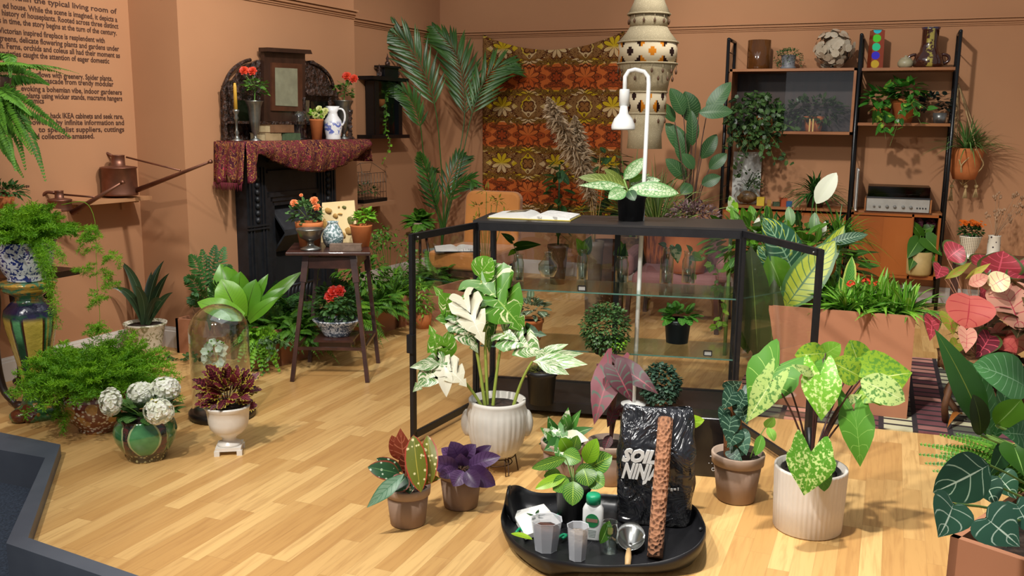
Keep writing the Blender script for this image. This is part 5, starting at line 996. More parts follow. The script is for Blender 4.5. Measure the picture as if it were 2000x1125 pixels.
for r_, y_ in ((40, 34), (57, 87), (57, 127), (40, 181), (39, 222)): m = M(); m.tube([c0+V3(r_*k*math.cos(t), r_*k*math.sin(t), zy(y_)) for t in np.linspace(0, 2*math.pi, 40)], .006, n=6); m.build('hoop', LACE, T)
BEAD = pm('wooden_bead', '5a3a24', .5)
for r_, y_, n_ in ((39, 36, 12), (56, 130, 16), (50, 144, 14), (38, 224, 10)):
    for i in range(n_): a = i*2*math.pi/n_; q = c0+V3(r_*k*math.cos(a), r_*k*math.sin(a), zy(y_)); m = M(); m.tube([q, q-V3(0, 0, .03)], .0015, n=4, mi=1); m.ball(q-V3(0, 0, .04), .011, 8, (.7, .7, 1.3)); m.build('bead_drop', [BEAD, LACE], T)
m = M(); m.tube([c0+V3(0, 0, zy(290)), c0+V3(0, 0, 3.4)], .006, n=6); m.build('hanging_cord', LACE, T)
# ---------------- pampas, grasses, large leaves behind the cabinet
STR = pm('striped_orange_glaze', 'b4622a', .35, '6c3016', 9, .12, stretch=(6, 6, .2)); WBSK = pm('wicker', '8a6238', .8, '523616', 30, .25, .8)
def bigpot(px, top_y, Y, r, mat, nm, label, catg, z0=0.):
    q = onY(px, top_y, Y); c_ = V3(q[0], q[1], z0); T = thing(nm, label, catg, c_); m = M(); h = q[2]-z0; m.lathe(c_, [(0, 0), (r*.7, 0), (r*.8, h*.3), (r*.98, h*.9), (r*1.05, h*.92), (r*1.05, h), (r*.93, h), (r*.9, h*.9), (0, h*.88)], 32); m.build('pot', mat, T)
    m = M(); m.lathe(c_, [(r*.9, h*.9), (0, h*.91)], 20); m.build('soil', SOIL, T); return T, q
T, q = bigpot(1160, 470, 6.2, .07, pm('stoneware', '6a5a48', .5, '4c4032', 10), 'pampas_vase', 'two pale pampas plumes in a tall stoneware vase behind the glass cabinet', 'vase'); k = K(q)
PAMP = leafm('pampas', 'cdb696', 'a88e6c', rough=.9, tr=.3); DST = pm('dry_stem', 'b08c50', .7)
for pts, rr_ in (([(1160, 470), (1155, 385), (1120, 290), (1085, 225), (1070, 190)], 34), ([(1162, 470), (1158, 400), (1140, 320), (1128, 260), (1122, 225)], 28)):
    Pc = cat([PX(x, y, q, -.02 if rr_ > 30 else .05) for x, y in pts], 40); m = M(); m.tube(Pc, .003, n=5, mi=1)
    for i in range(1500):
        f = rn.uniform(.24, 1)*39.9; j = int(f); c_ = Pc[j]+(Pc[j+1]-Pc[j])*(f-j); tt = f/40; rad = rr_*k*math.sin(math.pi*min(1, max(0, (tt-.2)/.8)*.85+.12)); o = nz(sph(rn)*1.0+(Pc[j+1]-Pc[j])/np.linalg.norm(Pc[j+1]-Pc[j])*.6); e = c_+o*rad*rn.uniform(.6, 1.1)-V3(0, 0, rad*.35); w_ = nz(np.cross(o, sph(rn)))*.008
        mm = (c_+e)/2+V3(0, 0, rad*.12); m.add([c_, mm-w_, e, mm+w_], [(0, 1, 2, 3)], [(0, 0), (0, 1), (1, 1), (1, 0)], rn.random())
    m.build('plume', [PAMP, DST], T)
m = M(); 
for x_, y_ in ((1172, 300), (1182, 330), (1150, 350)): m.tube([q-V3(0, 0, .05), PX(x_, y_, q)], .0025, n=4)
m.build('dry_stems', DST, T)
bA, bB = onY(1195, 500, 6.1), onY(1400, 500, 6.1); T = thing('plant_bench', 'dark wooden bench carrying the big pots behind the glass cabinet', 'bench', V3((bA[0]+bB[0])/2, 6.65, 0)); m = M(); m.box(V3((bA[0]+bB[0])/2, 6.78, .38), (bB[0]-bA[0]+.1, 1.0, .035)); m.build('bench_top', DWOOD, T)
for sx_ in (bA[0], bB[0]):
    for sy_ in (6.34, 7.22): m = M(); m.bar((sx_, sy_, 0), (sx_, sy_, .365), .045); m.build('leg', DWOOD, T)
GRS = leafm('variegated_grass', '7c9a44', '4f7030', vein='c8c88a', mid=.2, rough=.5)
T, q = bigpot(1283, 452, 6.6, .11, STR, 'potted_grass', 'variegated ornamental grass in a streaky orange-brown pot behind the lamp arm', 'potted plant', .4); m = M(); tuft(m, q-V3(0, 0, .03), 120, .72, .016, (.5, 1.5), .35, 5, tw=.8); m.build('foliage', GRS, T)
T, q = bigpot(1232, 460, 6.9, .1, WBSK, 'potted_grass', 'tall striped dracaena-like grass in a wicker pot under the hanging lampshade', 'potted plant', .4); m = M(); tuft(m, q+V3(0, 0, .15), 110, .62, .02, (.1, 1.5), .3, 6, tw=.8); m.tube([q-V3(0, 0, .05), q+V3(0, 0, .17)], .015, n=8); m.build('foliage', GRS, T)
T, q = bigpot(1345, 480, 7.1, .13, BSTEM, 'potted_calathea', 'tall dark-leaved calathea left of the shelving, behind the cabinet', 'potted plant', .4)
CAL = leafm('calathea_leaf', '3e6838', '22441f', vein='6a8a58', nv=14, vw=.1, mid=.04, rough=.4, back='4a2424')
leafset('x', '', '', q, [(0, (1335, 225), (1309, 172), 34, 0), (0, (1350, 240), (1338, 178), 46, .1), (0, (1352, 285), (1350, 215), 26, -.05), (0, (1380, 225), (1428, 160), 34, .05), (0, (1365, 220), (1432, 218), 30, -.1), (0, (1318, 238), (1286, 200), 30, .05), (0, (1345, 300), (1300, 240), 36, .12), (0, (1335, 320), (1322, 250), 24, .1), (0, (1370, 310), (1400, 262), 28, .1), (0, (1355, 330), (1332, 300), 26, -.1), (0, (1385, 330), (1420, 300), 26, 0), (0, (1350, 360), (1330, 380), 26, -.1), (0, (1370, 360), (1408, 345), 26, -.05), (0, (1340, 350), (1300, 310), 30, .15)], CAL, BSTEM, root=T, wav=.03, sr=.006)
RPL = leafm('purple_grey_leaf', '9c8484', '5a3c40', rough=.5); T, q = bigpot(1345, 440, 6.25, .17, TERRA, 'potted_tradescantia', 'mound of small pinkish-grey leaves in a wide terracotta pot behind the cabinet top', 'potted plant', .4); m = M(); bush(m, q+V3(.03,0,.03), (.2, .16, .13), 620, .04, .016, 4, -.2); m.build('foliage', RPL, T)
T, q = bigpot(1090, 478, 7.6, .09, BSTEM, 'rubber_plant', 'dark green leafy plant in front of the tapestry, left of the pampas', 'potted plant'); m = M(); bush(m, q+V3(.0, 0, .45), (.1, .12, .35), 60, .14, .06, 5, -1, 'oval', .3, wav=0) if False else bush(m, q+V3(0, 0, .42), (.09, .1, .36), 60, .13, .06, 5, -1, 'oval', .3); m.tube([q, q+V3(0, 0, .7)], .008, n=6); m.build('foliage', DGREEN, T)
T, q = bigpot(1186, 470, 7.0, .13, BSTEM, 'potted_shrub', 'dark shrub behind the pampas plumes, against the right of the tapestry', 'potted plant'); m = M(); bush(m, q+V3(0, 0, .42), (.15, .12, .32), 90, .12, .06, 6, -1, 'oval', .3); m.build('foliage', DGREEN, T)
T, q = bigpot(945, 480, 7.4, .1, TERRA, 'croton', 'olive and yellow leaved croton showing in front of the orange chair back', 'potted plant') if False else bigpot(948, 545, 5.9, .07, BSTEM, 'croton', 'olive and yellow leaved croton showing in front of the orange chair back', 'potted plant'); m = M()
for ex, ey in ((935, 405), (950, 375), (972, 392), (930, 430), (985, 420), (960, 400), (945, 440)): e = PX(ex, ey, q); m.tube(bez(q, (q+e)/2, e, 5), .003, n=4); bush(m, e, (.035, .035, .03), 14, .05, .016, ex, -.3, 'lance')
m.build('foliage', leafm('croton_leaf', '8a8a2c', '5c5a1e', vein='c8b040', mid=.12), T)
# ---------------- string shelving on the back wall
YF, YK = 7.72, 8.03; xs = [-1.197, -.195, .49]; tops = [2.08, 2.09, 2.10]
T = thing('shelving_unit', 'black ladder-frame shelving with teak shelves on the back wall', 'shelving', ((xs[0]+xs[2])/2, YK, 0))
for i, x_ in enumerate(xs):
    L = [thing] and None; m = M(); ft = V3(x_, YF, 0); tp = V3(x_-.005, YF, tops[i]); m.tube([ft, tp], .014, n=10); m.tube([tp, V3(x_, YK, tops[i]+.0)], .014, n=10); m.tube([V3(x_, YK, 0), V3(x_, YK, tops[i])], .014, n=10)
    for j in range(13): m.tube([V3(x_, YF, .12+j*.155), V3(x_, YK, .12+j*.155)], .004, n=6)
    m.build('ladder_frame', BLKP, T)
def shelf(x0, x1, z, yf=YF+.02, th=.022, nm='shelf', mat=MWOOD): m = M(); m.box(((x0+x1)/2, (yf+YK)/2, z-th/2), (x1-x0, YK-yf, th)); return m.build(nm, mat, T)
zR1, zR2, zM = 1.845, 1.43, .75
shelf(xs[1]+.015, xs[2]-.015, zR1); shelf(xs[1]+.015, xs[2]-.015, zR2); shelf(xs[0]+.015, xs[1]-.015, zM, nm='shelf'); shelf(xs[1]+.015, xs[2]-.015, zM)
# left display cabinet
cx0, cx1, cz0, cz1 = xs[0]+.02, xs[1]-.02, 1.335, 1.845; T2 = thing('display_cabinet', 'teak wall cabinet with a sliding glass pane hung in the left shelving bay', 'cabinet', ((cx0+cx1)/2, YK, cz0)); yF2 = YF-.02
for (a_, b_) in (((cx0, cx1, cz1-.02, cz1), 'top_panel'), ((cx0, cx1, cz0, cz0+.022), 'bottom_panel'), ((cx0, cx0+.02, cz0, cz1), 'side_panel'), ((cx1-.02, cx1, cz0, cz1), 'side_panel')): m = M(); m.box(((a_[0]+a_[1])/2, (yF2+YK)/2, (a_[2]+a_[3])/2), (a_[1]-a_[0], YK-yF2, a_[3]-a_[2])); m.build(b_, MWOOD, T2)
m = M(); m.box(((cx0+cx1)/2, YK-.005, (cz0+cz1)/2), (cx1-cx0, .008, cz1-cz0)); m.build('back_panel', DWOOD, T2)
m = M(); m.box(((cx0+cx1)/2+.22, yF2+.02, (cz0+cz1)/2), ((cx1-cx0)/2+.04, .005, cz1-cz0-.05)); m.build('glass_pane', glassm('sliding_glass', mixf=.9, ior=1.4), T2)
for dx in (0, .025): m = M(); m.box(((cx0+cx1)/2+.16+dx, yF2+.012, cz0+.07), (.01, .01, .1)); m.build('pull_strip', pm('brass_pull', 'd8b878', .3, metal=.7), T2)
# lower right cupboard
dz0, dz1 = .235, .735; T3 = thing('cupboard', 'teak cupboard in the lower right shelving bay under the turntable', 'cupboard', ((xs[1]+xs[2])/2, YK, dz0)); ex0, ex1 = xs[1]+.02, xs[2]-.02; yF3 = YF-.02
TEAK2 = pm('orange_teak', 'a0571e', .35, '84430f', 5, .35, coat=.2, stretch=(.4, 1, .12))
for a_, b_ in (((ex0, ex1, dz1-.018, dz1), 'top_panel'), ((ex0, ex1, dz0, dz0+.03), 'bottom_panel'), ((ex0, ex0+.018, dz0, dz1), 'side_panel'), ((ex1-.018, ex1, dz0, dz1), 'side_panel'), ((ex0+.44, ex0+.455, dz0, dz1), 'divider')): m = M(); m.box(((a_[0]+a_[1])/2, (yF3+YK)/2, (a_[2]+a_[3])/2), (a_[1]-a_[0], YK-yF3, a_[3]-a_[2])); m.build(b_, TEAK2, T3)
m = M(); m.box(((ex0+ex1)/2, YK-.005, (dz0+dz1)/2), (ex1-ex0, .008, dz1-dz0)); m.build('back_panel', DWOOD, T3)
for a_, b_, yy in ((ex0+.018, ex0+.26, .012), (ex0+.24, ex0+.45, .0)): m = M(); m.box(((a_+b_)/2, yF3+yy, (dz0+dz1)/2), (b_-a_, .01, dz1-dz0-.05)); m.build('sliding_door', TEAK2, T3)
T4 = thing('sideboard', 'low teak sideboard in the lower left shelving bay, mostly behind plants', 'sideboard', ((xs[0]+xs[1])/2, YK, .2)); gx0, gx1 = xs[0]+.02, xs[1]-.02
m = M(); m.box(((gx0+gx1)/2, (YF+YK)/2, .46), (gx1-gx0, YK-YF+.02, .5)); m.build('carcass', TEAK2, T4)
for dx in (-.24, .24): m = M(); m.box(((gx0+gx1)/2+dx, YF-.016, .46), (.46, .012, .46)); do = m.build('door', MWOOD, T4); m = M(); m.box(((gx0+gx1)/2+dx/6, YF-.028, .46), (.012, .014, .12)); m.build('handle', BLKMET, do)
# --- things on top
def bY(px, z, Y=7.86): q = onY(px, 200, Y); q[2] = z; return q
AMB = pm('amber_ribbed_glass', '8a5628', .12, '6a3c16', 12, spec=.6, stretch=(1, 1, .1)); AMB.node_tree.nodes['Principled BSDF'].inputs['Transmission Weight'].default_value = .55
p = bY(1477, cz1); k = K(p); T = thing('glass_vase', 'amber ribbed glass cylinder vase at the left end of the shelving top', 'vase', p); m = M(); m.lathe(p, [(0, 0), (20*k, 0), (21.5*k, 3*k), (21.5*k, 56*k), (19.5*k, 56*k), (19.5*k, 4*k), (0, 4*k)], 48, lambda th, i, z: 1+.015*math.cos(24*th)); m.build('body', AMB, T)
p = bY(1535, cz1); T = thing('potted_succulent', 'trailing succulent in a small grey pot on the left bay top', 'potted plant', p); m = M(); m.lathe(p, [(a*k, b*k) for a, b in [(0, 0), (13, 0), (15, 4), (12, 7), (14, 26), (15, 27), (13, 27), (0, 24)]], 28); m.build('pot', pm('grey_glaze', '7a7c80', .5, '66686c', 10), T)
m = M(); bush(m, p+V3(0, 0, 29*k), (24*k, 20*k, 9*k), 200, .022, .012, 5, -.2)
for i in range(16): a = rn.uniform(0, 6.28); q = p+V3(0, 0, 28*k); e = q+V3(math.cos(a)*24*k, math.sin(a)*18*k, -rn.uniform(4, 18)*k); bush(m, e, (.012, .012, .03), 12, .018, .009, i, -1)
m.build('foliage', leafm('succulent_leaf', '5c7c48', '3a5a30'), T)
g = N('capiz_shell'); CAP = g.fin(g.mix(g.noise(20), S('cfc2ac'), S('9c8c74')), .18, 0, .7, .4)
p = bY(1621, cz1); R_ = 38*k; c_ = p+V3(0, 0, R_); T = thing('petal_lamp', 'spherical lamp made of pearly overlapping petals on the left bay top', 'lamp', p); m = M(); m.lathe(p, [(0, 0), (.035, 0), (.035, .01), (.01, .02), (0, .03)], 20); m.build('base', BRASS, T)
m = M(); m.ball(c_, R_*.5, 16); m.build('core', CAP, T); m = M()
for i in range(150): o = sph(rn); q = c_+o*R_*rn.uniform(.68, .98); a = nz(np.cross(o, sph(rn))); b_ = np.cross(o, a); n_ = nz(o+sph(rn)*.35); a = nz(np.cross(n_, b_)); rr_ = .032; m.add([q+(a*math.cos(t)+np.cross(n_, a)*math.sin(t))*rr_ for t in np.linspace(0, 5.5, 8)], [tuple(range(8))], sm=False)
m.build('shell_petals', CAP, T)
g = N('painted_column'); x = g.xyz(g.co()); zf = g.mt('MULTIPLY', x[2], 15.5); fr_ = g.mt('SUBTRACT', g.mt('FRACT', zf), .5); idx = g.mt('FLOOR', zf); wn = g.n('ShaderNodeTexWhiteNoise', noise_dimensions='1D'); g.lk(idx, wn.inputs['W']); hs = g.n('ShaderNodeHueSaturation'); hs.inputs['Color'].default_value = (*S('c85a2c'), 1); hs.inputs['Saturation'].default_value = 1; g.lk(wn.outputs['Value'], hs.inputs['Hue'])
dd_ = g.mt('SQRT', g.mt('ADD', g.mt('POWER', g.mt('MULTIPLY', fr_, .065), 2.), g.mt('POWER', x[0], 2.))); COLM = g.fin(g.mix(g.stp(dd_, .032, .028), S('8a3a20'), hs.outputs[0]), .3, 0, .5, .3)
p = bY(1703, zR1); k = K(p); T = thing('square_vase', 'tall square vase painted with bright coloured discs on the right bay top', 'vase', p); m = M(); m.box(p+V3(0, 0, 36*k), (23*k, 23*k, 72*k), .35, taper=.92); o = m.build('body', COLM, T); m = M(); m.box(p+V3(0, 0, 72.5*k), (16*k, 16*k, 1.5*k), .35); m.build('mouth_shade', SOOT_SHADE, T)  # black slab on the solid body paints the shade inside its opening
p = bY(1762, zR1); T = thing('lidded_pot', 'small cream lidded pot on the right bay top', 'pot', p); m = M(); m.lathe(p, [(a*k, b*k) for a, b in [(0, 0), (9, 0), (14, 5), (14.5, 11), (11, 17), (0, 17)]], 28); m.build('body', pm('stone_glaze', 'b0a888', .4, '968e70', 14), T); m = M(); m.lathe(p, [(a*k, b*k) for a, b in [(11, 17), (8, 20), (3, 21), (2.5, 24), (0, 24.5)]], 24); m.build('lid', pm('stone_lid', 'a89f80', .4), T)
g = N('treacle_glaze'); x = g.xyz(g.co()); n5 = g.noise(30, det=3); mk = g.mt('MULTIPLY', g.stp(g.mt('ABSOLUTE', x[0]), .03, .02), g.stp(n5, .48, .56)); VG = g.fin(g.mix(mk, g.mix(g.stp(x[2], .28, .3), S('3c1d16'), S('26284a')), S('a09040')), .1, 0, .6, .5)
p = bY(1806, zR1); T = thing('two_handled_vase', 'tall glossy brown two-handled vase at the right end of the shelving top', 'vase', p); m = M(); m.lathe(p, [(a*k, b*k) for a, b in [(0, 0), (23, 0), (27, 4), (28, 12), (25, 22), (18, 30), (15, 44), (15, 70), (17, 75), (14, 75), (12, 66), (0, 40)]], 36); m.build('body', VG, T)
for sg in (-1, 1): m = M(); m.tube(bez3(p+V3(sg*24*k, 0, 8*k), p+V3(sg*40*k, 0, 8*k), p+V3(sg*40*k, 0, 27*k), p+V3(sg*22*k, 0, 25*k), 10), 3*k, n=8); m.build('handle', VG, T)
# --- ivy on the left cabinet
p = V3(cx0+.28, YF+.12, cz0+.022); T = thing('potted_ivy', 'large dark ivy spilling out of the teak display cabinet', 'ivy', p); m = M(); m.lathe(p, [(0, 0), (.06, 0), (.08, .12), (.075, .12), (0, .1)], 24); m.build('pot', TERRA, T); m = M()
DIV = leafm('dark_ivy', '4a6a34', '1c3418', vein='8a9a68', mid=.06, rough=.4); c_ = PX(1478, 235, p, -.12)
for i in range(430): o = sph(rn); rr_ = rn.uniform(.3, 1)**.5; q = c_+RT*o[0]*66*k*rr_+UP*o[1]*62*k*rr_+FW*o[2]*.14*rr_; q[1] = min(q[1], 8.0); e = q+nz(sph(rn)+TOCAM*.5+V3(0, 0, -.6))*rn.uniform(.035, .06); leaf(m, q, e, .042, nz(TOCAM+V3(0, 0, .6)+sph(rn)*.7), 'lobed', .05, .1, 6, rn.random(), ns=1)
for ex, ey in ((1545, 325), (1515, 320), (1430, 330), (1445, 345), (1410, 290), (1490, 310), (1560, 255), (1412, 210)): e = PX(ex, ey, p, -.2); vine(m, bez(c_, (c_+e)/2+V3(0, -.04, .05), e, 8), 16, .05, .042, ex, mi=0)
m.build('foliage', [DIV, STEM], T)
p = V3(cx0+.66, YF+.14, cz0+.022); T = thing('potted_ivy', 'shadowy ivy behind the sliding glass of the teak display cabinet', 'ivy', p); m = M(); m.lathe(p, [(0, 0), (.06, 0), (.08, .12), (.075, .12), (0, .1)], 24); m.build('pot', TERRA, T); m = M(); bush(m, p+V3(0, 0, .16), (.26, .1, .12), 330, .05, .03, 7, -.9, 'lobed', .3); m.build('foliage', DIV, T)
# --- mid left shelf: glass terrarium, white card, blocks, fern
p = V3(xs[0]+.19, 7.86, zM); T = thing('squat_vase', 'squat clear glass bowl vase on the left middle shelf', 'vase', p); m = M(); m.lathe(p, [(a*k, b*k) for a, b in [(0, 0), (14, 0), (24, 8), (27, 18), (22, 28), (12, 34), (12, 40), (14, 42)]], 36); m.build('bowl', BOTG, T); m = M(); m.ball(p+V3(0, 0, 15*k), 18*k, 14, (1.1, 1.1, .7), jit=.12); m.build('cork_bark', WBSK, T)
m = M(); 
for i in range(14): a = rn.uniform(0, 6.28); m.tube(bez(p+V3(0, 0, 30*k), p+V3(math.cos(a)*.03, 0, .2), p+V3(math.cos(a)*.1, math.sin(a)*.04, rn.uniform(.16, .28)), 6), .002, n=4); bush(m, p+V3(math.cos(a)*.1, math.sin(a)*.04, rn.uniform(.16, .28)), (.02, .02, .02), 8, .03, .02, i, -1)
m.build('cutting', DIV, T)
p = V3(xs[0]+.2, 8.0, zM+.03*0); T = thing('art_card', 'pale grey square card leaning on the wall behind the squat glass vase', 'card', V3(xs[0]+.17, 7.99, zM)); P0 = onY(1436, 296, 7.99); P1 = onY(1484, 338, 7.99); m = M(); m.box(((P0[0]+P1[0])/2, 7.99, (zM+P0[2])/2), (P1[0]-P0[0]+.02, .01, P0[2]-zM)); m.build('card_sheet', pm('pale_grey_card', 'd4d4ce', .7, 'b8b8b2', 8), T)
for i, (px_, w_, h_, cl, lb) in enumerate([(1486, .06, .07, 'c8a81c', 'yellow wooden block beside the squat glass vase'), (1502, .03, .05, 'a87c30', 'small ochre block right of the yellow block'), (1516, .05, .035, '3c4a30', 'dark green block in the middle of the toy row'), (1530, .05, .07, 'a84a24', 'red-orange block in the toy block row'), (1540, .045, .045, '35608c', 'blue block in the toy block row'), (1553, .045, .06, 'b89c70', 'tan block at the right end of the toy row')]):
    q = onY(px_, 395, 7.79); q[2] = zM; m = M(); m.box(q+V3(0, 0, h_/2), (w_, w_, h_), i*.13); single(m, 'toy_block', pm('block_'+cl, cl, .5), lb, 'toy block', q, 'wooden blocks on the left middle shelf')
p = V3(xs[1]-.27, 7.86, zM); T = thing('potted_spider_plant', 'dark spiky arching plant on the left middle shelf, under the display cabinet', 'potted plant', p); m = M(); m.lathe(p, [(0, 0), (.06, 0), (.075, .1), (.07, .1), (0, .08)], 24); m.build('pot', BSTEM, T); m = M(); tuft(m, p+V3(0, 0, .09), 90, .36, .018, (.2, 1.4), .6, 8, ang=(3.1, 6.4)); m.build('foliage', DFERN, T)
p = V3(xs[1]+.04, YF-.03, zM); T = thing('vinyl_record', 'record sleeve standing on edge at the left of the turntable', 'record sleeve', p); m = M(); m.box(p+V3(0, .14, .16), (.012, .3, .32), .06); m.build('sleeve', PAPER, T); m = M(); m.box(p+V3(.001, .12, .165), (.004, .29, .30), .06); m.build('disc', BLKPLA, T)
# --- shelf 2 right: pothos etc
def potted_on(px, z, r0, r1, h, mat, name, label, Y=7.86, catg='potted plant', rim=True):
    p = bY(px, z, Y); k = K(p); T = thing(name, label, catg, p); m = M(); m.lathe(p, [(a*k, b*k) for a, b in ([(0, 0), (r0, 0), (r1*.93, h*.78), (r1, h*.8), (r1, h), (r1*.88, h), (r1*.82, h*.8), (0, h*.8)] if rim else [(0, 0), (r0, 0), (r1, h), (r1*.92, h), (0, h*.85)])], 28); m.build('pot', mat, T); return T, p+V3(0, 0, h*.85*k), k
POTH = leafm('pothos_leaf', '4a9030', '27581e', vein='7fb060', mid=.04, var='a8c848', vs=14, vt=(.6, .66), rough=.35)
T, b, k = potted_on(1722, zR2, 13, 18, 30, TERRA, 'potted_pothos', 'heart-leaved pothos in the smaller terracotta pot on the left of the right bay'); m = M(); bush(m, b+V3(0, -.03, .07), (.15, .1, .1), 60, .085, .06, 4, -.4, 'heart', .4)
for ex, ey in ((1730, 272), (1728, 260), (1700, 215)): vine(m, bez(b, b+V3(0, -.2, .02), PX(ex, ey, b, -.22), 8), 7, .09, .065, ex, 'heart')
m.build('foliage', [POTH, STEM], T)
T, b, k = potted_on(1766, zR2, 16, 24, 46, TERRA, 'potted_pothos', 'trailing pothos in the larger terracotta pot in the middle of the right bay', 7.82); m = M(); bush(m, b+V3(0, -.02, .08), (.14, .1, .09), 56, .08, .055, 5, -.3, 'heart', .4)
for ex, ey in ((1738, 285), (1800, 245), (1798, 230), (1815, 215), (1745, 250)): vine(m, bez(b, b+V3(.02, -.2, .05), PX(ex, ey, b, -.22), 8), 9, .06, .045, ex, 'heart')
m.build('foliage', [POTH, STEM], T)
T, b, k = potted_on(1838, zR2, 11, 13, 20, pm('silver_pot', '8c8c88', .3, metal=.6), 'potted_begonia', 'dark-leaved plant in a silvery pot at the right of the upper shelf', rim=False); m = M(); bush(m, b+V3(-.04, 0, .07), (.13, .08, .09), 110, .05, .035, 6, -.4, 'oval', .2); m.build('foliage', leafm('dusky_leaf', '2e4038', '141c1a'), T)
# --- turntable
p = V3(.155, 7.86, zM); T = thing('turntable', 'silver-fronted record player with a dark lid on the teak cupboard', 'record player', p); k = K(p); m = M(); m.box(p+V3(0, 0, .052), (.45, .3, .1)); m.build('body', pm('brushed_aluminium', 'b8b4ac', .35, 'a5a198', 20, metal=.5), T)
m = M(); m.box(p+V3(0, 0, .108), (.46, .31, .012)); m.build('plinth', BLKPLA, T); m = M(); m.box(p+V3(0, 0, .155), (.445, .295, .08)); m.build('dust_lid', glassm('smoked_lid', (.6, .6, .6), .05, clear=(.25, .23, .22)), T); m = M(); m.lathe(p+V3(-.05, 0, .115), [(0, 0), (.13, 0), (.13, .012), (0, .012)], 36); m.build('platter', BLKPLA, T)
m = M(); m.tube([p+V3(.17, .09, .135), p+V3(.15, -.06, .135), p+V3(.06, -.08, .13)], .005, n=6); m.build('tonearm', SILV, T)
m = M(); m.box(p+V3(-.235, 0, .05), (.012, .3, .1)); m.build('end_cheek', MWOOD, T); m = M(); m.box(p+V3(.235, 0, .05), (.012, .3, .1)); m.build('end_cheek', MWOOD, T)
for i, dx in enumerate((-.17, -.13, -.075, -.02, .04, .095)): m = M(); m.tube([p+V3(dx, -.148, .04), p+V3(dx, -.164, .04)], .012 if i > 1 else .008, n=14); m.build('knob', pm('grey_knob', '7a7872', .4) if i == 0 else bpy.data.materials['grey_knob'], T)
for dx in (.14, .16, .18, .2): m = M(); m.box(p+V3(dx, -.152, .035), (.01, .008, .01)); m.build('switch', BLKPLA, T)
# --- plant in cupboard opening
p = V3(.36, YF-.0, dz0+.032); p = V3(.34, 7.74, dz0+.032); k = K(p); T = thing('potted_anthurium', 'dark-flowered leafy plant in a pale ribbed pot in the open cupboard bay', 'potted plant', p); m = M(); m.lathe(p, [(a*k, b*k) for a, b in [(0, 0), (22, 0), (24, 4), (25, 46), (22, 46), (21, 38), (0, 38)]], 44, lambda th, i, z: 1+.012*math.cos(22*th)); m.build('pot', pm('straw_glaze', 'b0955e', .6, '98804c', 12), T)
leafset('x', '', '', p+V3(0, 0, 40*k), [(0, (1795, 470), (1772, 505), 34, -.05), (0, (1808, 465), (1840, 500), 36, -.06), (0, (1798, 460), (1770, 425), 24, 0), (0, (1805, 480), (1800, 515), 36, -.02), (0, (1790, 490), (1775, 530), 26, -.04), (0, (1815, 485), (1836, 525), 26, -.03), (0, (1808, 450), (1826, 440), 22, .03)], GREEN, STEM, shape='heart', root=T)
for x_, y_ in ((1794, 434), (1819, 436)): m = M(); rosehead(m, PX(x_, y_, p), 11*k, 0, x_, TOCAM+V3(0, 0, .6)); m.build('flower_head', leafm('dusky_pink', '8a5060', '4c2838') if x_ < 1800 else bpy.data.materials['dusky_pink'], T)
# --- hanging macrame planter
hz_ = 1.78; hk = V3(.515, 7.95, onY(1872, 165, 7.95)[2]); p = onY(1882, 350, 7.88); k = K(p); T = thing('hanging_planter', 'spider plant in a terracotta pot slung in a cream macrame hanger', 'hanging planter', p); m = M(); m.lathe(p, [(a*k, b*k) for a, b in [(0, 0), (20, 0), (26, 18), (30, 46), (31, 54), (31, 60), (28, 60), (27, 52), (0, 50)]], 36); m.build('pot', TERRA, T)
CORD_ = pm('macrame_cord', 'c4a878', .9, 'a88c5c', 40); r_ = 31*k; zt = 60*k
hook = PX(1872, 165, p, .04)
for i in range(4):
    a = .5+i*math.pi/2; q = p+V3(r_*math.cos(a), r_*math.sin(a), zt); q2 = p+V3(r_*1.0*math.cos(a+.8), r_*math.sin(a+.8), zt*.4); q3 = p+V3(r_*math.cos(a-.8), r_*math.sin(a-.8), zt*.4)
    m = M(); m.tube([hook, q], .0045, n=5); m.tube(cat([q, q2*.5+q3*.0+q*.5 if False else (q+q2)/2+V3(.01, 0, 0), q2, p+V3(0, 0, -12*k)], 10), .0045, n=5); m.tube(cat([q, (q+q3)/2, q3, p+V3(0, 0, -12*k)], 10), .0045, n=5); m.build('cord', CORD_, T)
for dx, dy in ((-22, -38), (6, -32), (26, -30)):
    m = M(); a = p+RT*dx*k+V3(0, 0, -10*k); m.tube([p+RT*dx*.7*k+V3(0, 0, 6*k), a], .0045, n=5); m.ball(a-V3(0, 0, 4*k), 4*k, 8)
    for i in range(16): m.tube([a-V3(0, 0, 5*k), a+V3(rn.uniform(-5, 5)*k, rn.uniform(-3, 3)*k, dy*.85*k)], .0022, n=4)
    m.build('tassel', CORD_, T)
m = M(); m.tube([hook, hook+V3(-.015, .02, .03), V3(hook[0]-.015, 8.05, hook[2]+.03)], .003, n=6); m.build('hook', BLKMET, T)
m = M(); tuft(m, p+V3(0, 0, 54*k), 120, .42, .012, (.35, 1.5), .55, 31, ang=(3.4, 7.4)); m.build('foliage', leafm('spider_plant_leaf', '6e9a50', '3f6a2e', vein='9ab870', mid=.1), T)
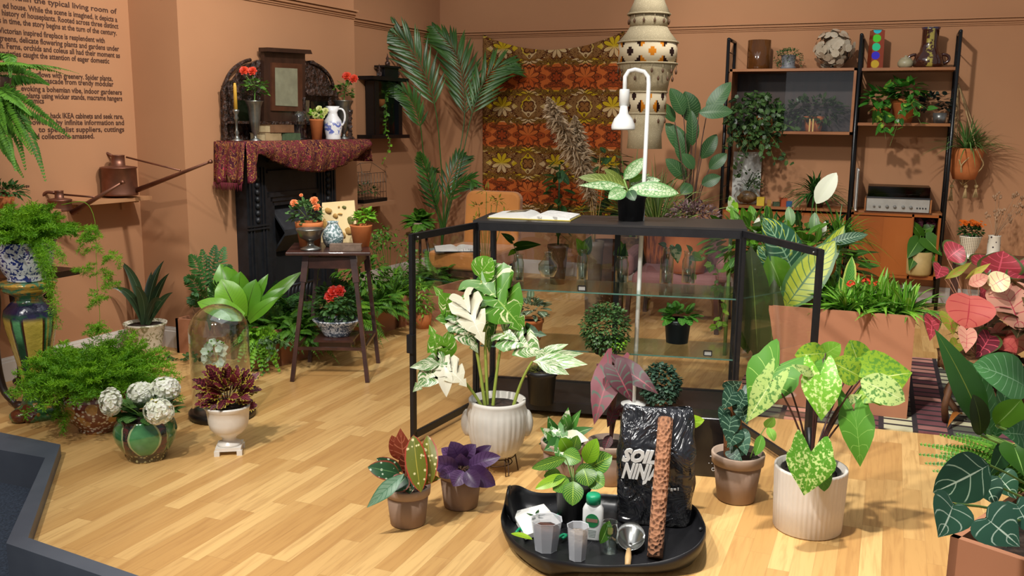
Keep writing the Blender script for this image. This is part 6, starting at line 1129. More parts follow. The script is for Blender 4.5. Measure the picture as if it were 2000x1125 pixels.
# --- corner table on the right with flowers
p = V3(.66, 7.55, 0); T = thing('console_table', 'narrow dark console against the back wall right of the shelving, hidden by caladiums', 'table', p); zc = float(onY(1895, 503, 7.55)[2]); m = M(); m.box(p+V3(.18, .1, zc-.015), (.55, .34, .03)); m.build('table_top', TW, T)
for dx in (-.06, .42):
    for dy in (-.04, .24): m = M(); m.bar(p+V3(dx, dy, 0), p+V3(dx, dy, zc-.03), .03); m.build('leg', TW, T)
g = N('lattice_china'); x = g.xyz(g.co()); l1 = g.mt('SINE', g.mt('MULTIPLY', g.mt('ADD', x[0], x[2]), 260.)); l2 = g.mt('SINE', g.mt('MULTIPLY', g.mt('SUBTRACT', x[0], x[2]), 260.)); LAT = g.fin(g.mix(g.stp(g.mt('MULTIPLY', l1, l2), .25, .4), S('d8d0ba'), S('55483a')), .3)
p = onY(1892, 500, 7.5); p[2] = zc; k = K(p); T = thing('potted_kalanchoe', 'orange-flowered plant in a footed cream lattice pot beside the caladiums', 'potted plant', p); m = M(); m.lathe(p, [(a*k, b*k) for a, b in [(0, 0), (13, 0), (13, 4), (9, 7), (10, 12), (16, 24), (20, 42), (21, 44), (18, 44), (0, 38)]], 32); m.build('pot', LAT, T)
m = M(); bush(m, p+V3(0, 0, 52*k), (22*k, 20*k, 12*k), 230, .025, .018, 3, -.6, 'round', .1); m.build('foliage', DGREEN, T); m = M(); OP = leafm('orange_petal', 'e0701c', 'c85a14', tr=.3)
for i in range(70): a = rn.uniform(0, 6.28); r_ = rn.uniform(0, 1)**.5*26*k; flowerhead(m, p+V3(math.cos(a)*r_, math.sin(a)*r_, (68+rn.uniform(-4, 4))*k), .014, 4, 0, nz(V3(0, 0, 1)+TOCAM*.6), i)
m.build('flower_heads', OP, T)
g = N('black_motif_china'); v9 = g.vor(30); BMC = g.fin(g.mix(g.stp(v9, .24, .2), S('d0c8b8'), S('3a3038')), .25)
p = onY(1940, 490, 7.55); p[2] = zc; k = K(p); T = thing('flower_vase', 'white and black patterned vase of dried seed heads at the right edge', 'vase', p); m = M(); m.lathe(p, [(a*k, b*k) for a, b in [(0, 0), (17, 0), (15, 4), (11, 10), (12, 24), (11, 44), (12, 46), (9, 46), (0, 30)]], 28); m.build('vase', BMC, T); m = M()
for i in range(16):
    e = PX(1946+rn.uniform(-22, 52), 385+rn.uniform(-5, 45), p, rn.uniform(-.1, .1)); m.tube(bez(p+V3(0, 0, 40*k), (p+e)/2+V3(0, 0, .1), e, 6), .0018, n=4)
    for j in range(5): m.ball(e+sph(rn)*.02, .009, 6, (.8, .8, 1.3))
m.build('dried_stems', pm('dried_buff', 'b08c6c', .8, '8c6a4c'), T)
# ================================================================ GLASS CABINET
CA = V3(-1.76, 3.98, 0); cu_ = V3(.983, .184, 0); cv_ = V3(-.184, .983, 0); CW, CDp, CZ0, CZ1 = 1.235, .38, .03, .935
ca = math.atan2(cu_[1], cu_[0])
def cp(a, b, z): return CA+cu_*a+cv_*b+V3(0, 0, z)
T = thing('glass_cabinet', 'wide black-framed glass plant cabinet with both front doors swung open', 'cabinet', CA+cu_*CW/2+cv_*CDp/2); bw = .028
for (a, b, nm) in ((0, 0, 'post'), (CW, 0, 'post'), (0, CDp, 'post'), (CW, CDp, 'post'), (CW*.52, CDp, 'post')):
    m = M(); m.bar(cp(a, b, 0 if a != CW*.52 else CZ0), cp(a, b, CZ1-.01), bw, bw, up=cv_); m.build(nm, BLKMET, T)
for b in (0, CDp):
    for z, h in ((CZ1-.02, .038), (CZ0+.02, .045)): m = M(); m.bar(cp(-bw/2, b, z), cp(CW+bw/2, b, z), bw, h); m.build('rail', BLKMET, T)
for a in (0, CW):
    for z, h in ((CZ1-.02, .038), (CZ0+.02, .045)): m = M(); m.bar(cp(a, 0, z), cp(a, CDp, z), bw, h); m.build('rail', BLKMET, T)
m = M(); m.box(cp(CW/2, CDp/2, CZ1+.003), (CW+.03, CDp+.03, .01), ca); m.build('top_panel', pm('powder_black', '2c2a2a', .38, '242222', 6), T)
m = M(); m.box(cp(CW/2, CDp/2, CZ0+.035), (CW, CDp, .01), ca); m.build('bottom_panel', pm('powder_black_floor', '221e1c', .4, '1a1716', 6), T)
PANE = glassm('cabinet_glass', ior=1.0, mixf=.7)
m = M(); m.box(cp(0, CDp/2, .49), (.004, CDp-.03, .84), ca); m.build('side_glass', PANE, T)
m = M(); m.box(cp(CW, CDp/2, .49), (.004, CDp-.03, .84), ca); m.build('side_glass', PANE, T)
for a_ in (.26, .76): m = M(); m.box(cp(CW*a_, CDp, .49), (CW*.48, .004, .84), ca); m.build('back_glass', PANE, T)
SHG = glassm('shelf_glass', (.85, .92, .9), .12, ior=3.5, mixf=.9, clear=(.86, .93, .9)); EDG = pm('green_glass_edge', '4f7468', .2, '3c5c52', 20)
zA, zB = .612, .325
for z in (zA, zB):
    m = M(); m.box(cp(CW/2, CDp/2, z), (CW-.03, CDp-.04, .005), ca); o = m.build('glass_shelf', SHG, T); m = M(); m.bar(cp(.016, .02, z), cp(CW-.016, .02, z), .0015, .0065); m.build('edge', EDG, o)
def door(hinge, outer, label, latch):
    h, o = np.array(hinge), np.array(outer); d = nz(o-h); L = np.linalg.norm((o-h)[:2]); e = .026; D = bpy.data.objects.new('door', None); m = M(); z0, z1 = CZ0+.0, CZ1-.002
    m.bar(h+V3(0, 0, z0), h+V3(0, 0, z1), e, .018, up=d) if False else None
    nn = V3(-d[1], d[0], 0)
    m.bar(h+V3(0, 0, z0), h+V3(0, 0, z1), .018, e, up=d); m.bar(h+d*L+V3(0, 0, z0), h+d*L+V3(0, 0, z1), .018, e, up=d)
    m.bar(h+V3(0, 0, z1-e/2), h+d*L+V3(0, 0, z1-e/2), .018, e*1.1); m.bar(h+V3(0, 0, z0+e/2), h+d*L+V3(0, 0, z0+e/2), .018, e*1.1); o_ = m.build('door', BLKMET, T); o_['label'] = label
    m = M(); m.slab([h+V3(0, 0, z0+e), h+d*L+V3(0, 0, z0+e), h+d*L+V3(0, 0, z1-e), h+V3(0, 0, z1-e)], nn*.004); m.build('glass', PANE, o_)
    m = M(); m.ball(h+d*(L-.03)-nn*.011+V3(0, 0, z1-e*.6), .005, 8) if not latch else m.ball(h+d*(L-.03)+nn*.011*(1 if d[0] < 0 else -1)+V3(0, 0, z1-e*.6), .005, 8); m.build('screw', SILV, o_)
    if latch: m = M(); m.bar(h+d*(L+.012)+V3(0, 0, .42), h+d*(L+.012)+V3(0, 0, .5), .03, .028, up=d); m.build('latch', BLKMET, o_)
dL_ = onZ(808, 856, CZ0); door(cp(-.0, -.012, 0), V3(dL_[0], dL_[1], 0), 'left glazed door', True)
qR = onZ(1603, 486, CZ1); door(cp(CW, -.012, 0), V3(qR[0], qR[1], 0), 'right glazed door', False)
def tagf(px, z, b=.03):
    q = onZ(px, 600, z); 
    t = ((px-0)); best = min((abs((lambda r: r[0])(proj(cp(a/200*CW, b, z)))-px), a) for a in range(200)); c_ = cp(best[1]/200*CW, b, z+.004)
    T = thing('label_holder', 'tiny black framed label on the %s glass shelf' % ('upper' if z > .5 else 'lower'), 'label', c_); m = M(); X = cu_*.018
    for s0, s1 in ((-X, X), (-X+V3(0, 0, .024), X+V3(0, 0, .024)), (-X, -X+V3(0, 0, .024)), (X, X+V3(0, 0, .024))): m.bar(c_+s0, c_+s1, .004, .004)
    m.build('frame', BLKMET, T); m = M(); m.box(c_+V3(0, 0, .012)+cv_*.002, (.034, .001, .022), ca); m.build('card', pm('grey_card', '9a9892', .8), T)
def proj(p): q = np.array(p)-EYE; return (CX+F*(q@RT)/(q@FW), CY-F*(q@UP)/(q@FW))
tagf(1137, zA+.003); tagf(1383, zB+.003, .05)
# glass bottles with cuttings
def bottle(px, py, prof, label, leaves=None, nm='glass_bottle', water=.45, stem=True):
    p = onZ(px, py, zA+.003); k = K(p); T = thing(nm, label, 'bottle', p, None); m = M(); pr = [(a*k, b*k) for a, b in prof]; inn = [(max(0, a-.0022), b+(.003 if i == 0 else 0)) for i, (a, b) in enumerate(pr)][::-1]; m.lathe(p, [(0, 0)]+pr+inn+[(0, .003)], 28); m.build('glass', BOTG, T)
    h = pr[-1][1]; m = M(); m.lathe(p, [(0, .004), (pr[0][0]*.85, .004), (pr[1][0]*.85, h*water), (0, h*water)], 20); m.build('water', glassm('water', clear=(.9, .95, .92), mixf=.6) if 'water' not in bpy.data.materials else bpy.data.materials['water'], T)
    if leaves:
        for (bx, by, tx_, ty_, w_, mt_) in leaves:
            m = M(); P, Q = PX(bx, by, p), PX(tx_, ty_, p, -.02); leaf(m, P, Q, w_*k, nz(TOCAM+V3(0, 0, .8)), 'heart', .1, .15, 9, ns=3); m.build('leaf', mt_ or GREEN, T)
            m = M(); m.tube(bez(p+V3(0, 0, .01), p+V3(0, 0, h), P, 8), .0018, n=5); m.build('stem', STEM, T)
VAR = leafm('variegated_green', '4f9a30', '2f6a24', vein='a8c880', var='dce8b0', vs=16, vt=(.52, .6), mid=.05)
cyl = lambda r, h, n=.6: [(r, 0), (r, h*.7), (r*n, h*.82), (r*n, h*.96), (r*n*1.15, h)]
bottle(1012, 548, cyl(11, 52, .8), 'tall bottle with a single arching leaf at the left of the upper glass shelf', [(1010, 482, 1058, 478, 22, GREEN), (1000, 470, 978, 455, 16, DGREEN), (1005, 490, 992, 500, 12, LGREEN)])
bottle(1070, 540, [(12, 0), (19, 14), (19, 24), (9, 36), (7, 44), (9, 48)], 'round faceted glass bottle, second from the left on the upper glass shelf', None)
bottle(1137, 545, cyl(11, 60, .8), 'bottle holding broad lime-green leaves behind the tiny framed label', [(1140, 492, 1125, 465, 26, LGREEN), (1142, 490, 1155, 460, 26, GREEN), (1140, 494, 1142, 470, 24, LGREEN)])
bottle(1214, 550, cyl(13, 52, .85), 'bottle with dark drooping leaves just left of the white lamp pole', [(1208, 500, 1222, 475, 26, DGREEN), (1216, 502, 1212, 470, 22, GREEN)])
bottle(1301, 553, cyl(13, 70, .6), 'tall necked bottle right of the white lamp pole', [(1318, 482, 1324, 515, 24, VAR), (1300, 480, 1285, 476, 14, GREEN)])
bottle(1344, 552, cyl(13, 62, .75), 'straight glass jar at the right end of the bottle row', [(1352, 500, 1372, 510, 24, LGREEN), (1350, 490, 1340, 478, 12, GREEN)])
p = onZ(1372, 545, zA+.003); T = thing('trailing_ivy', 'lime-green ivy trailing down the right side inside the glass cabinet', 'ivy', p); m = M(); LIV = leafm('lime_ivy', '9cc832', '6a9c28', vein='d8e890', mid=.06)
vine(m, cat([PX(x, y, p, -.03) for x, y in ((1348, 540), (1350, 500), (1372, 498), (1392, 515), (1402, 535), (1403, 560), (1412, 600), (1405, 630), (1395, 645))], 24), 30, .04, .036, 9); m.build('foliage', [LIV, STEM], T)
# plants on the shelves
def cpot(px, py, z, r0, r1, h, mat, name, label, lip=True):
    p = onZ(px, py, z); k = K(p); T = thing(name, label, 'potted plant', p); m = M(); m.lathe(p, [(a*k, b*k) for a, b in ([(0, 0), (r0, 0), (r1*.92, h*.84), (r1, h*.86), (r1, h), (r1*.9, h), (r1*.86, h*.85), (0, h*.84)])], 32); m.build('pot', mat, T)
    m = M(); m.lathe(p, [(r1*.87*k, h*.88*k), (0, h*.9*k)], 20); m.build('soil', SOIL, T); return T, p+V3(0, 0, h*.9*k), k
FIT = leafm('fittonia_leaf', '5c7a4a', '2e4a30', vein='dfe6cc', nv=9, vw=.16, mid=.16, rough=.5)
T, b, k = cpot(1036, 662, zB+.003, 20, 26, 40, TERRA, 'potted_fittonia', 'white-veined plant in a terracotta pot at the left of the lower glass shelf'); m = M(); bush(m, b+V3(0, 0, 18*k), (28*k, 24*k, 30*k), 80, .055, .028, 11, -.3, 'oval', .1, .4); m.build('foliage', FIT, T)
T, b, k = cpot(1180, 690, zB+.003, 18, 22, 30, BLKPLA, 'potted_ficus', 'fine-leaved rounded bush in the middle of the lower glass shelf'); m = M(); bush(m, PX(1183, 642, b), (48*k, 42*k, 52*k), 1900, .02, .014, 12, -1, None, .2, .4); m.build('foliage', leafm('ficus_leaf', '4c6e38', '2c4a24', rough=.5), T); m = M(); bush(m, PX(1205, 668, b, -.06), (18*k, 10*k, 14*k), 60, .018, .012, 13, -1, None); m.build('lime_sprig', LGREEN, T)
T, b, k = cpot(1322, 668, zB+.003, 21, 27, 46, BLKPLA, 'potted_begonia', 'bright green leafy plant in a black pot at the right of the lower glass shelf'); m = M(); bush(m, b+V3(0, 0, 8*k), (30*k, 26*k, 18*k), 46, .06, .045, 14, -.1, 'round', .3, .3, nn=8); m.build('foliage', leafm('fresh_leaf', '5c9c34', '38702a', vein='8ab858', nv=6, mid=.05), T)
T, b, k = cpot(1057, 786, CZ0+.041, 24, 31, 66, BLKPLA, 'potted_moss', 'mossy black nursery pot standing on the cabinet floor behind the white pot'); m = M(); bush(m, b+V3(0, 0, 2*k), (26*k, 26*k, 12*k), 500, .02, .004, 15, -.2, None); m.build('moss', leafm('moss', '7a7c30', '4a4c20', rough=.8), T)
T, b, k = cpot(1290, 792, CZ0+.041, 18, 24, 20, GREYPOT, 'potted_pilea', 'round dark small-leaved bush on the cabinet floor behind the red begonia'); m = M(); bush(m, PX(1290, 752, b), (37*k, 34*k, 41*k), 1500, .022, .018, 16, -.9, None, .2, .6); m.build('foliage', leafm('grey_green_leaf', '4a6a54', '20382c', rough=.5), T)
# things on the cabinet top
ZT = CZ1+.009
p = onZ(1045, 424, ZT); openbook(p, .40, .26, .12, pm('yellow_cover', 'c8b040', .6), 'open book with white pages lying on the left of the cabinet top', True)
p = onZ(1227, 432, ZT); p = p+V3(0, .05, 0); k = K(p); T = thing('potted_aglaonema', 'black pot with long patterned leaves on the cabinet top beside the white lamp', 'potted plant', p)
m = M(); m.lathe(p, [(a*k, b*k) for a, b in [(0, 0), (24, 0), (28, 44), (30, 45), (30, 52), (26, 52), (25, 46), (0, 44)]], 32); m.build('pot', BLKPLA, T); b = p+V3(0, 0, 48*k); m = M(); m.lathe(p, [(26*k, 47*k), (0, 48*k)], 20); m.build('soil', SOIL, T)
AG = leafm('aglaonema_silver', 'b9c8a0', '8fa878', vein='5a8a4a', net=(60, .12), mid=.03, midc='dfe8c8', edge='5a8a4a', ew=.8); AG2 = leafm('aglaonema_green', '7c8c34', '4c5c24', vein='a8b860', nv=12, vw=.08, mid=.04, midc='b8c070')
leafset('x', '', '', b, [(None, (1228, 370), (1326, 378), 34, -.1, 'oval', AG), (None, (1222, 362), (1130, 346), 26, -.05, 'oval', AG2), (None, (1222, 366), (1130, 362), 20, -.12, 'lance', AG), (None, (1218, 350), (1262, 308), 26, .05, 'oval', AG), (None, (1222, 372), (1188, 388), 30, -.14, 'oval', AG), (None, (1230, 355), (1268, 340), 14, .1, 'lance', LGREEN), (None, (1228, 372), (1240, 392), 22, -.1, 'oval', DGREEN), (None, (1218, 360), (1180, 330), 18, .12, 'oval', AG2), (None, (1232, 360), (1290, 352), 22, .12, 'oval', AG)], AG, root=T, wav=.04, bend=.12)
m = M()
for e in ((1228, 370), (1222, 362), (1218, 350), (1222, 372)): m.tube([b-V3(0, 0, .02), PX(*e, b)], .004, n=6)
m.build('stems', STEM, T)
# white grow lamp standing behind the cabinet
p = onZ(1237, 790, CZ0+.041); T = thing('grow_lamp', 'white hooked grow lamp rising through the cabinet top, its bulb aimed down', 'lamp', p); WMET = pm('white_metal', 'dcdcd8', .35, 'd2d2ce', 10); k = K(p)
q = p+cv_*.0; topz = float(PX(1270, 160, p)[2]); P1 = PX(1267, 160, p); P1[0], P1[1] = P1[0], P1[1]
m = M(); m.lathe(p, [(0, 0), (.06, 0), (.06, .006), (.02, .012), (0, .012)], 36); m.build('base', WMET, T)
m = M(); m.tube([p+V3(0, 0, .01), PX(1267, 165, p), PX(1266, 150, p), PX(1258, 140, p), PX(1240, 136, p), PX(1228, 139, p), PX(1221, 150, p), PX(1220, 178, p)], .0105, n=14); m.build('pole', WMET, T)
m = M(); a = PX(1219, 208, p); m.lathe(a, [(0, 0), (10*k, 0), (10*k, 31*k), (9*k, 33*k), (0, 33*k)], 24); m.build('socket', WMET, T)
a = PX(1217, 254, p); m = M(); m.lathe(a, [(0, 5*k), (20*k, 2*k), (22*k, 0), (23*k, 3*k), (22*k, 9*k), (17*k, 22*k), (9*k, 32*k), (7*k, 46*k), (0, 47*k)], 48, lambda th, i, z: 1+(.05*abs(math.sin(12*th)) if 4*k < z < 28*k else 0)); m.build('bulb', WMET, T)
# black dehumidifier in front of the cabinet's right corner
q0, q1 = onZ(1360, 932), onZ(1412, 934); w_ = .14; p = q1-cu_*w_/2+cv_*.06; hh = float(PX(1412, 812, q1)[2]); T = thing('humidifier', 'black humidifier box with small white symbols at the cabinet\'s right front corner', 'humidifier', p)
m = M(); m.box(p+V3(0, 0, hh/2), (w_, .12, hh), ca); o = m.build('body', pm('gloss_black', '141315', .25, '0e0d0f', 5, coat=.3), T); bv = o.modifiers.new('b', 'BEVEL'); bv.width = .008; bv.segments = 3
WHL = pm('white_print', 'd0d0d0', .5); f0 = q1-cu_*.03-cv_*.0015
m = M(); m.box(f0+V3(0, 0, hh*.36)-cu_*.01, (.03, .002, .003), ca); m.build('display_line', WHL, T)
for i in range(4): m = M(); m.ball(f0-cu_*(.028-i*.012)+V3(0, 0, hh*.24), .002, 6); m.build('indicator', WHL, T)
m = M(); m.tube([f0-cu_*.01+V3(.0, 0, 0)+cu_*.006*math.cos(t)+V3(0, 0, hh*.14+.006*math.sin(t)) for t in np.linspace(0, 6.28, 16)], .0012, n=4); m.build('power_symbol', WHL, T)
# ================================================================ FRONT PLANTS
def fpot(px, py, r0, r1, h, mat, rim, name, label, ribs=0, rimh=.22, back=None):
    q = onZ(px, py); k0 = K(q); p = q+nz(V3(q[0], q[1], 0))*r0*k0*.85; k = K(p); T = thing(name, label, 'potted plant', p); m = M()
    m.lathe(p, [(a*k, b*k) for a, b in [(0, 0), (r0*.9, 0), (r0, 2), (r1*.9, h*(1-rimh)), (r1*.86, h*(1-rimh)+1)]]+[(r1*.8*k, h*.8*k), (0, h*.8*k)], 40); m.build('pot', mat, T)
    m = M(); m.lathe(p, [(a*k, b*k) for a, b in [(r1*.86, h*(1-rimh)), (r1*.97, h*(1-rimh)+.5), (r1, h-2), (r1*.98, h), (r1*.9, h), (r1*.87, h*.85)]], 40); m.build('rim', rim, T)
    m = M(); m.lathe(p, [(r1*.88*k, h*.87*k), (r1*.5*k, h*.9*k), (0, h*.89*k)], 24); m.build('soil', SOIL, T); return T, p+V3(0, 0, h*.88*k), k
# --- monstera
MON = leafm('monstera_leaf', '629c28', '3a721c', vein='9cc060', nv=9, vw=.025, mid=.035, var='e3e8b0', vs=4, vt=(.58, .62), rough=.32, vuv=True)
MONV = leafm('monstera_marbled', '6f9c50', '3f7430', vein='cfdcb0', nv=9, vw=.05, mid=.05, var='e6e6cc', vs=5, vt=(.49, .55), rough=.35, vuv=True)
MONW = leafm('monstera_cream', 'eae6d0', 'dcd8bc', vein='f0ecd8', nv=9, vw=.04, mid=.04, var='6f9a48', vs=7, vt=(.66, .69), rough=.38)
WSTAND = pm('copper_wire', '4a3526', .5, metal=.6); q = onZ(970, 928); p = q+nz(V3(q[0], q[1], 0))*.06; k = K(p)
T = thing('wire_stand', 'low thin wire stand under the white ribbed monstera pot', 'stand', p); sh_ = 34*k; m = M()
for r_, z_ in ((36*k, sh_), (30*k, sh_*.55)): m.tube([p+V3(r_*math.cos(t), r_*math.sin(t), z_-.003) for t in np.linspace(0, 6.2832, 28)], .0022, n=6)
for i in range(6): a = i*1.047+.3; m.tube([p+V3(36*k*math.cos(a), 36*k*math.sin(a), sh_-.003), p+V3(42*k*math.cos(a), 42*k*math.sin(a), .002), p+V3(42*k*math.cos(a+.16), 42*k*math.sin(a+.16), .002), p+V3(36*k*math.cos(a+.2), 36*k*math.sin(a+.2), sh_-.003)], .0022, n=6)
m.build('frame', WSTAND, T)
b0 = p+V3(0, 0, sh_); T = thing('potted_monstera', 'variegated monstera in a white ribbed pot with ear handles, left of the cabinet front', 'potted plant', b0); CHALK = pm('chalk_glaze', 'd9d5cc', .6, 'c4bfb4', 8, .3, .1)
m = M(); m.lathe(b0, [(a*k, z*k) for a, z in [(0, 0), (34, 0), (42, 8), (50, 24), (56, 48), (58, 70), (57, 88), (54, 98), (55, 104), (55, 110), (50, 110), (49, 98), (0, 94)]], 120, lambda th, i, z: 1+(.018*(1 if math.sin(30*th) > 0 else -.4) if 6*k < z < 92*k else 0)); m.build('pot', CHALK, T)
for sg in (-1, 1): m = M(); m.ball(b0+RT*sg*57*k*V3(1, 1, 0)+V3(0, 0, 62*k), 24*k, 16, (.55, .5, 1.15)); m.build('handle', CHALK, T)
m = M(); m.lathe(b0, [(50*k, 97*k), (25*k, 100*k), (0, 99*k)], 28); m.build('soil', SOIL, T); b = b0+V3(0, 0, 98*k)
YST = leafm('pale_petiole', 'a8b050', '6f8a34', rough=.4, tr=0)
leafset('x', '', '', b, [
 ((952, 800), (940, 548), (1026, 650), 118, -.02, 'monstera', MON), ((948, 800), (905, 582), (946, 674), 66, -.06, 'monstera', MONW, -.13), (None, (896, 624), (846, 558), 52, .02, 'monstera', MON, -.05),
 (None, (896, 622), (850, 622), 34, .02, 'lance', MON), (None, (892, 620), (934, 690), 56, -.03, 'monstera', MONV), ((945, 802), (866, 712), (912, 756), 58, -.12, 'monstera', MONW), (None, (866, 708), (806, 766), 56, -.12, 'monstera', MONV), (None, (864, 708), (838, 634), 50, -.06, 'monstera', MON),
 (None, (862, 710), (800, 718), 24, -.12, 'lance', MONV), (None, (868, 714), (872, 776), 28, -.14, 'lance', MONW), (None, (866, 706), (882, 640), 38, -.02, 'lance', MON), ((962, 802), (984, 650), (1070, 704), 72, -.04, 'monstera', MONV), (None, (1000, 648), (1068, 655), 44, .04, 'monstera', DGREEN), ((1000, 805), (1040, 706), (1148, 712), 34, -.1, 'lance', MONV),
 (None, (1045, 704), (1112, 732), 30, -.12, 'lance', MONV), (None, (1045, 702), (1110, 672), 24, -.04, 'lance', MONV), (None, (1050, 700), (1140, 690), 22, -.06, 'lance', MONV), (None, (935, 540), (962, 504), 56, .0, 'round', MON), (None, (950, 545), (1000, 520), 40, .02, 'lance', MONV), (None, (934, 560), (930, 650), 44, .04, 'monstera', MON), (None, (950, 560), (955, 690), 50, .08, 'monstera', MON)],
 MON, YST, sr=.0075, n=25, root=T, wav=.03, bend=.14)
# --- moss/air root
# --- begonia maculata-like pot
T, b, k = fpot(797, 1033, 34, 45, 78, GREYPOT, GREYRIM, 'potted_begonia', 'spotted begonia with red and yellow leaves in a taupe clay pot')
BGR = leafm('begonia_green', '2f5a36', '1c3a24', spots='c8d8c0', ss=60, mid=.04, midc='6a9a60', edge='8a4030'); BGY = leafm('begonia_yellow', '8a8424', '5c6a1c', spots='e0d8a0', ss=55, mid=.04, midc='b8a840', edge='a83c28'); BGRd = leafm('begonia_red', '8a3a26', '5c2418', vein='b86a50', nv=6, mid=.06); BGS = leafm('begonia_silver', 'a8bca8', '6a9478', vein='4a7a5a', nv=8, mid=.05, edge='4a7a5a')
leafset('x', '', '', b, [(0, (790, 905), (782, 836), 36, 0, 'lance', BGRd), (0, (785, 900), (765, 850), 30, .04, 'oval', BGRd), (0, (800, 905), (808, 848), 26, .04, 'lance', BGRd), (0, (808, 850), (822, 962), 46, -.08, 'oval', BGY, -.12), (0, (835, 850), (842, 945), 34, -.04, 'oval', BGY, -.1), (0, (780, 925), (718, 912), 38, -.05, 'oval', BGR), (0, (785, 920), (735, 895), 26, 0, 'oval', BGR), (0, (790, 925), (716, 992), 30, -.12, 'lance', BGS), (0, (795, 930), (768, 960), 40, -.07, 'oval', BGR), (0, (805, 935), (862, 935), 26, -.05, 'lance', BGY), (0, (800, 930), (790, 880), 34, .02, 'oval', BGRd), (0, (798, 935), (800, 965), 30, -.06, 'oval', BGR)], BGR, pm('red_stem', '8a5a40', .5), root=T, sr=.003, wav=.05)
T, b, k = fpot(900, 998, 33, 45, 80, GREYPOT, GREYRIM, 'potted_strobilanthes', 'purple-leaved plant in the taupe clay pot beside the wire stand')
PUR = leafm('purple_leaf', '6a4a78', '3c2448', vein='3a2044', nv=9, vw=.12, mid=.05, rough=.4)
leafset('x', '', '', b, [(0, (895, 915), (838, 898), 36, -.04), (0, (900, 905), (880, 862), 44, .02), (0, (905, 900), (930, 868), 34, .06), (0, (915, 910), (978, 892), 34, 0), (0, (915, 915), (968, 948), 40, -.06), (0, (905, 920), (885, 950), 34, -.09), (0, (910, 920), (935, 952), 34, -.1), (0, (890, 905), (862, 875), 34, .05), (0, (905, 910), (900, 885), 30, -.02), (0, (918, 905), (960, 870), 26, .08), (0, (890, 918), (858, 930), 26, -.06)], PUR, BSTEM, root=T, sr=.003, wav=.07, fold=.3, bend=.2)
# --- taupe pots behind the mat
SYN = leafm('syngonium_leaf', '4f8a34', '2c5c24', vein='a8c880', mid=.05, var='e4e8cc', vs=18, vt=(.57, .63))
T, b, k = fpot(1100, 945, 34, 46, 78, GREYPOT, GREYRIM, 'potted_syngonium', 'white-splashed leafy plant in a taupe clay pot right of the white ribbed pot')
leafset('x', '', '', b, [(0, (1090, 860), (1055, 835), 30, 0), (0, (1085, 850), (1070, 812), 26, .04), (0, (1100, 845), (1110, 795), 30, .04), (0, (1105, 850), (1135, 800), 28, .06), (0, (1110, 855), (1150, 860), 34, -.04, None, MONW), (0, (1095, 865), (1062, 880), 34, -.05), (0, (1105, 865), (1130, 885), 30, -.06), (0, (1090, 840), (1105, 870), 32, -.02), (0, (1115, 850), (1160, 835), 24, .02), (0, (1095, 870), (1090, 905), 26, -.08), (0, (1110, 840), (1100, 810), 22, -.02), (0, (1080, 855), (1052, 868), 20, .03, None, DGREEN)], SYN, STEM, shape='arrow', root=T, sr=.0025)
T, b, k = fpot(1190, 950, 33, 46, 82, GREYPOT, GREYRIM, 'potted_rex_begonia', 'crimson-leaved begonia in a taupe clay pot in front of the cabinet floor')
REX = leafm('rex_leaf', '74303a', '4a1c26', vein='3f5040', nv=8, vw=.16, mid=.07, midc='8a4048', rough=.5)
leafset('x', '', '', b, [(0, (1195, 720), (1160, 830), 62, -.06, 'arrow', None, -.14), (0, (1205, 715), (1286, 770), 52, -.06, 'arrow', None, -.14), (0, (1200, 715), (1235, 785), 50, -.12, 'heart'), (0, (1190, 712), (1215, 696), 40, .05, 'heart'), (0, (1200, 722), (1168, 725), 40, .0, 'heart'), (0, (1208, 800), (1250, 808), 22, -.05, 'lance'), (0, (1200, 800), (1186, 835), 26, -.04, 'arrow'), (0, (1192, 850), (1180, 878), 20, -.06, 'oval'), (0, (1212, 720), (1250, 735), 40, .05, 'heart')], REX, pm('red_brown_stem', '6a4238', .5), root=T, sr=.005)
# --- maranta
q = onZ(1118, 1012, .01); p = q; k = K(p); T = thing('potted_maranta', 'prayer plant with herringbone lime leaves in a black pot on the potting mat', 'potted plant', p); m = M(); m.lathe(p, [(a*k, z*k) for a, z in [(0, 0), (28, 0), (34, 62), (36, 63), (36, 70), (32, 70), (0, 62)]], 32); m.build('pot', BLKPLA, T); b = p+V3(0, 0, 64*k); m = M(); m.lathe(p, [(33*k, 64*k), (0, 66*k)], 20); m.build('soil', SOIL, T)
MAR = leafm('maranta_leaf', '4c8430', '2a541f', vein='a9c848', nv=11, vw=.14, vf=1.0, mid=.05, rough=.35); MARL = leafm('maranta_lime', 'a8cc30', '7cae24', vein='5a8a20', nv=10, vw=.1, vf=1., mid=.05, rough=.35)
leafset('x', '', '', b, [(0, (1145, 905), (1166, 856), 34, 0, None, MARL), (0, (1105, 895), (1038, 915), 24, -.05, None, MAR), (0, (1150, 915), (1196, 890), 46, .02), (0, (1140, 915), (1150, 950), 44, -.06), (0, (1150, 930), (1180, 950), 40, -.05), (0, (1105, 930), (1045, 955), 24, -.08, None, MARL), (0, (1110, 935), (1080, 958), 36, -.08), (0, (1100, 885), (1135, 900), 36, .06), (0, (1120, 940), (1118, 988), 42, -.12), (0, (1110, 880), (1095, 855), 30, .08, None, LGREEN), (0, (1125, 920), (1165, 925), 34, -.03), (0, (1095, 925), (1062, 930), 26, -.02), (0, (1120, 880), (1128, 850), 26, .1)], MAR, STEM, shape='oval', root=T, sr=.0022, bend=.15, wav=.02)
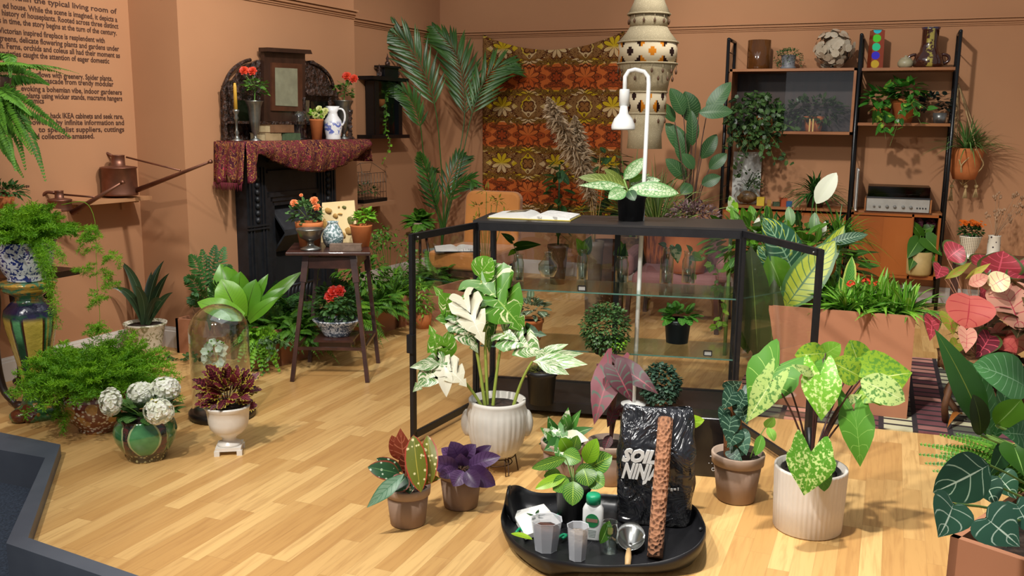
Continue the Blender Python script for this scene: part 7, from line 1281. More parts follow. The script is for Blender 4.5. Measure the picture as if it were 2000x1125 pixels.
# --- potting mat
MATM = pm('black_nylon', '1b1b1e', .38, '111113', 4, .3, .3); rim = [(992, 950, .15), (985, 985, .07), (980, 1020, .075), (1012, 1062, .07), (1062, 1088, .08), (1130, 1100, .05), (1200, 1104, .045), (1290, 1096, .06), (1352, 1072, .09), (1376, 1042, .11), (1374, 1018, .06), (1352, 985, .05), (1300, 972, .05), (1200, 966, .05), (1120, 962, .05), (1050, 962, .07), (1012, 948, .1)]
R3 = [onZ(x, y, z) for x, y, z in rim]; n_ = len(R3); R3 = cat([*R3, R3[0]], 96)[:-1]; cc_ = sum(R3)/len(R3); nR = len(R3)
T = thing('potting_mat', 'black nylon potting mat with raised sides holding the gardening kit', 'mat', V3(cc_[0], cc_[1], 0)); m = M(); vs = []; fs = []; rows = 8
for i, q in enumerate(R3):
    foot = V3(q[0], q[1], 0)*.0+V3(cc_[0]+(q[0]-cc_[0])*.9, cc_[1]+(q[1]-cc_[1])*.9, .004)
    for j in range(rows):
        t = j/(rows-1)
        if t <= .5: s_ = t/.5; w_ = q*(1-s_)+foot*s_; w_ = w_+V3(0, 0, .0)+nz(V3(q[0]-cc_[0], q[1]-cc_[1], 0))*.012*math.sin(s_*3.14)*(1+.3*math.sin(i*.5))
        else: s_ = (t-.5)/.5; w_ = foot*(1-s_)+V3(cc_[0], cc_[1], .004)*s_+V3(0, 0, .004*math.sin(i*2.3+s_*9)*s_*(1-s_)*2+.002)
        vs.append(w_)
for i in range(nR):
    for j in range(rows-1): a = i*rows+j; b_ = ((i+1) % nR)*rows+j; fs.append((a, a+1, b_+1, b_))
m.add(vs, fs); o = m.build('sheet', MATM, T); md = o.modifiers.new('s', 'SOLIDIFY'); md.thickness = .003; md.offset = 0
for x_, y_, z_ in ((996, 952, .125), (1368, 1034, .085)): m = M(); m.ball(onZ(x_, y_, z_), .008, 10); m.build('corner_snap', BLKPLA, T)
FZ = .009
# bag
g = N('bag_film'); n6 = g.noise(9, det=3, dist=1.6); g.bump(n6, .8, .05); BAGM = g.fin(g.mix(g.stp(n6, .3, .8), S('15161a'), S('25262c')), .22, 0, .6, .3)
q = onZ(1245, 1030, FZ); c0 = q+V3(.035, .10, 0); k = K(q); HB = .41; wB, dB = .255, .15; rb = .22; X = V3(math.cos(rb), math.sin(rb), 0); Yv = V3(-math.sin(rb), math.cos(rb), 0)
T = thing('compost_bag', 'bulging black plastic compost bag with white lettering on the potting mat', 'bag', c0+V3(0, 0, 0)); m = M(); vs = []; fs = []; nu, nv_ = 40, 22
def bagpt(u, v, o=0.):
    th = u*2*math.pi; f = v; pinch = max(0, (f-.62)/.38); bul = 1+.06*math.sin(f*3.1)-.05*pinch; d = dB*(1-pinch**1.2*.93)*(1+.12*math.sin(f*3)); se = lambda c: math.copysign(abs(c)**.45, c)
    x = se(math.cos(th))*wB/2*bul; y = se(math.sin(th))*d/2; wr = .004*math.sin(11*th+f*9)*math.sin(f*3.14)+.003*math.sin(23*f+3*th)
    return c0+X*(x+wr+o*math.cos(th))+Yv*(y+wr+o*math.sin(th))+V3(0, 0, .004+HB*f+.008*math.sin(th*2)*pinch)
for j in range(nv_+1):
    for i in range(nu): vs.append(bagpt(i/nu, j/nv_))
for j in range(nv_):
    for i in range(nu): fs.append((j*nu+i, j*nu+(i+1) % nu, (j+1)*nu+(i+1) % nu, (j+1)*nu+i))
fs += [tuple(range(nu))[::-1], tuple(range(nv_*nu, nv_*nu+nu))]; m.add(vs, fs); m.build('bag', BAGM, T)
WINK = pm('white_ink', 'dcdcd8', .5); fY = lambda x, z, o=.012: c0+X*x-Yv*(dB/2*(1+.12*math.sin(z/HB*3))*1.0+o)+V3(0, 0, z)
text('SOIL', fY(-.118, .245), X+V3(0, 0, -.02), V3(.16, 0, 1), .062, WINK, T, 'brand_lettering', bold=.0035, shear=.15, extrude=.004, width=.115)
text('NINJA', fY(-.118, .185), X+V3(0, 0, -.02), V3(.16, 0, 1), .075, WINK, T, 'brand_lettering', bold=.0035, shear=.15, extrude=.004, width=.125)
m = M()
for i in range(9): m.box(fY(-.01+i*.011, .15+.002*(i % 3)), (.008 if i % 4 else .004, .004, .009-.003*(i % 2)), rb)
m.build('small_print', WINK, T)
m = M()
for r_, a0 in ((.024, 0), (.015, .5)): m.tube([c0+X*(wB/2*.92+.008)-Yv*(.03)+Yv*(r_*math.cos(a0+t)*.0)+X*0+(-Yv*1+X*.0)*r_*math.cos(a0+t)+V3(0, 0, .2+r_*1.15*math.sin(a0+t)) for t in np.linspace(0, 6.2832, 7)], .0018, n=5)
m.build('emblem', WINK, T)
lf = leafset('cut_leaf', 'lime leaf poking out above the compost bag to the right of the moss pole', 'leaf', PX(1325, 828, c0), [(None, (1325, 828), (1376, 820), 28, 0)], MARL)
p = onZ(1270, 1098, .004); tp = PX(1300, 818, c0-Yv*.1); g = N('coir'); n7 = g.vor(70); g.bump(n7, .8, .02); COIR = g.fin(g.mix(g.stp(n7, .1, .5), S('6b4430'), S('9a6a4c')), .95)
p = onZ(1279, 1088, .018); T = thing('moss_pole', 'brown coir moss pole leaning against the compost bag', 'moss pole', p); m = M(); m.tube([p+(tp-p)*t for t in np.linspace(0, 1, 8)], .026, n=20); m.build('pole', COIR, T)
# book card
p = onZ(1047, 1010, FZ); T = thing('plant_booklet', 'white booklet with a green leaf picture lying on the left of the potting mat', 'booklet', p); P4 = [onZ(x, y, FZ+.02) for x, y in ((1000, 1000), (1062, 984), (1096, 1022), (1026, 1046))]; m = M(); m.slab([q-V3(0, 0, .016) for q in P4], V3(0, 0, .016)); m.build('booklet', PAPER, T); m = M()
for i, (x0_, y0_, x1_, y1_) in enumerate(((1045, 1008, 1028, 1002), (1047, 1006, 1052, 995), (1049, 1008, 1066, 1004), (1046, 1010, 1038, 1016), (1050, 1010, 1062, 1012))): leaf(m, onZ(x0_, y0_, FZ+.0215), onZ(x1_, y1_, FZ+.0215), .012, (0, 0, 1), 'lance', 0, 0, 5)
m.build('leaf_picture', DGREEN, T)
g = N('frosted_plastic'); FROST = g.fin(g.mix(g.noise(8), S('d4d8e0'), S('e4e6ea')), .3); FROST.node_tree.nodes['Principled BSDF'].inputs['Alpha'].default_value = .42; PERL = pm('perlite', 'b8aca0', .9, '7a6a5c', 120, .2, .6)
def cup(px, py, rb, rt, h, fill, mat, nm, label, n=8):
    p = onZ(px, py, FZ); k = K(p); p = p+nz(V3(p[0], p[1], 0))*rb*k; T = thing(nm, label, 'cup', p); m = M(); m.lathe(p, [(0, 0), (rb*k, 0), (rt*k, h*k), (rt*k*1.04, h*k+.001), (rt*k*.95, h*k), (rb*k*.93, .003), (0, .003)], n, sm=False); m.build('cup', FROST, T)
    m = M(); f = fill; m.lathe(p, [(0, .004), (rb*k*.9, .004), ((rb+(rt-rb)*f)*k*.9, h*k*f), (0, h*k*f+.004)], n); m.build('contents', mat, T)
cup(1066, 1082, 23, 32, 62, .72, pm('bark_chips', '6a3e2c', .9, '3a2018', 60, bump=.8), 'measuring_cup', 'frosted plastic cup of bark chips at the front left of the potting mat')
cup(1127, 1098, 17, 22, 68, .8, PERL, 'measuring_cup', 'frosted plastic cup of perlite grit, second in the front row on the mat')
p = onZ(1157, 1056, FZ); k = K(p); p = p+nz(V3(p[0], p[1], 0))*.02; T = thing('feed_bottle', 'white plant-feed bottle with a green cap and round green label', 'bottle', p); m = M(); m.lathe((0, 0, 0), [(a*k, z*k) for a, z in [(0, 0), (18, 0), (20, 3), (20, 62), (16, 70), (12, 74), (0, 74)]], 24, lambda th, i, z: 1/(abs(math.cos(th))**4+abs(math.sin(th)/.62)**4)**.25); r_ = .15
m.v = [tuple(p+V3(x*math.cos(r_)-y*math.sin(r_), x*math.sin(r_)+y*math.cos(r_), z)) for x, y, z in m.v]; m.build('body', pm('white_plastic', 'e0e2e0', .35), T)
m = M(); m.lathe(p+V3(0, 0, 74*k), [(0, 0), (14*k, 0), (14*k, 14*k), (12*k, 18*k), (0, 18*k)], 30, lambda th, i, z: 1+.02*math.cos(30*th)); m.build('cap', pm('green_plastic', '0f9a6a', .4), T)
fc = p-FW*V3(1, 1, 0)*.0-V3(-math.sin(r_), math.cos(r_), 0)*(20*.62*k+.0012)+V3(0, 0, 42*k); XX = V3(math.cos(r_), math.sin(r_), 0); m = M(); m.slab([fc+XX*13*k*math.cos(t)+V3(0, 0, 14*k*math.sin(t)) for t in np.linspace(0, 6.0, 22)], -V3(-math.sin(r_), math.cos(r_), 0)*.0006); m.build('label', pm('green_label', '1f7a44', .5), T)
m = M(); f2 = fc-V3(-math.sin(r_), math.cos(r_), 0)*.001; m.slab([f2-XX*11*k-V3(0, 0, 3*k), f2+XX*11*k-V3(0, 0, 3*k), f2+XX*11*k+V3(0, 0, 4*k), f2-XX*11*k+V3(0, 0, 4*k)], -V3(-math.sin(r_), math.cos(r_), 0)*.0006); m.build('label_band', pm('brown_band', '8a6a5a', .5), T)
for i in range(5): m = M(); f3 = fc+V3(0, 0, -(20+3.2*i)*k); m.box(f3, ((16-i)*k, .001, 1*k), r_); m.build('print_line', pm('grey_print', '8a9490', .6) if i == 0 else bpy.data.materials['grey_print'], T)
p = onZ(1190, 1082, FZ); k = K(p); p = p+nz(V3(p[0], p[1], 0))*.02; T = thing('cutting_jar', 'small clear glass jar holding a leaf cutting on the potting mat', 'jar', p); m = M(); pr = [(16*k, 0), (17*k, 44*k), (14*k, 54*k), (14*k, 60*k), (15*k, 62*k)]; m.lathe(p, [(0, 0)]+pr+[(a-.002, z) for a, z in pr[::-1]]+[(0, .003)], 28); m.build('glass', BOTG, T); m = M(); m.lathe(p, [(0, .003), (14*k, .003), (14.5*k, 24*k), (0, 24*k)], 20); m.build('water', bpy.data.materials['water'], T)
m = M(); leaf(m, PX(1190, 1018, p, -.02), PX(1172, 1062, p, -.04), 26*k, nz(TOCAM+V3(.4, 0, .3)), 'oval', .1, .2, 10, ns=3); m.build('leaf', GREEN, T); m = M(); m.tube([p+V3(0, 0, .01), PX(1190, 1018, p, -.02)], .0016, n=5); m.build('stem', STEM, T)
STEELM = pm('steel', 'a8a8a4', .22, '8a8a86', 8, metal=.95); p = onZ(1232, 1062, FZ); k = K(p); T = thing('soil_scoop', 'rounded steel scoop with a pale wooden handle on the potting mat', 'scoop', p); m = M(); c_ = onZ(1232, 1048, FZ+.035); vs = []; fs = []
for j in range(7):
    for i in range(25):
        th = i/24*2*math.pi; r_ = 28*k*(j/6); zz3 = .032*(j/6)**2; vs.append(c_+X*r_*math.cos(th)+Yv*r_*.95*math.sin(th)+V3(0, 0, zz3-.03)+(Yv*.02+V3(0, 0, .02))*(j/6)*math.sin(th))
for j in range(6):
    for i in range(24): a = j*25+i; fs.append((a, a+1, a+26, a+25))
m.add(vs, fs); o = m.build('blade', STEELM, T); md = o.modifiers.new('s', 'SOLIDIFY'); md.thickness = .0015
e0, e1 = onZ(1231, 1066, FZ+.02), onZ(1228, 1074, FZ+.016); m = M(); m.tube([c_-Yv*.045+V3(0, 0, -.02), e1], .004, n=8); m.build('neck', STEELM, T); e2 = onZ(1226, 1104, FZ+.014); m = M(); m.tube([e1, e1*.5+e2*.5, e2], .008, n=12, rr=[.008, .011, .009]); m.build('handle', pm('pale_wood', 'c8a472', .5, 'b08c5a', 20), T)
for i, (x_, y_, x2, y2) in enumerate([(1090, 1004, 1103, 1012), (1018, 1034, 1030, 1040)] if False else [(1092, 1006, 1102, 1002)]):
    p = onZ(x_, y_, FZ+.01); T = thing('secateurs', 'green-handled snips half hidden behind the bark-filled cup', 'snips', p); GP = bpy.data.materials['green_plastic']
    for pts in (((1084, 1012), (1092, 1004), (1101, 998), (1104, 1008)), ((1090, 1050), (1100, 1044), (1106, 1046), (1098, 1052)), ((1022, 1038), (1016, 1032), (1008, 1040))): m = M(); m.tube(cat([onZ(a, b_, FZ+.015) for a, b_ in pts], 8), .005, n=8); m.build('handle', GP, T)
    m = M(); m.bar(onZ(1092, 1046, FZ+.01), onZ(1040, 1040, FZ+.01), .008, .003); m.build('blade', STEELM, T)
leafset('cut_leaf', 'yellow-green cut leaf lying at the left front of the potting mat', 'leaf', onZ(1018, 1048, .03), [(None, (998, 1042), (1040, 1054), 20, 0)], MARL, nrm=(0, 0, 1))
# --- peperomia pot
T, b, k = fpot(1436, 986, 36, 51, 96, GREYPOT, GREYRIM, 'potted_peperomia', 'dark quilted-leaf climber on a coir pole in a taupe clay pot right of the humidifier')
m = M(); m.tube([b-V3(0, 0, .02)+V3(-.02, 0, 0), PX(1432, 745, b)], 17*k, n=18); m.build('coir_pole', pm('orange_coir', 'a0683c', .95, '7c4c28', 60, bump=.6), T)
PEP = leafm('quilted_leaf', '3f6450', '1e3a2c', vein='7a9a80', nv=6, vw=.1, mid=.04, rough=.4)
leafset('x', '', '', b, [(None, (1420, 760), (1450, 745), 30, -.03), (None, (1450, 760), (1468, 790), 36, -.02), (None, (1432, 765), (1410, 800), 38, -.05), (None, (1445, 790), (1460, 830), 34, -.05), (None, (1428, 815), (1418, 862), 40, -.06), (None, (1440, 840), (1420, 875), 36, -.07), (None, (1445, 845), (1458, 890), 36, -.06), (None, (1425, 880), (1450, 900), 26, -.07), (None, (1415, 800), (1408, 835), 26, -.03), (None, (1455, 770), (1440, 800), 30, -.07), (None, (1436, 885), (1465, 875), 20, -.05)], PEP, shape='heart', root=T, nrm=nz(TOCAM+V3(0, 0, .2)), fold=.05)
leafset('x', '', '', b, [((1462, 905), (1488, 850), (1475, 890), 22, -.03), ((1462, 905), (1495, 835), (1512, 815), 22, -.02), (None, (1500, 835), (1512, 862), 20, -.03)], leafm('pale_green', '8aba4a', '5c9434', vein='b8d880'), root=T, shape='oval')
# --- variegated alocasia in ribbed white cylinder
q = onZ(1574, 1052); k0 = K(q); p = q+nz(V3(q[0], q[1], 0))*62*k0*.9; k = K(p); T = thing('potted_alocasia', 'large mottled lime-leaved alocasia in a white fluted cylinder pot at the right front', 'potted plant', p)
m = M(); m.lathe(p, [(a*k, z*k) for a, z in [(0, 0), (60, 0), (64, 3), (66, 60), (68, 122), (68, 126), (63, 126), (62, 110), (0, 108)]], 176, lambda th, i, z: 1+(.008*math.cos(44*th) if 2*k < z < 124*k else 0)); m.build('pot', pm('bisque_white', 'd8d0c6', .7, 'cbc2b6', 6), T)
m = M(); m.lathe(p, [(0, 108*k), (50*k, 108*k), (56*k, 120*k), (54*k, 120*k), (48*k, 114*k), (0, 115*k)], 30); m.build('nursery_pot', BLKPLA, T); m = M(); m.lathe(p, [(50*k, 114.5*k), (20*k, 117*k), (0, 116*k)], 24); m.build('soil', SOIL, T); b = p+V3(0, 0, 114*k)
A1 = leafm('alocasia_lime', 'b4cc44', '8ab030', vein='d8e890', mid=.025, var='5f9434', vs=80, vt=(.5, .56)); A2_ = leafm('alocasia_pale', 'c8d890', '98bc54', vein='e0e8b0', mid=.03, var='5f8c44', vs=80, vt=(.53, .58)); A3 = leafm('alocasia_green', '74a834', '4c842a', vein='a8c868', nv=7, vw=.03, mid=.025); A4 = leafm('alocasia_mottled', '7cb834', '58982a', vein='a8cc60', mid=.02, var='c8e08c', vs=75, vt=(.5, .6)); A5 = leafm('alocasia_dark', '5c962c', '3c7424', vein='84b050', nv=7, vw=.03, mid=.02)
leafset('x', '', '', b, [(0, (1522, 712), (1462, 800), 104, 0, 'arrow', A3), (0, (1508, 742), (1456, 826), 58, -.1, 'arrow', A2_), (0, (1602, 730), (1604, 822), 78, -.08, 'arrow', A4), (0, (1612, 690), (1552, 694), 46, .05, 'oval', A1), (0, (1600, 698), (1642, 672), 40, .08, 'oval', A3), (0, (1692, 742), (1782, 728), 110, -.04, 'arrow', A1), (0, (1680, 742), (1768, 784), 62, -.1, 'oval', A2_), (0, (1682, 730), (1660, 664), 62, .02, 'oval', A1), (0, (1684, 738), (1622, 706), 58, -.02, 'oval', A1),
 (0, (1668, 800), (1680, 912), 70, -.06, 'arrow', A5), (0, (1584, 882), (1570, 968), 104, -.2, 'arrow', A4, -.22), (0, (1640, 790), (1684, 770), 20, -.02, 'lance', A2_), (0, (1592, 735), (1544, 712), 20, -.08, 'lance', A2_), (0, (1608, 700), (1596, 772), 40, .03, 'oval', A5), (0, (1600, 905), (1610, 960), 40, -.14, 'oval', A5), (0, (1650, 745), (1640, 720), 20, .1, 'oval', A1)], A1, pm('aubergine_stem', '4a2a2c', .45), root=T, sr=.0045, n=14, bend=.12, fold=.1, wav=.04)
m = M(); m.tube([b, PX(1580, 835, b, .03)], .011, n=8); m.tube([b, PX(1585, 880, b, -.02)], .016, n=8); m.build('stake', BLKPLA, T)
# ================================================================ RIGHT SIDE
# rug
g = N('striped_rug'); x = g.xyz(g.co()); cxn = g.mt('DIVIDE', x[0], .15); cyn = g.mt('DIVIDE', x[1], .085); ic = g.mt('FLOOR', cxn); ir = g.mt('FLOOR', g.mt('ADD', cyn, g.mt('MULTIPLY', ic, .4))); cb = g.n('ShaderNodeCombineXYZ'); g.lk(ic, cb.inputs[0]); g.lk(ir, cb.inputs[1]); wn = g.n('ShaderNodeTexWhiteNoise', noise_dimensions='2D'); g.lk(cb.outputs[0], wn.inputs['Vector']); wv = wn.outputs['Value']
fx = g.mt('ABSOLUTE', g.mt('SUBTRACT', g.mt('FRACT', cxn), .5)); fy = g.mt('ABSOLUTE', g.mt('SUBTRACT', g.mt('FRACT', g.mt('ADD', cyn, g.mt('MULTIPLY', ic, .4))), .5)); ev = g.mt('GREATER_THAN', g.mt('FRACT', g.mt('MULTIPLY', ic, .5)), .25)
ca_ = g.mix(g.stp(wv, .45, .5), S('c28a7c'), S('744a4e')); cb_ = g.mix(g.stp(wv, .4, .5), S('c6c2a0'), S('5c5e50')); cc2 = g.mix(ev, ca_, cb_); cc2 = g.mix(g.mt('MAXIMUM', g.stp(fx, .41, .43), g.stp(fy, .34, .38)), cc2, S('3c3638')); RUG = g.fin(cc2, .95, 0, .1); g.bump(g.noise(200), .4, .003)
m = M(); R4 = [onZ(1300, 796), onZ(1524, 830), onZ(2010, 890), onZ(2050, 640), onZ(1290, 640)]; R4 = [(-.62, 4.43), (1.15, 4.55), (1.15, 6.1), (-.62, 5.9)]; m.prism(R4, 0.0005, .008); single(m, 'woven_rug', RUG, 'woven rug in pink, olive and charcoal blocks under the right-hand planter', 'rug', V3(.25, 5.2, 0))
planter([(-.46, 4.655), (.215, 4.665), (.215, 5.0), (-.46, 4.99)], .009, .515, 'large square-edged clay-coloured planter box standing on the woven rug')
P0 = V3(-.1, 4.8, .47)
def gp(x, dy=0): q = onY(x, 600, 4.8+dy); q[2] = .47; return q
SPI = leafm('spider_green', '76b030', '447c20', vein='c0d080', mid=.12, rough=.35)
for i, (x_, dy, L_, n_, lb) in enumerate([(1662, -.05, .32, 80, 'bright arching strap-leaved plant at the left front of the rug planter'), (1712, .02, .32, 80, 'bushy strap-leaved plant in the middle of the rug planter'), (1758, -.03, .33, 70, 'lush strap-leaved plant at the right end of the rug planter'), (1625, .1, .3, 50, 'green strap-leaved plant beside the right glass door')]):
    b = gp(x_, dy); T = thing('spider_plant', lb, 'plant', b); m = M(); tuft(m, b+V3(0, .03, .02), int(n_*1.3), L_*.85, .026, (.4, 1.5), .4, 50+i, tw=.5, jit=.05); m.build('foliage', SPI, T)
b = gp(1690, .12); T = thing('leafy_fern', 'dark green filler fern at the back of the rug planter', 'fern', b); m = M()
for i in range(26): a = rn.uniform(0, 6.28); el = rn.uniform(.4, 1.4); frond(m, b, (math.cos(a)*math.cos(el), math.sin(a)*math.cos(el), math.sin(el)), .3, .5, .05, 18, .018, i+500)
m.build('foliage', FERN, T)
SNK = leafm('sansevieria_leaf', '5f9c3c', '3c7430', vein='2f5a28', nv=16, vw=.18, mid=.01, edge='b8c860', ew=.72)
leafset('snake_plant', 'upright yellow-edged striped leaf rising from the rug planter', 'plant', gp(1650, .03), [(None, (1648, 600), (1664, 500), 26, .03), (None, (1655, 600), (1640, 540), 20, .06)], SNK, shape='strap')
b = gp(1663, 0); T = thing('kalanchoe', 'small scarlet flower clusters among the strap leaves of the rug planter', 'flower', b)
for x_, y_ in ((1662, 556), (1692, 552), (1712, 558)):
    c_ = PX(x_, y_, b, -.05); m = M(); m.tube([b, c_], .002, n=4, mi=1)
    for i in range(16): o = sph(rn, 0, 1); flowerhead(m, c_+o*.018, .01, 4, 0, o, i)
    m.build('flower_head', [RED, STEM], T)
# orange tall plant leaf
leafset('bird_of_paradise', 'orange-tinted upright leaf beside the top of the right glass door', 'plant', gp(1615, .1), [(0, (1610, 545), (1632, 500), 22, 0)], leafm('orange_leaf', 'c8702c', '9a5420'), shape='lance')
# --- big leaves behind the right door
DIE = leafm('dieffenbachia', '2f6044', '1a3c2c', vein='8ab088', nv=11, vw=.14, mid=.05, center=None, var='c8d040', vs=3, vt=(.56, .62), vuv=True); DIY = leafm('dieffenbachia_yellow', 'ccd034', 'a4b02c', vein='3f6c34', nv=12, vw=.11, mid=.07, midc='3c6a34', edge='3f6a30', ew=.78)
OLV = leafm('olive_leaf', '4c5c24', '2f3c18', vein='6a7a38', mid=.03, rough=.4); AGR = leafm('silver_streak', '3c6c48', '24482f', vein='a8c0a0', nv=12, vw=.1, mid=.04)
b = gp(1520, .05)
leafset('dieffenbachia', 'tall variegated plant with broad yellow-splashed leaves behind the right glass door', 'plant', b, [(0, (1552, 540), (1490, 425), 84, .1, None, DIE), (0, (1530, 605), (1632, 470), 72, -.05, None, DIY), (0, (1530, 560), (1480, 480), 60, .15, None, DIE), (0, (1560, 590), (1650, 440), 44, .2, None, DIY), (0, (1545, 600), (1560, 672), 44, -.1, None, AGR), (0, (1540, 690), (1650, 640), 26, -.1, None, AGR), (0, (1620, 475), (1695, 458), 24, .1, None, AGR), (0, (1525, 560), (1500, 500), 60, .05, None, GREEN), (0, (1535, 580), (1580, 500), 60, .18, None, DGREEN)], DIE, STEM, sr=.006, wav=.03, n=12)
b = gp(1475, -.05)
leafset('philodendron', 'large dull olive paddle leaves directly behind the right cabinet post', 'plant', b, [(0, (1480, 700), (1466, 480), 64, -.05, 'oval', OLV), (0, (1502, 720), (1512, 545), 52, -.08, 'oval', OLV), (0, (1460, 690), (1445, 560), 44, .05, 'oval', GREEN), (0, (1500, 640), (1488, 520), 50, .1, 'oval', GREEN), (0, (1520, 660), (1526, 580), 40, .08, 'oval', DGREEN)], OLV, STEM, sr=.008)
b = gp(1470, .15); b[1] = 5.3; b[2] = .3; T = thing('leafy_shrub', 'mixed green foliage between the cabinet and the sideboard', 'shrub', b); m = M(); bush(m, PX(1475, 475, b), (.26, .2, .15), 170, .1, .05, 21, -.8, 'oval', .3); m.tube([b-V3(0, 0, .29), PX(1470, 450, b)], .02, n=8); m.build('foliage', GREEN, T)
b = V3(.0, 6.6, .0); q = onY(1560, 495, 6.4); T = thing('leafy_shrub', 'dark green bushy plants in front of the teak sideboard doors', 'shrub', V3(q[0], q[1], 0)); m = M(); bush(m, q, (.42, .2, .24), 420, .1, .04, 22, -.9, 'lance', .4); m.tube([V3(q[0], q[1], 0), q], .03, n=8); m.build('foliage', DGREEN, T)
q = onY(1640, 440, 6.3); T = thing('tall_grass', 'fine grassy plant in front of the shelving upright', 'grass', V3(q[0], q[1], 0)); m = M(); tuft(m, q-V3(0, 0, .12), 130, .42, .011, (.3, 1.5), .6, 66); m.tube([V3(q[0], q[1], 0), q-V3(0, 0, .1)], .03, n=8); m.build('foliage', GREEN, T)
q = onY(1560, 535, 5.3); T = thing('leafy_shrub', 'green foliage filling the gap behind the dieffenbachia', 'shrub', V3(q[0], q[1], 0)); m = M(); bush(m, q, (.34, .2, .3), 260, .12, .06, 23, -.9, 'oval', .3); m.tube([V3(q[0], q[1], 0), q], .03, n=8); m.build('foliage', GREEN, T)
q = onY(1430, 410, 5.6); T = thing('small_dieffenbachia', 'small lime leaf sprig just behind the cabinet\'s top right corner', 'plant', V3(q[0], q[1], 0)); m = M(); m.tube([V3(q[0], q[1], 0), q], .012, n=6, mi=1)
for ex, ey in ((1425, 382), (1440, 395), (1418, 410), (1442, 415)): leaf(m, q, PX(ex, ey, q, -.05), .05, nz(TOCAM+V3(0, 0, .5)), 'oval', .1, .1, 8)
m.build('foliage', [leafm('lime_white', '9ccc3c', '6aa82c', var='e8f0c8', vs=20, vt=(.5, .6)), STEM], T)
# --- peace lily
SPW = leafm('white_spathe', 'eeeee4', 'd8dcc4', mid=.02, midc='d0d8b0', rough=.5, tr=.35)
b = gp(1600, .25); b[1] = 5.25; b[2] = 0; T = leafset('peace_lily', 'white peace lily spathe standing tall before the shelving', 'lily', b, [(0, (1594, 398), (1634, 337), 36, 0, 'oval', SPW), (0, (1600, 460), (1594, 426), 12, .0, 'oval', SPW), (0, (1605, 462), (1612, 432), 12, .05, 'oval', SPW), (0, (1475, 455), (1482, 424), 14, 0, 'oval', SPW)], SPW, STEM, sr=.003)
# --- caladiums on a woven root stand
q = onZ(1870, 838); T = thing('root_stand', 'woven basket on twisted wooden legs holding the caladiums', 'stand', q); k = K(q); zt = float(PX(1868, 690, q)[2]); zb = float(PX(1868, 740, q)[2]); p = q+V3(.06, .1, 0)
m = M(); m.lathe(p+V3(0, 0, zb), [(0, 0), (.09, 0), (.15, .04), (.17, zt-zb), (.15, zt-zb), (0, zt-zb-.02)], 40, lambda th, i, z: 1+.05*math.sin(13*th+i*2)); m.build('basket', WBSK, T)
for i in range(26): a = i*.7; m = M() if i == 0 else m; m.tube(cat([p+V3(.16*math.cos(a+t), .16*math.sin(a+t), zb+(zt-zb)*(.2+.7*abs(math.sin(t*2+i)))) for t in np.linspace(0, 1.2, 5)], 10), .007, n=5)
m.build('woven_roots', pm('root_brown', '6a4424', .7, '3f2614', 20), T)
for i in range(4): a = i*1.57+.4; m = M(); m.tube(cat([p+V3(.1*math.cos(a), .1*math.sin(a), zb), p+V3(.16*math.cos(a+.3), .16*math.sin(a+.3), zb*.5), p+V3(.12*math.cos(a), .12*math.sin(a), .02)], 8), .016, n=8); m.build('leg', bpy.data.materials['root_brown'], T)
b = p+V3(0, 0, zt-.02); C1 = leafm('caladium_coral', 'e07a6c', 'c85c54', vein='b83c44', nv=5, vw=.06, mid=.04, rough=.5, tr=.3); C2 = leafm('caladium_peach', 'e6a890', 'd08a74', vein='c8485a', nv=6, vw=.06, mid=.035, rough=.5, tr=.3); C3 = leafm('caladium_crimson', 'a83c44', '6c2430', vein='d85868', nv=6, vw=.08, mid=.05, edge='4a5c2c', ew=.85); C4 = leafm('caladium_cream', 'ece0b8', 'd8d8a0', vein='d85868', nv=5, vw=.06, mid=.04); C5 = leafm('caladium_lime', 'b0b048', '7c8a2c', vein='c85858', nv=5, vw=.05, mid=.04)
leafset('caladium', 'clump of coral, peach and crimson caladium leaves on the woven root stand', 'plant', b, [(0, (1894, 578), (1886, 642), 92, -.1, 'round', C1), (0, (1962, 570), (1992, 650), 104, -.06, 'heart', C2), (0, (1850, 505), (1882, 482), 60, .1, 'oval', C3), (0, (1838, 520), (1828, 545), 40, .1, 'heart', C3), (0, (1945, 545), (1960, 490), 84, .12, 'oval', C3), (0, (1985, 520), (2010, 545), 70, .1, 'heart', C3), (0, (1910, 520), (1935, 500), 50, .15, 'heart', C3), (0, (1845, 545), (1898, 512), 16, -.05, 'lance', C5), (0, (1885, 545), (1935, 514), 14, -.02, 'lance', C5), (0, (1892, 556), (1930, 538), 26, -.08, 'oval', C2), (0, (1935, 560), (1972, 540), 44, -.1, 'round', C4), (0, (1888, 645), (1886, 690), 38, -.14, 'heart', C2), (0, (1820, 618), (1816, 666), 36, .0, 'heart', C3), (0, (1850, 612), (1862, 655), 36, -.02, 'heart', C5), (0, (1935, 655), (1905, 700), 50, -.08, 'heart', C3), (0, (1960, 665), (1985, 690), 60, -.05, 'heart', C1), (0, (1940, 640), (1960, 670), 50, .02, 'heart', C2), (0, (1925, 600), (1915, 560), 50, .15, 'heart', C3), (0, (1870, 670), (1850, 690), 30, -.05, 'heart', C5), (0, (1995, 640), (1970, 700), 60, .05, 'heart', C2), (0, (1915, 650), (1930, 690), 44, .1, 'heart', C3)], C1, pm('pink_stem', '9a6a50', .5), root=None, sr=.003, n=12, wav=.05, bend=.15)
b2 = b+V3(.25, .15, 0); T = thing('leafy_shrub', 'dark mixed undergrowth beneath the caladiums at the right edge', 'shrub', V3(b2[0], b2[1], 0)); m = M(); bush(m, b2+V3(0, 0, .05), (.28, .2, .3), 260, .12, .07, 31, -1, 'heart', .4); m.tube([V3(b2[0], b2[1], 0), b2], .03, n=8); m.build('foliage', leafm('bronze_leaf', '6a5430', '3a3420', vein='8a6a50', mid=.05), T)
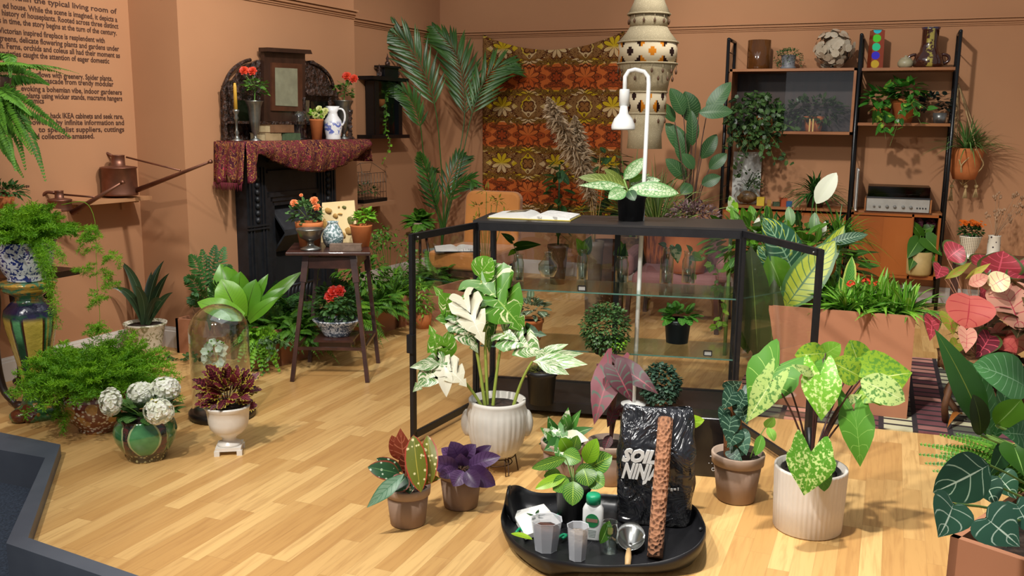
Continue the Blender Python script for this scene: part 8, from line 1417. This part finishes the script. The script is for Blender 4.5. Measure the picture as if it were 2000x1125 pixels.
# low dried/yellow roots near the stand
q = onZ(1850, 832); T = thing('fallen_leaf', 'curled orange-brown dead leaf lying on the rug by the root stand', 'leaf', q); m = M(); leaf(m, onZ(1880, 810, .03), onZ(1850, 836, .02), .03, (0, 0, 1), 'lance', .3, .4, 8); m.build('blade', leafm('dead_leaf', 'c07a34', '8a4c20'), T)
# --- near planter at the bottom right
Zp = .5; c0_ = onZ(1856, 1047, Zp); c1_ = onZ(2010, 1098, Zp); dX = nz((c1_-c0_)*V3(1, 1, 0)); dYv = V3(-dX[1], dX[0], 0)
planter([c0_, c0_+dX*.7, c0_+dX*.7+dYv*.5, c0_+dYv*.5], 0, Zp, 'clay-coloured planter box cut off by the bottom right corner'); bb = c0_+dX*.25+dYv*.2; bb[2] = Zp-.05
CLA = leafm('clarinervium', '2f5a3e', '1c4030', vein='a9c4a8', nv=4, vw=.06, vf=.9, mid=.05, midc='c4d8c0', rough=.4); CLN = leafm('clarinervium_net', '34604a', '20463a', vein='b0c8b4', nv=4, vw=.07, vf=1.1, mid=.05, midc='c8dcc8', rough=.4, net=None)
for m_ in (): pass
leafset('anthurium', 'velvety dark anthurium with white-veined heart leaves spilling over the bottom right planter', 'plant', bb, [(0, (1932, 908), (1822, 962), 96, -.12, 'oval', CLA), (0, (1862, 984), (1832, 1050), 88, -.25, 'heart', CLN), (0, (1926, 1012), (1992, 1068), 96, -.28, 'heart', CLN), (0, (1922, 940), (1945, 988), 62, -.08, 'heart', CLA), (0, (1985, 985), (2020, 1050), 60, -.2, 'heart', CLN), (0, (1950, 930), (1985, 975), 60, .05, 'heart', CLA), (0, (1975, 1000), (1965, 1070), 24, -.15, 'lance', AGR)], CLA, STEM, n=14, sr=.004, bend=.1, wav=.015, nrm=nz(TOCAM+V3(0, 0, .35)))
BLG = leafm('ribbed_green', '568e50', '32683a', vein='8ab488', nv=10, vw=.06, mid=.03, rough=.3); BLY = leafm('long_green', '4a7c34', '2e5a26', vein='8a9a40', mid=.04, rough=.3)
b3 = bb+dYv*.15+dX*.1
leafset('philodendron', 'large glossy green long-leaved plant at the right edge above the white-veined leaves', 'plant', b3, [(0, (1925, 850), (1825, 642), 62, .1, 'lance', BLY), (0, (1935, 850), (1880, 700), 70, .15, 'oval', BLG), (0, (2010, 760), (1900, 712), 92, .1, 'oval', BLG), (0, (1900, 790), (1872, 735), 50, .2, 'oval', BLG), (0, (1945, 830), (1995, 780), 60, .05, 'oval', GREEN), (0, (2010, 850), (1955, 845), 60, -.05, 'heart', BLG), (0, (1915, 850), (1900, 770), 46, .05, 'oval', OLV), (0, (1940, 860), (1965, 700), 50, .2, 'oval', BLG), (0, (1980, 870), (2000, 930), 60, -.02, 'heart', GREEN), (0, (1960, 880), (1930, 930), 40, .05, 'heart', DGREEN)], BLG, STEM, n=12, sr=.006, wav=.03)
b4 = bb+dYv*.25-dX*.05; T = thing('potted_fern', 'green fern fronds reaching left over the floor from the bottom right planter', 'fern', b4); m = M()
for i, (ex, ey) in enumerate([(1800, 868), (1810, 905), (1838, 850), (1870, 848), (1798, 888), (1850, 900), (1885, 870), (1825, 920), (1850, 870), (1900, 860), (1875, 900), (1840, 885)]): e = PX(ex, ey, b4, rn.uniform(-.05, .15)); frondp(m, bez(b4, (b4+e)/2+V3(0, 0, .08), e, 12), .04, 42, .010, i, .15, .002, start=.1, side=TOCAM*.7+V3(0, 0, 1)+sph(rn)*.3, tip=.2)
m.build('foliage', FERN, T)
b5 = bb+dYv*.12+dX*.2; T = thing('leafy_shrub', 'mixed dark foliage filling the bottom right planter behind the veined leaves', 'shrub', b5); m = M(); bush(m, b5+V3(0, 0, .05), (.2, .18, .12), 260, .07, .035, 41, -.3, 'lance', .3); m.build('foliage', DGREEN, T)
# --- upper right fireside tapestry filler: plants behind caladium table etc

# ================================================================ GROUPS OF REPEATS
GR = {'glass_bottle': 'glass bottles on the upper glass shelf', 'planter_box': 'clay-coloured planter boxes', 'book': 'old books', 'bracket_shelf': 'wall-mounted bracket shelves', 'leafy_shrub': 'filler shrubs behind the planters', 'watering_can': 'copper watering cans', 'flower_vase': 'vases of flowers', 'measuring_cup': 'frosted cups on the potting mat', 'spider_plant': 'strap-leaved plants in the rug planter',
 'potted_pothos': 'pothos on the upper shelf', 'potted_grass': 'ornamental grasses on the plant bench', 'candlestick': 'candlesticks on the mantel', 'creeping_ivy': 'ivy runners', 'cut_leaf': 'cut leaves by the potting mat', 'label_holder': 'framed labels in the glass cabinet', 'glass_cloche': 'glass domes', 'asparagus_fern': 'asparagus ferns', 'open_book': 'open books', 'potted_ivy': 'potted ivies', 'parlour_palm': 'parlour palms', 'trailing_ivy': 'hanging ivy strands', 'potted_fern': 'ferns in the room'}
for o in C.objects:
    if 'label' in o and o.parent is None:
        bn = o.name.split('.')[0]
        if bn in GR and 'group' not in o: o['group'] = GR[bn]
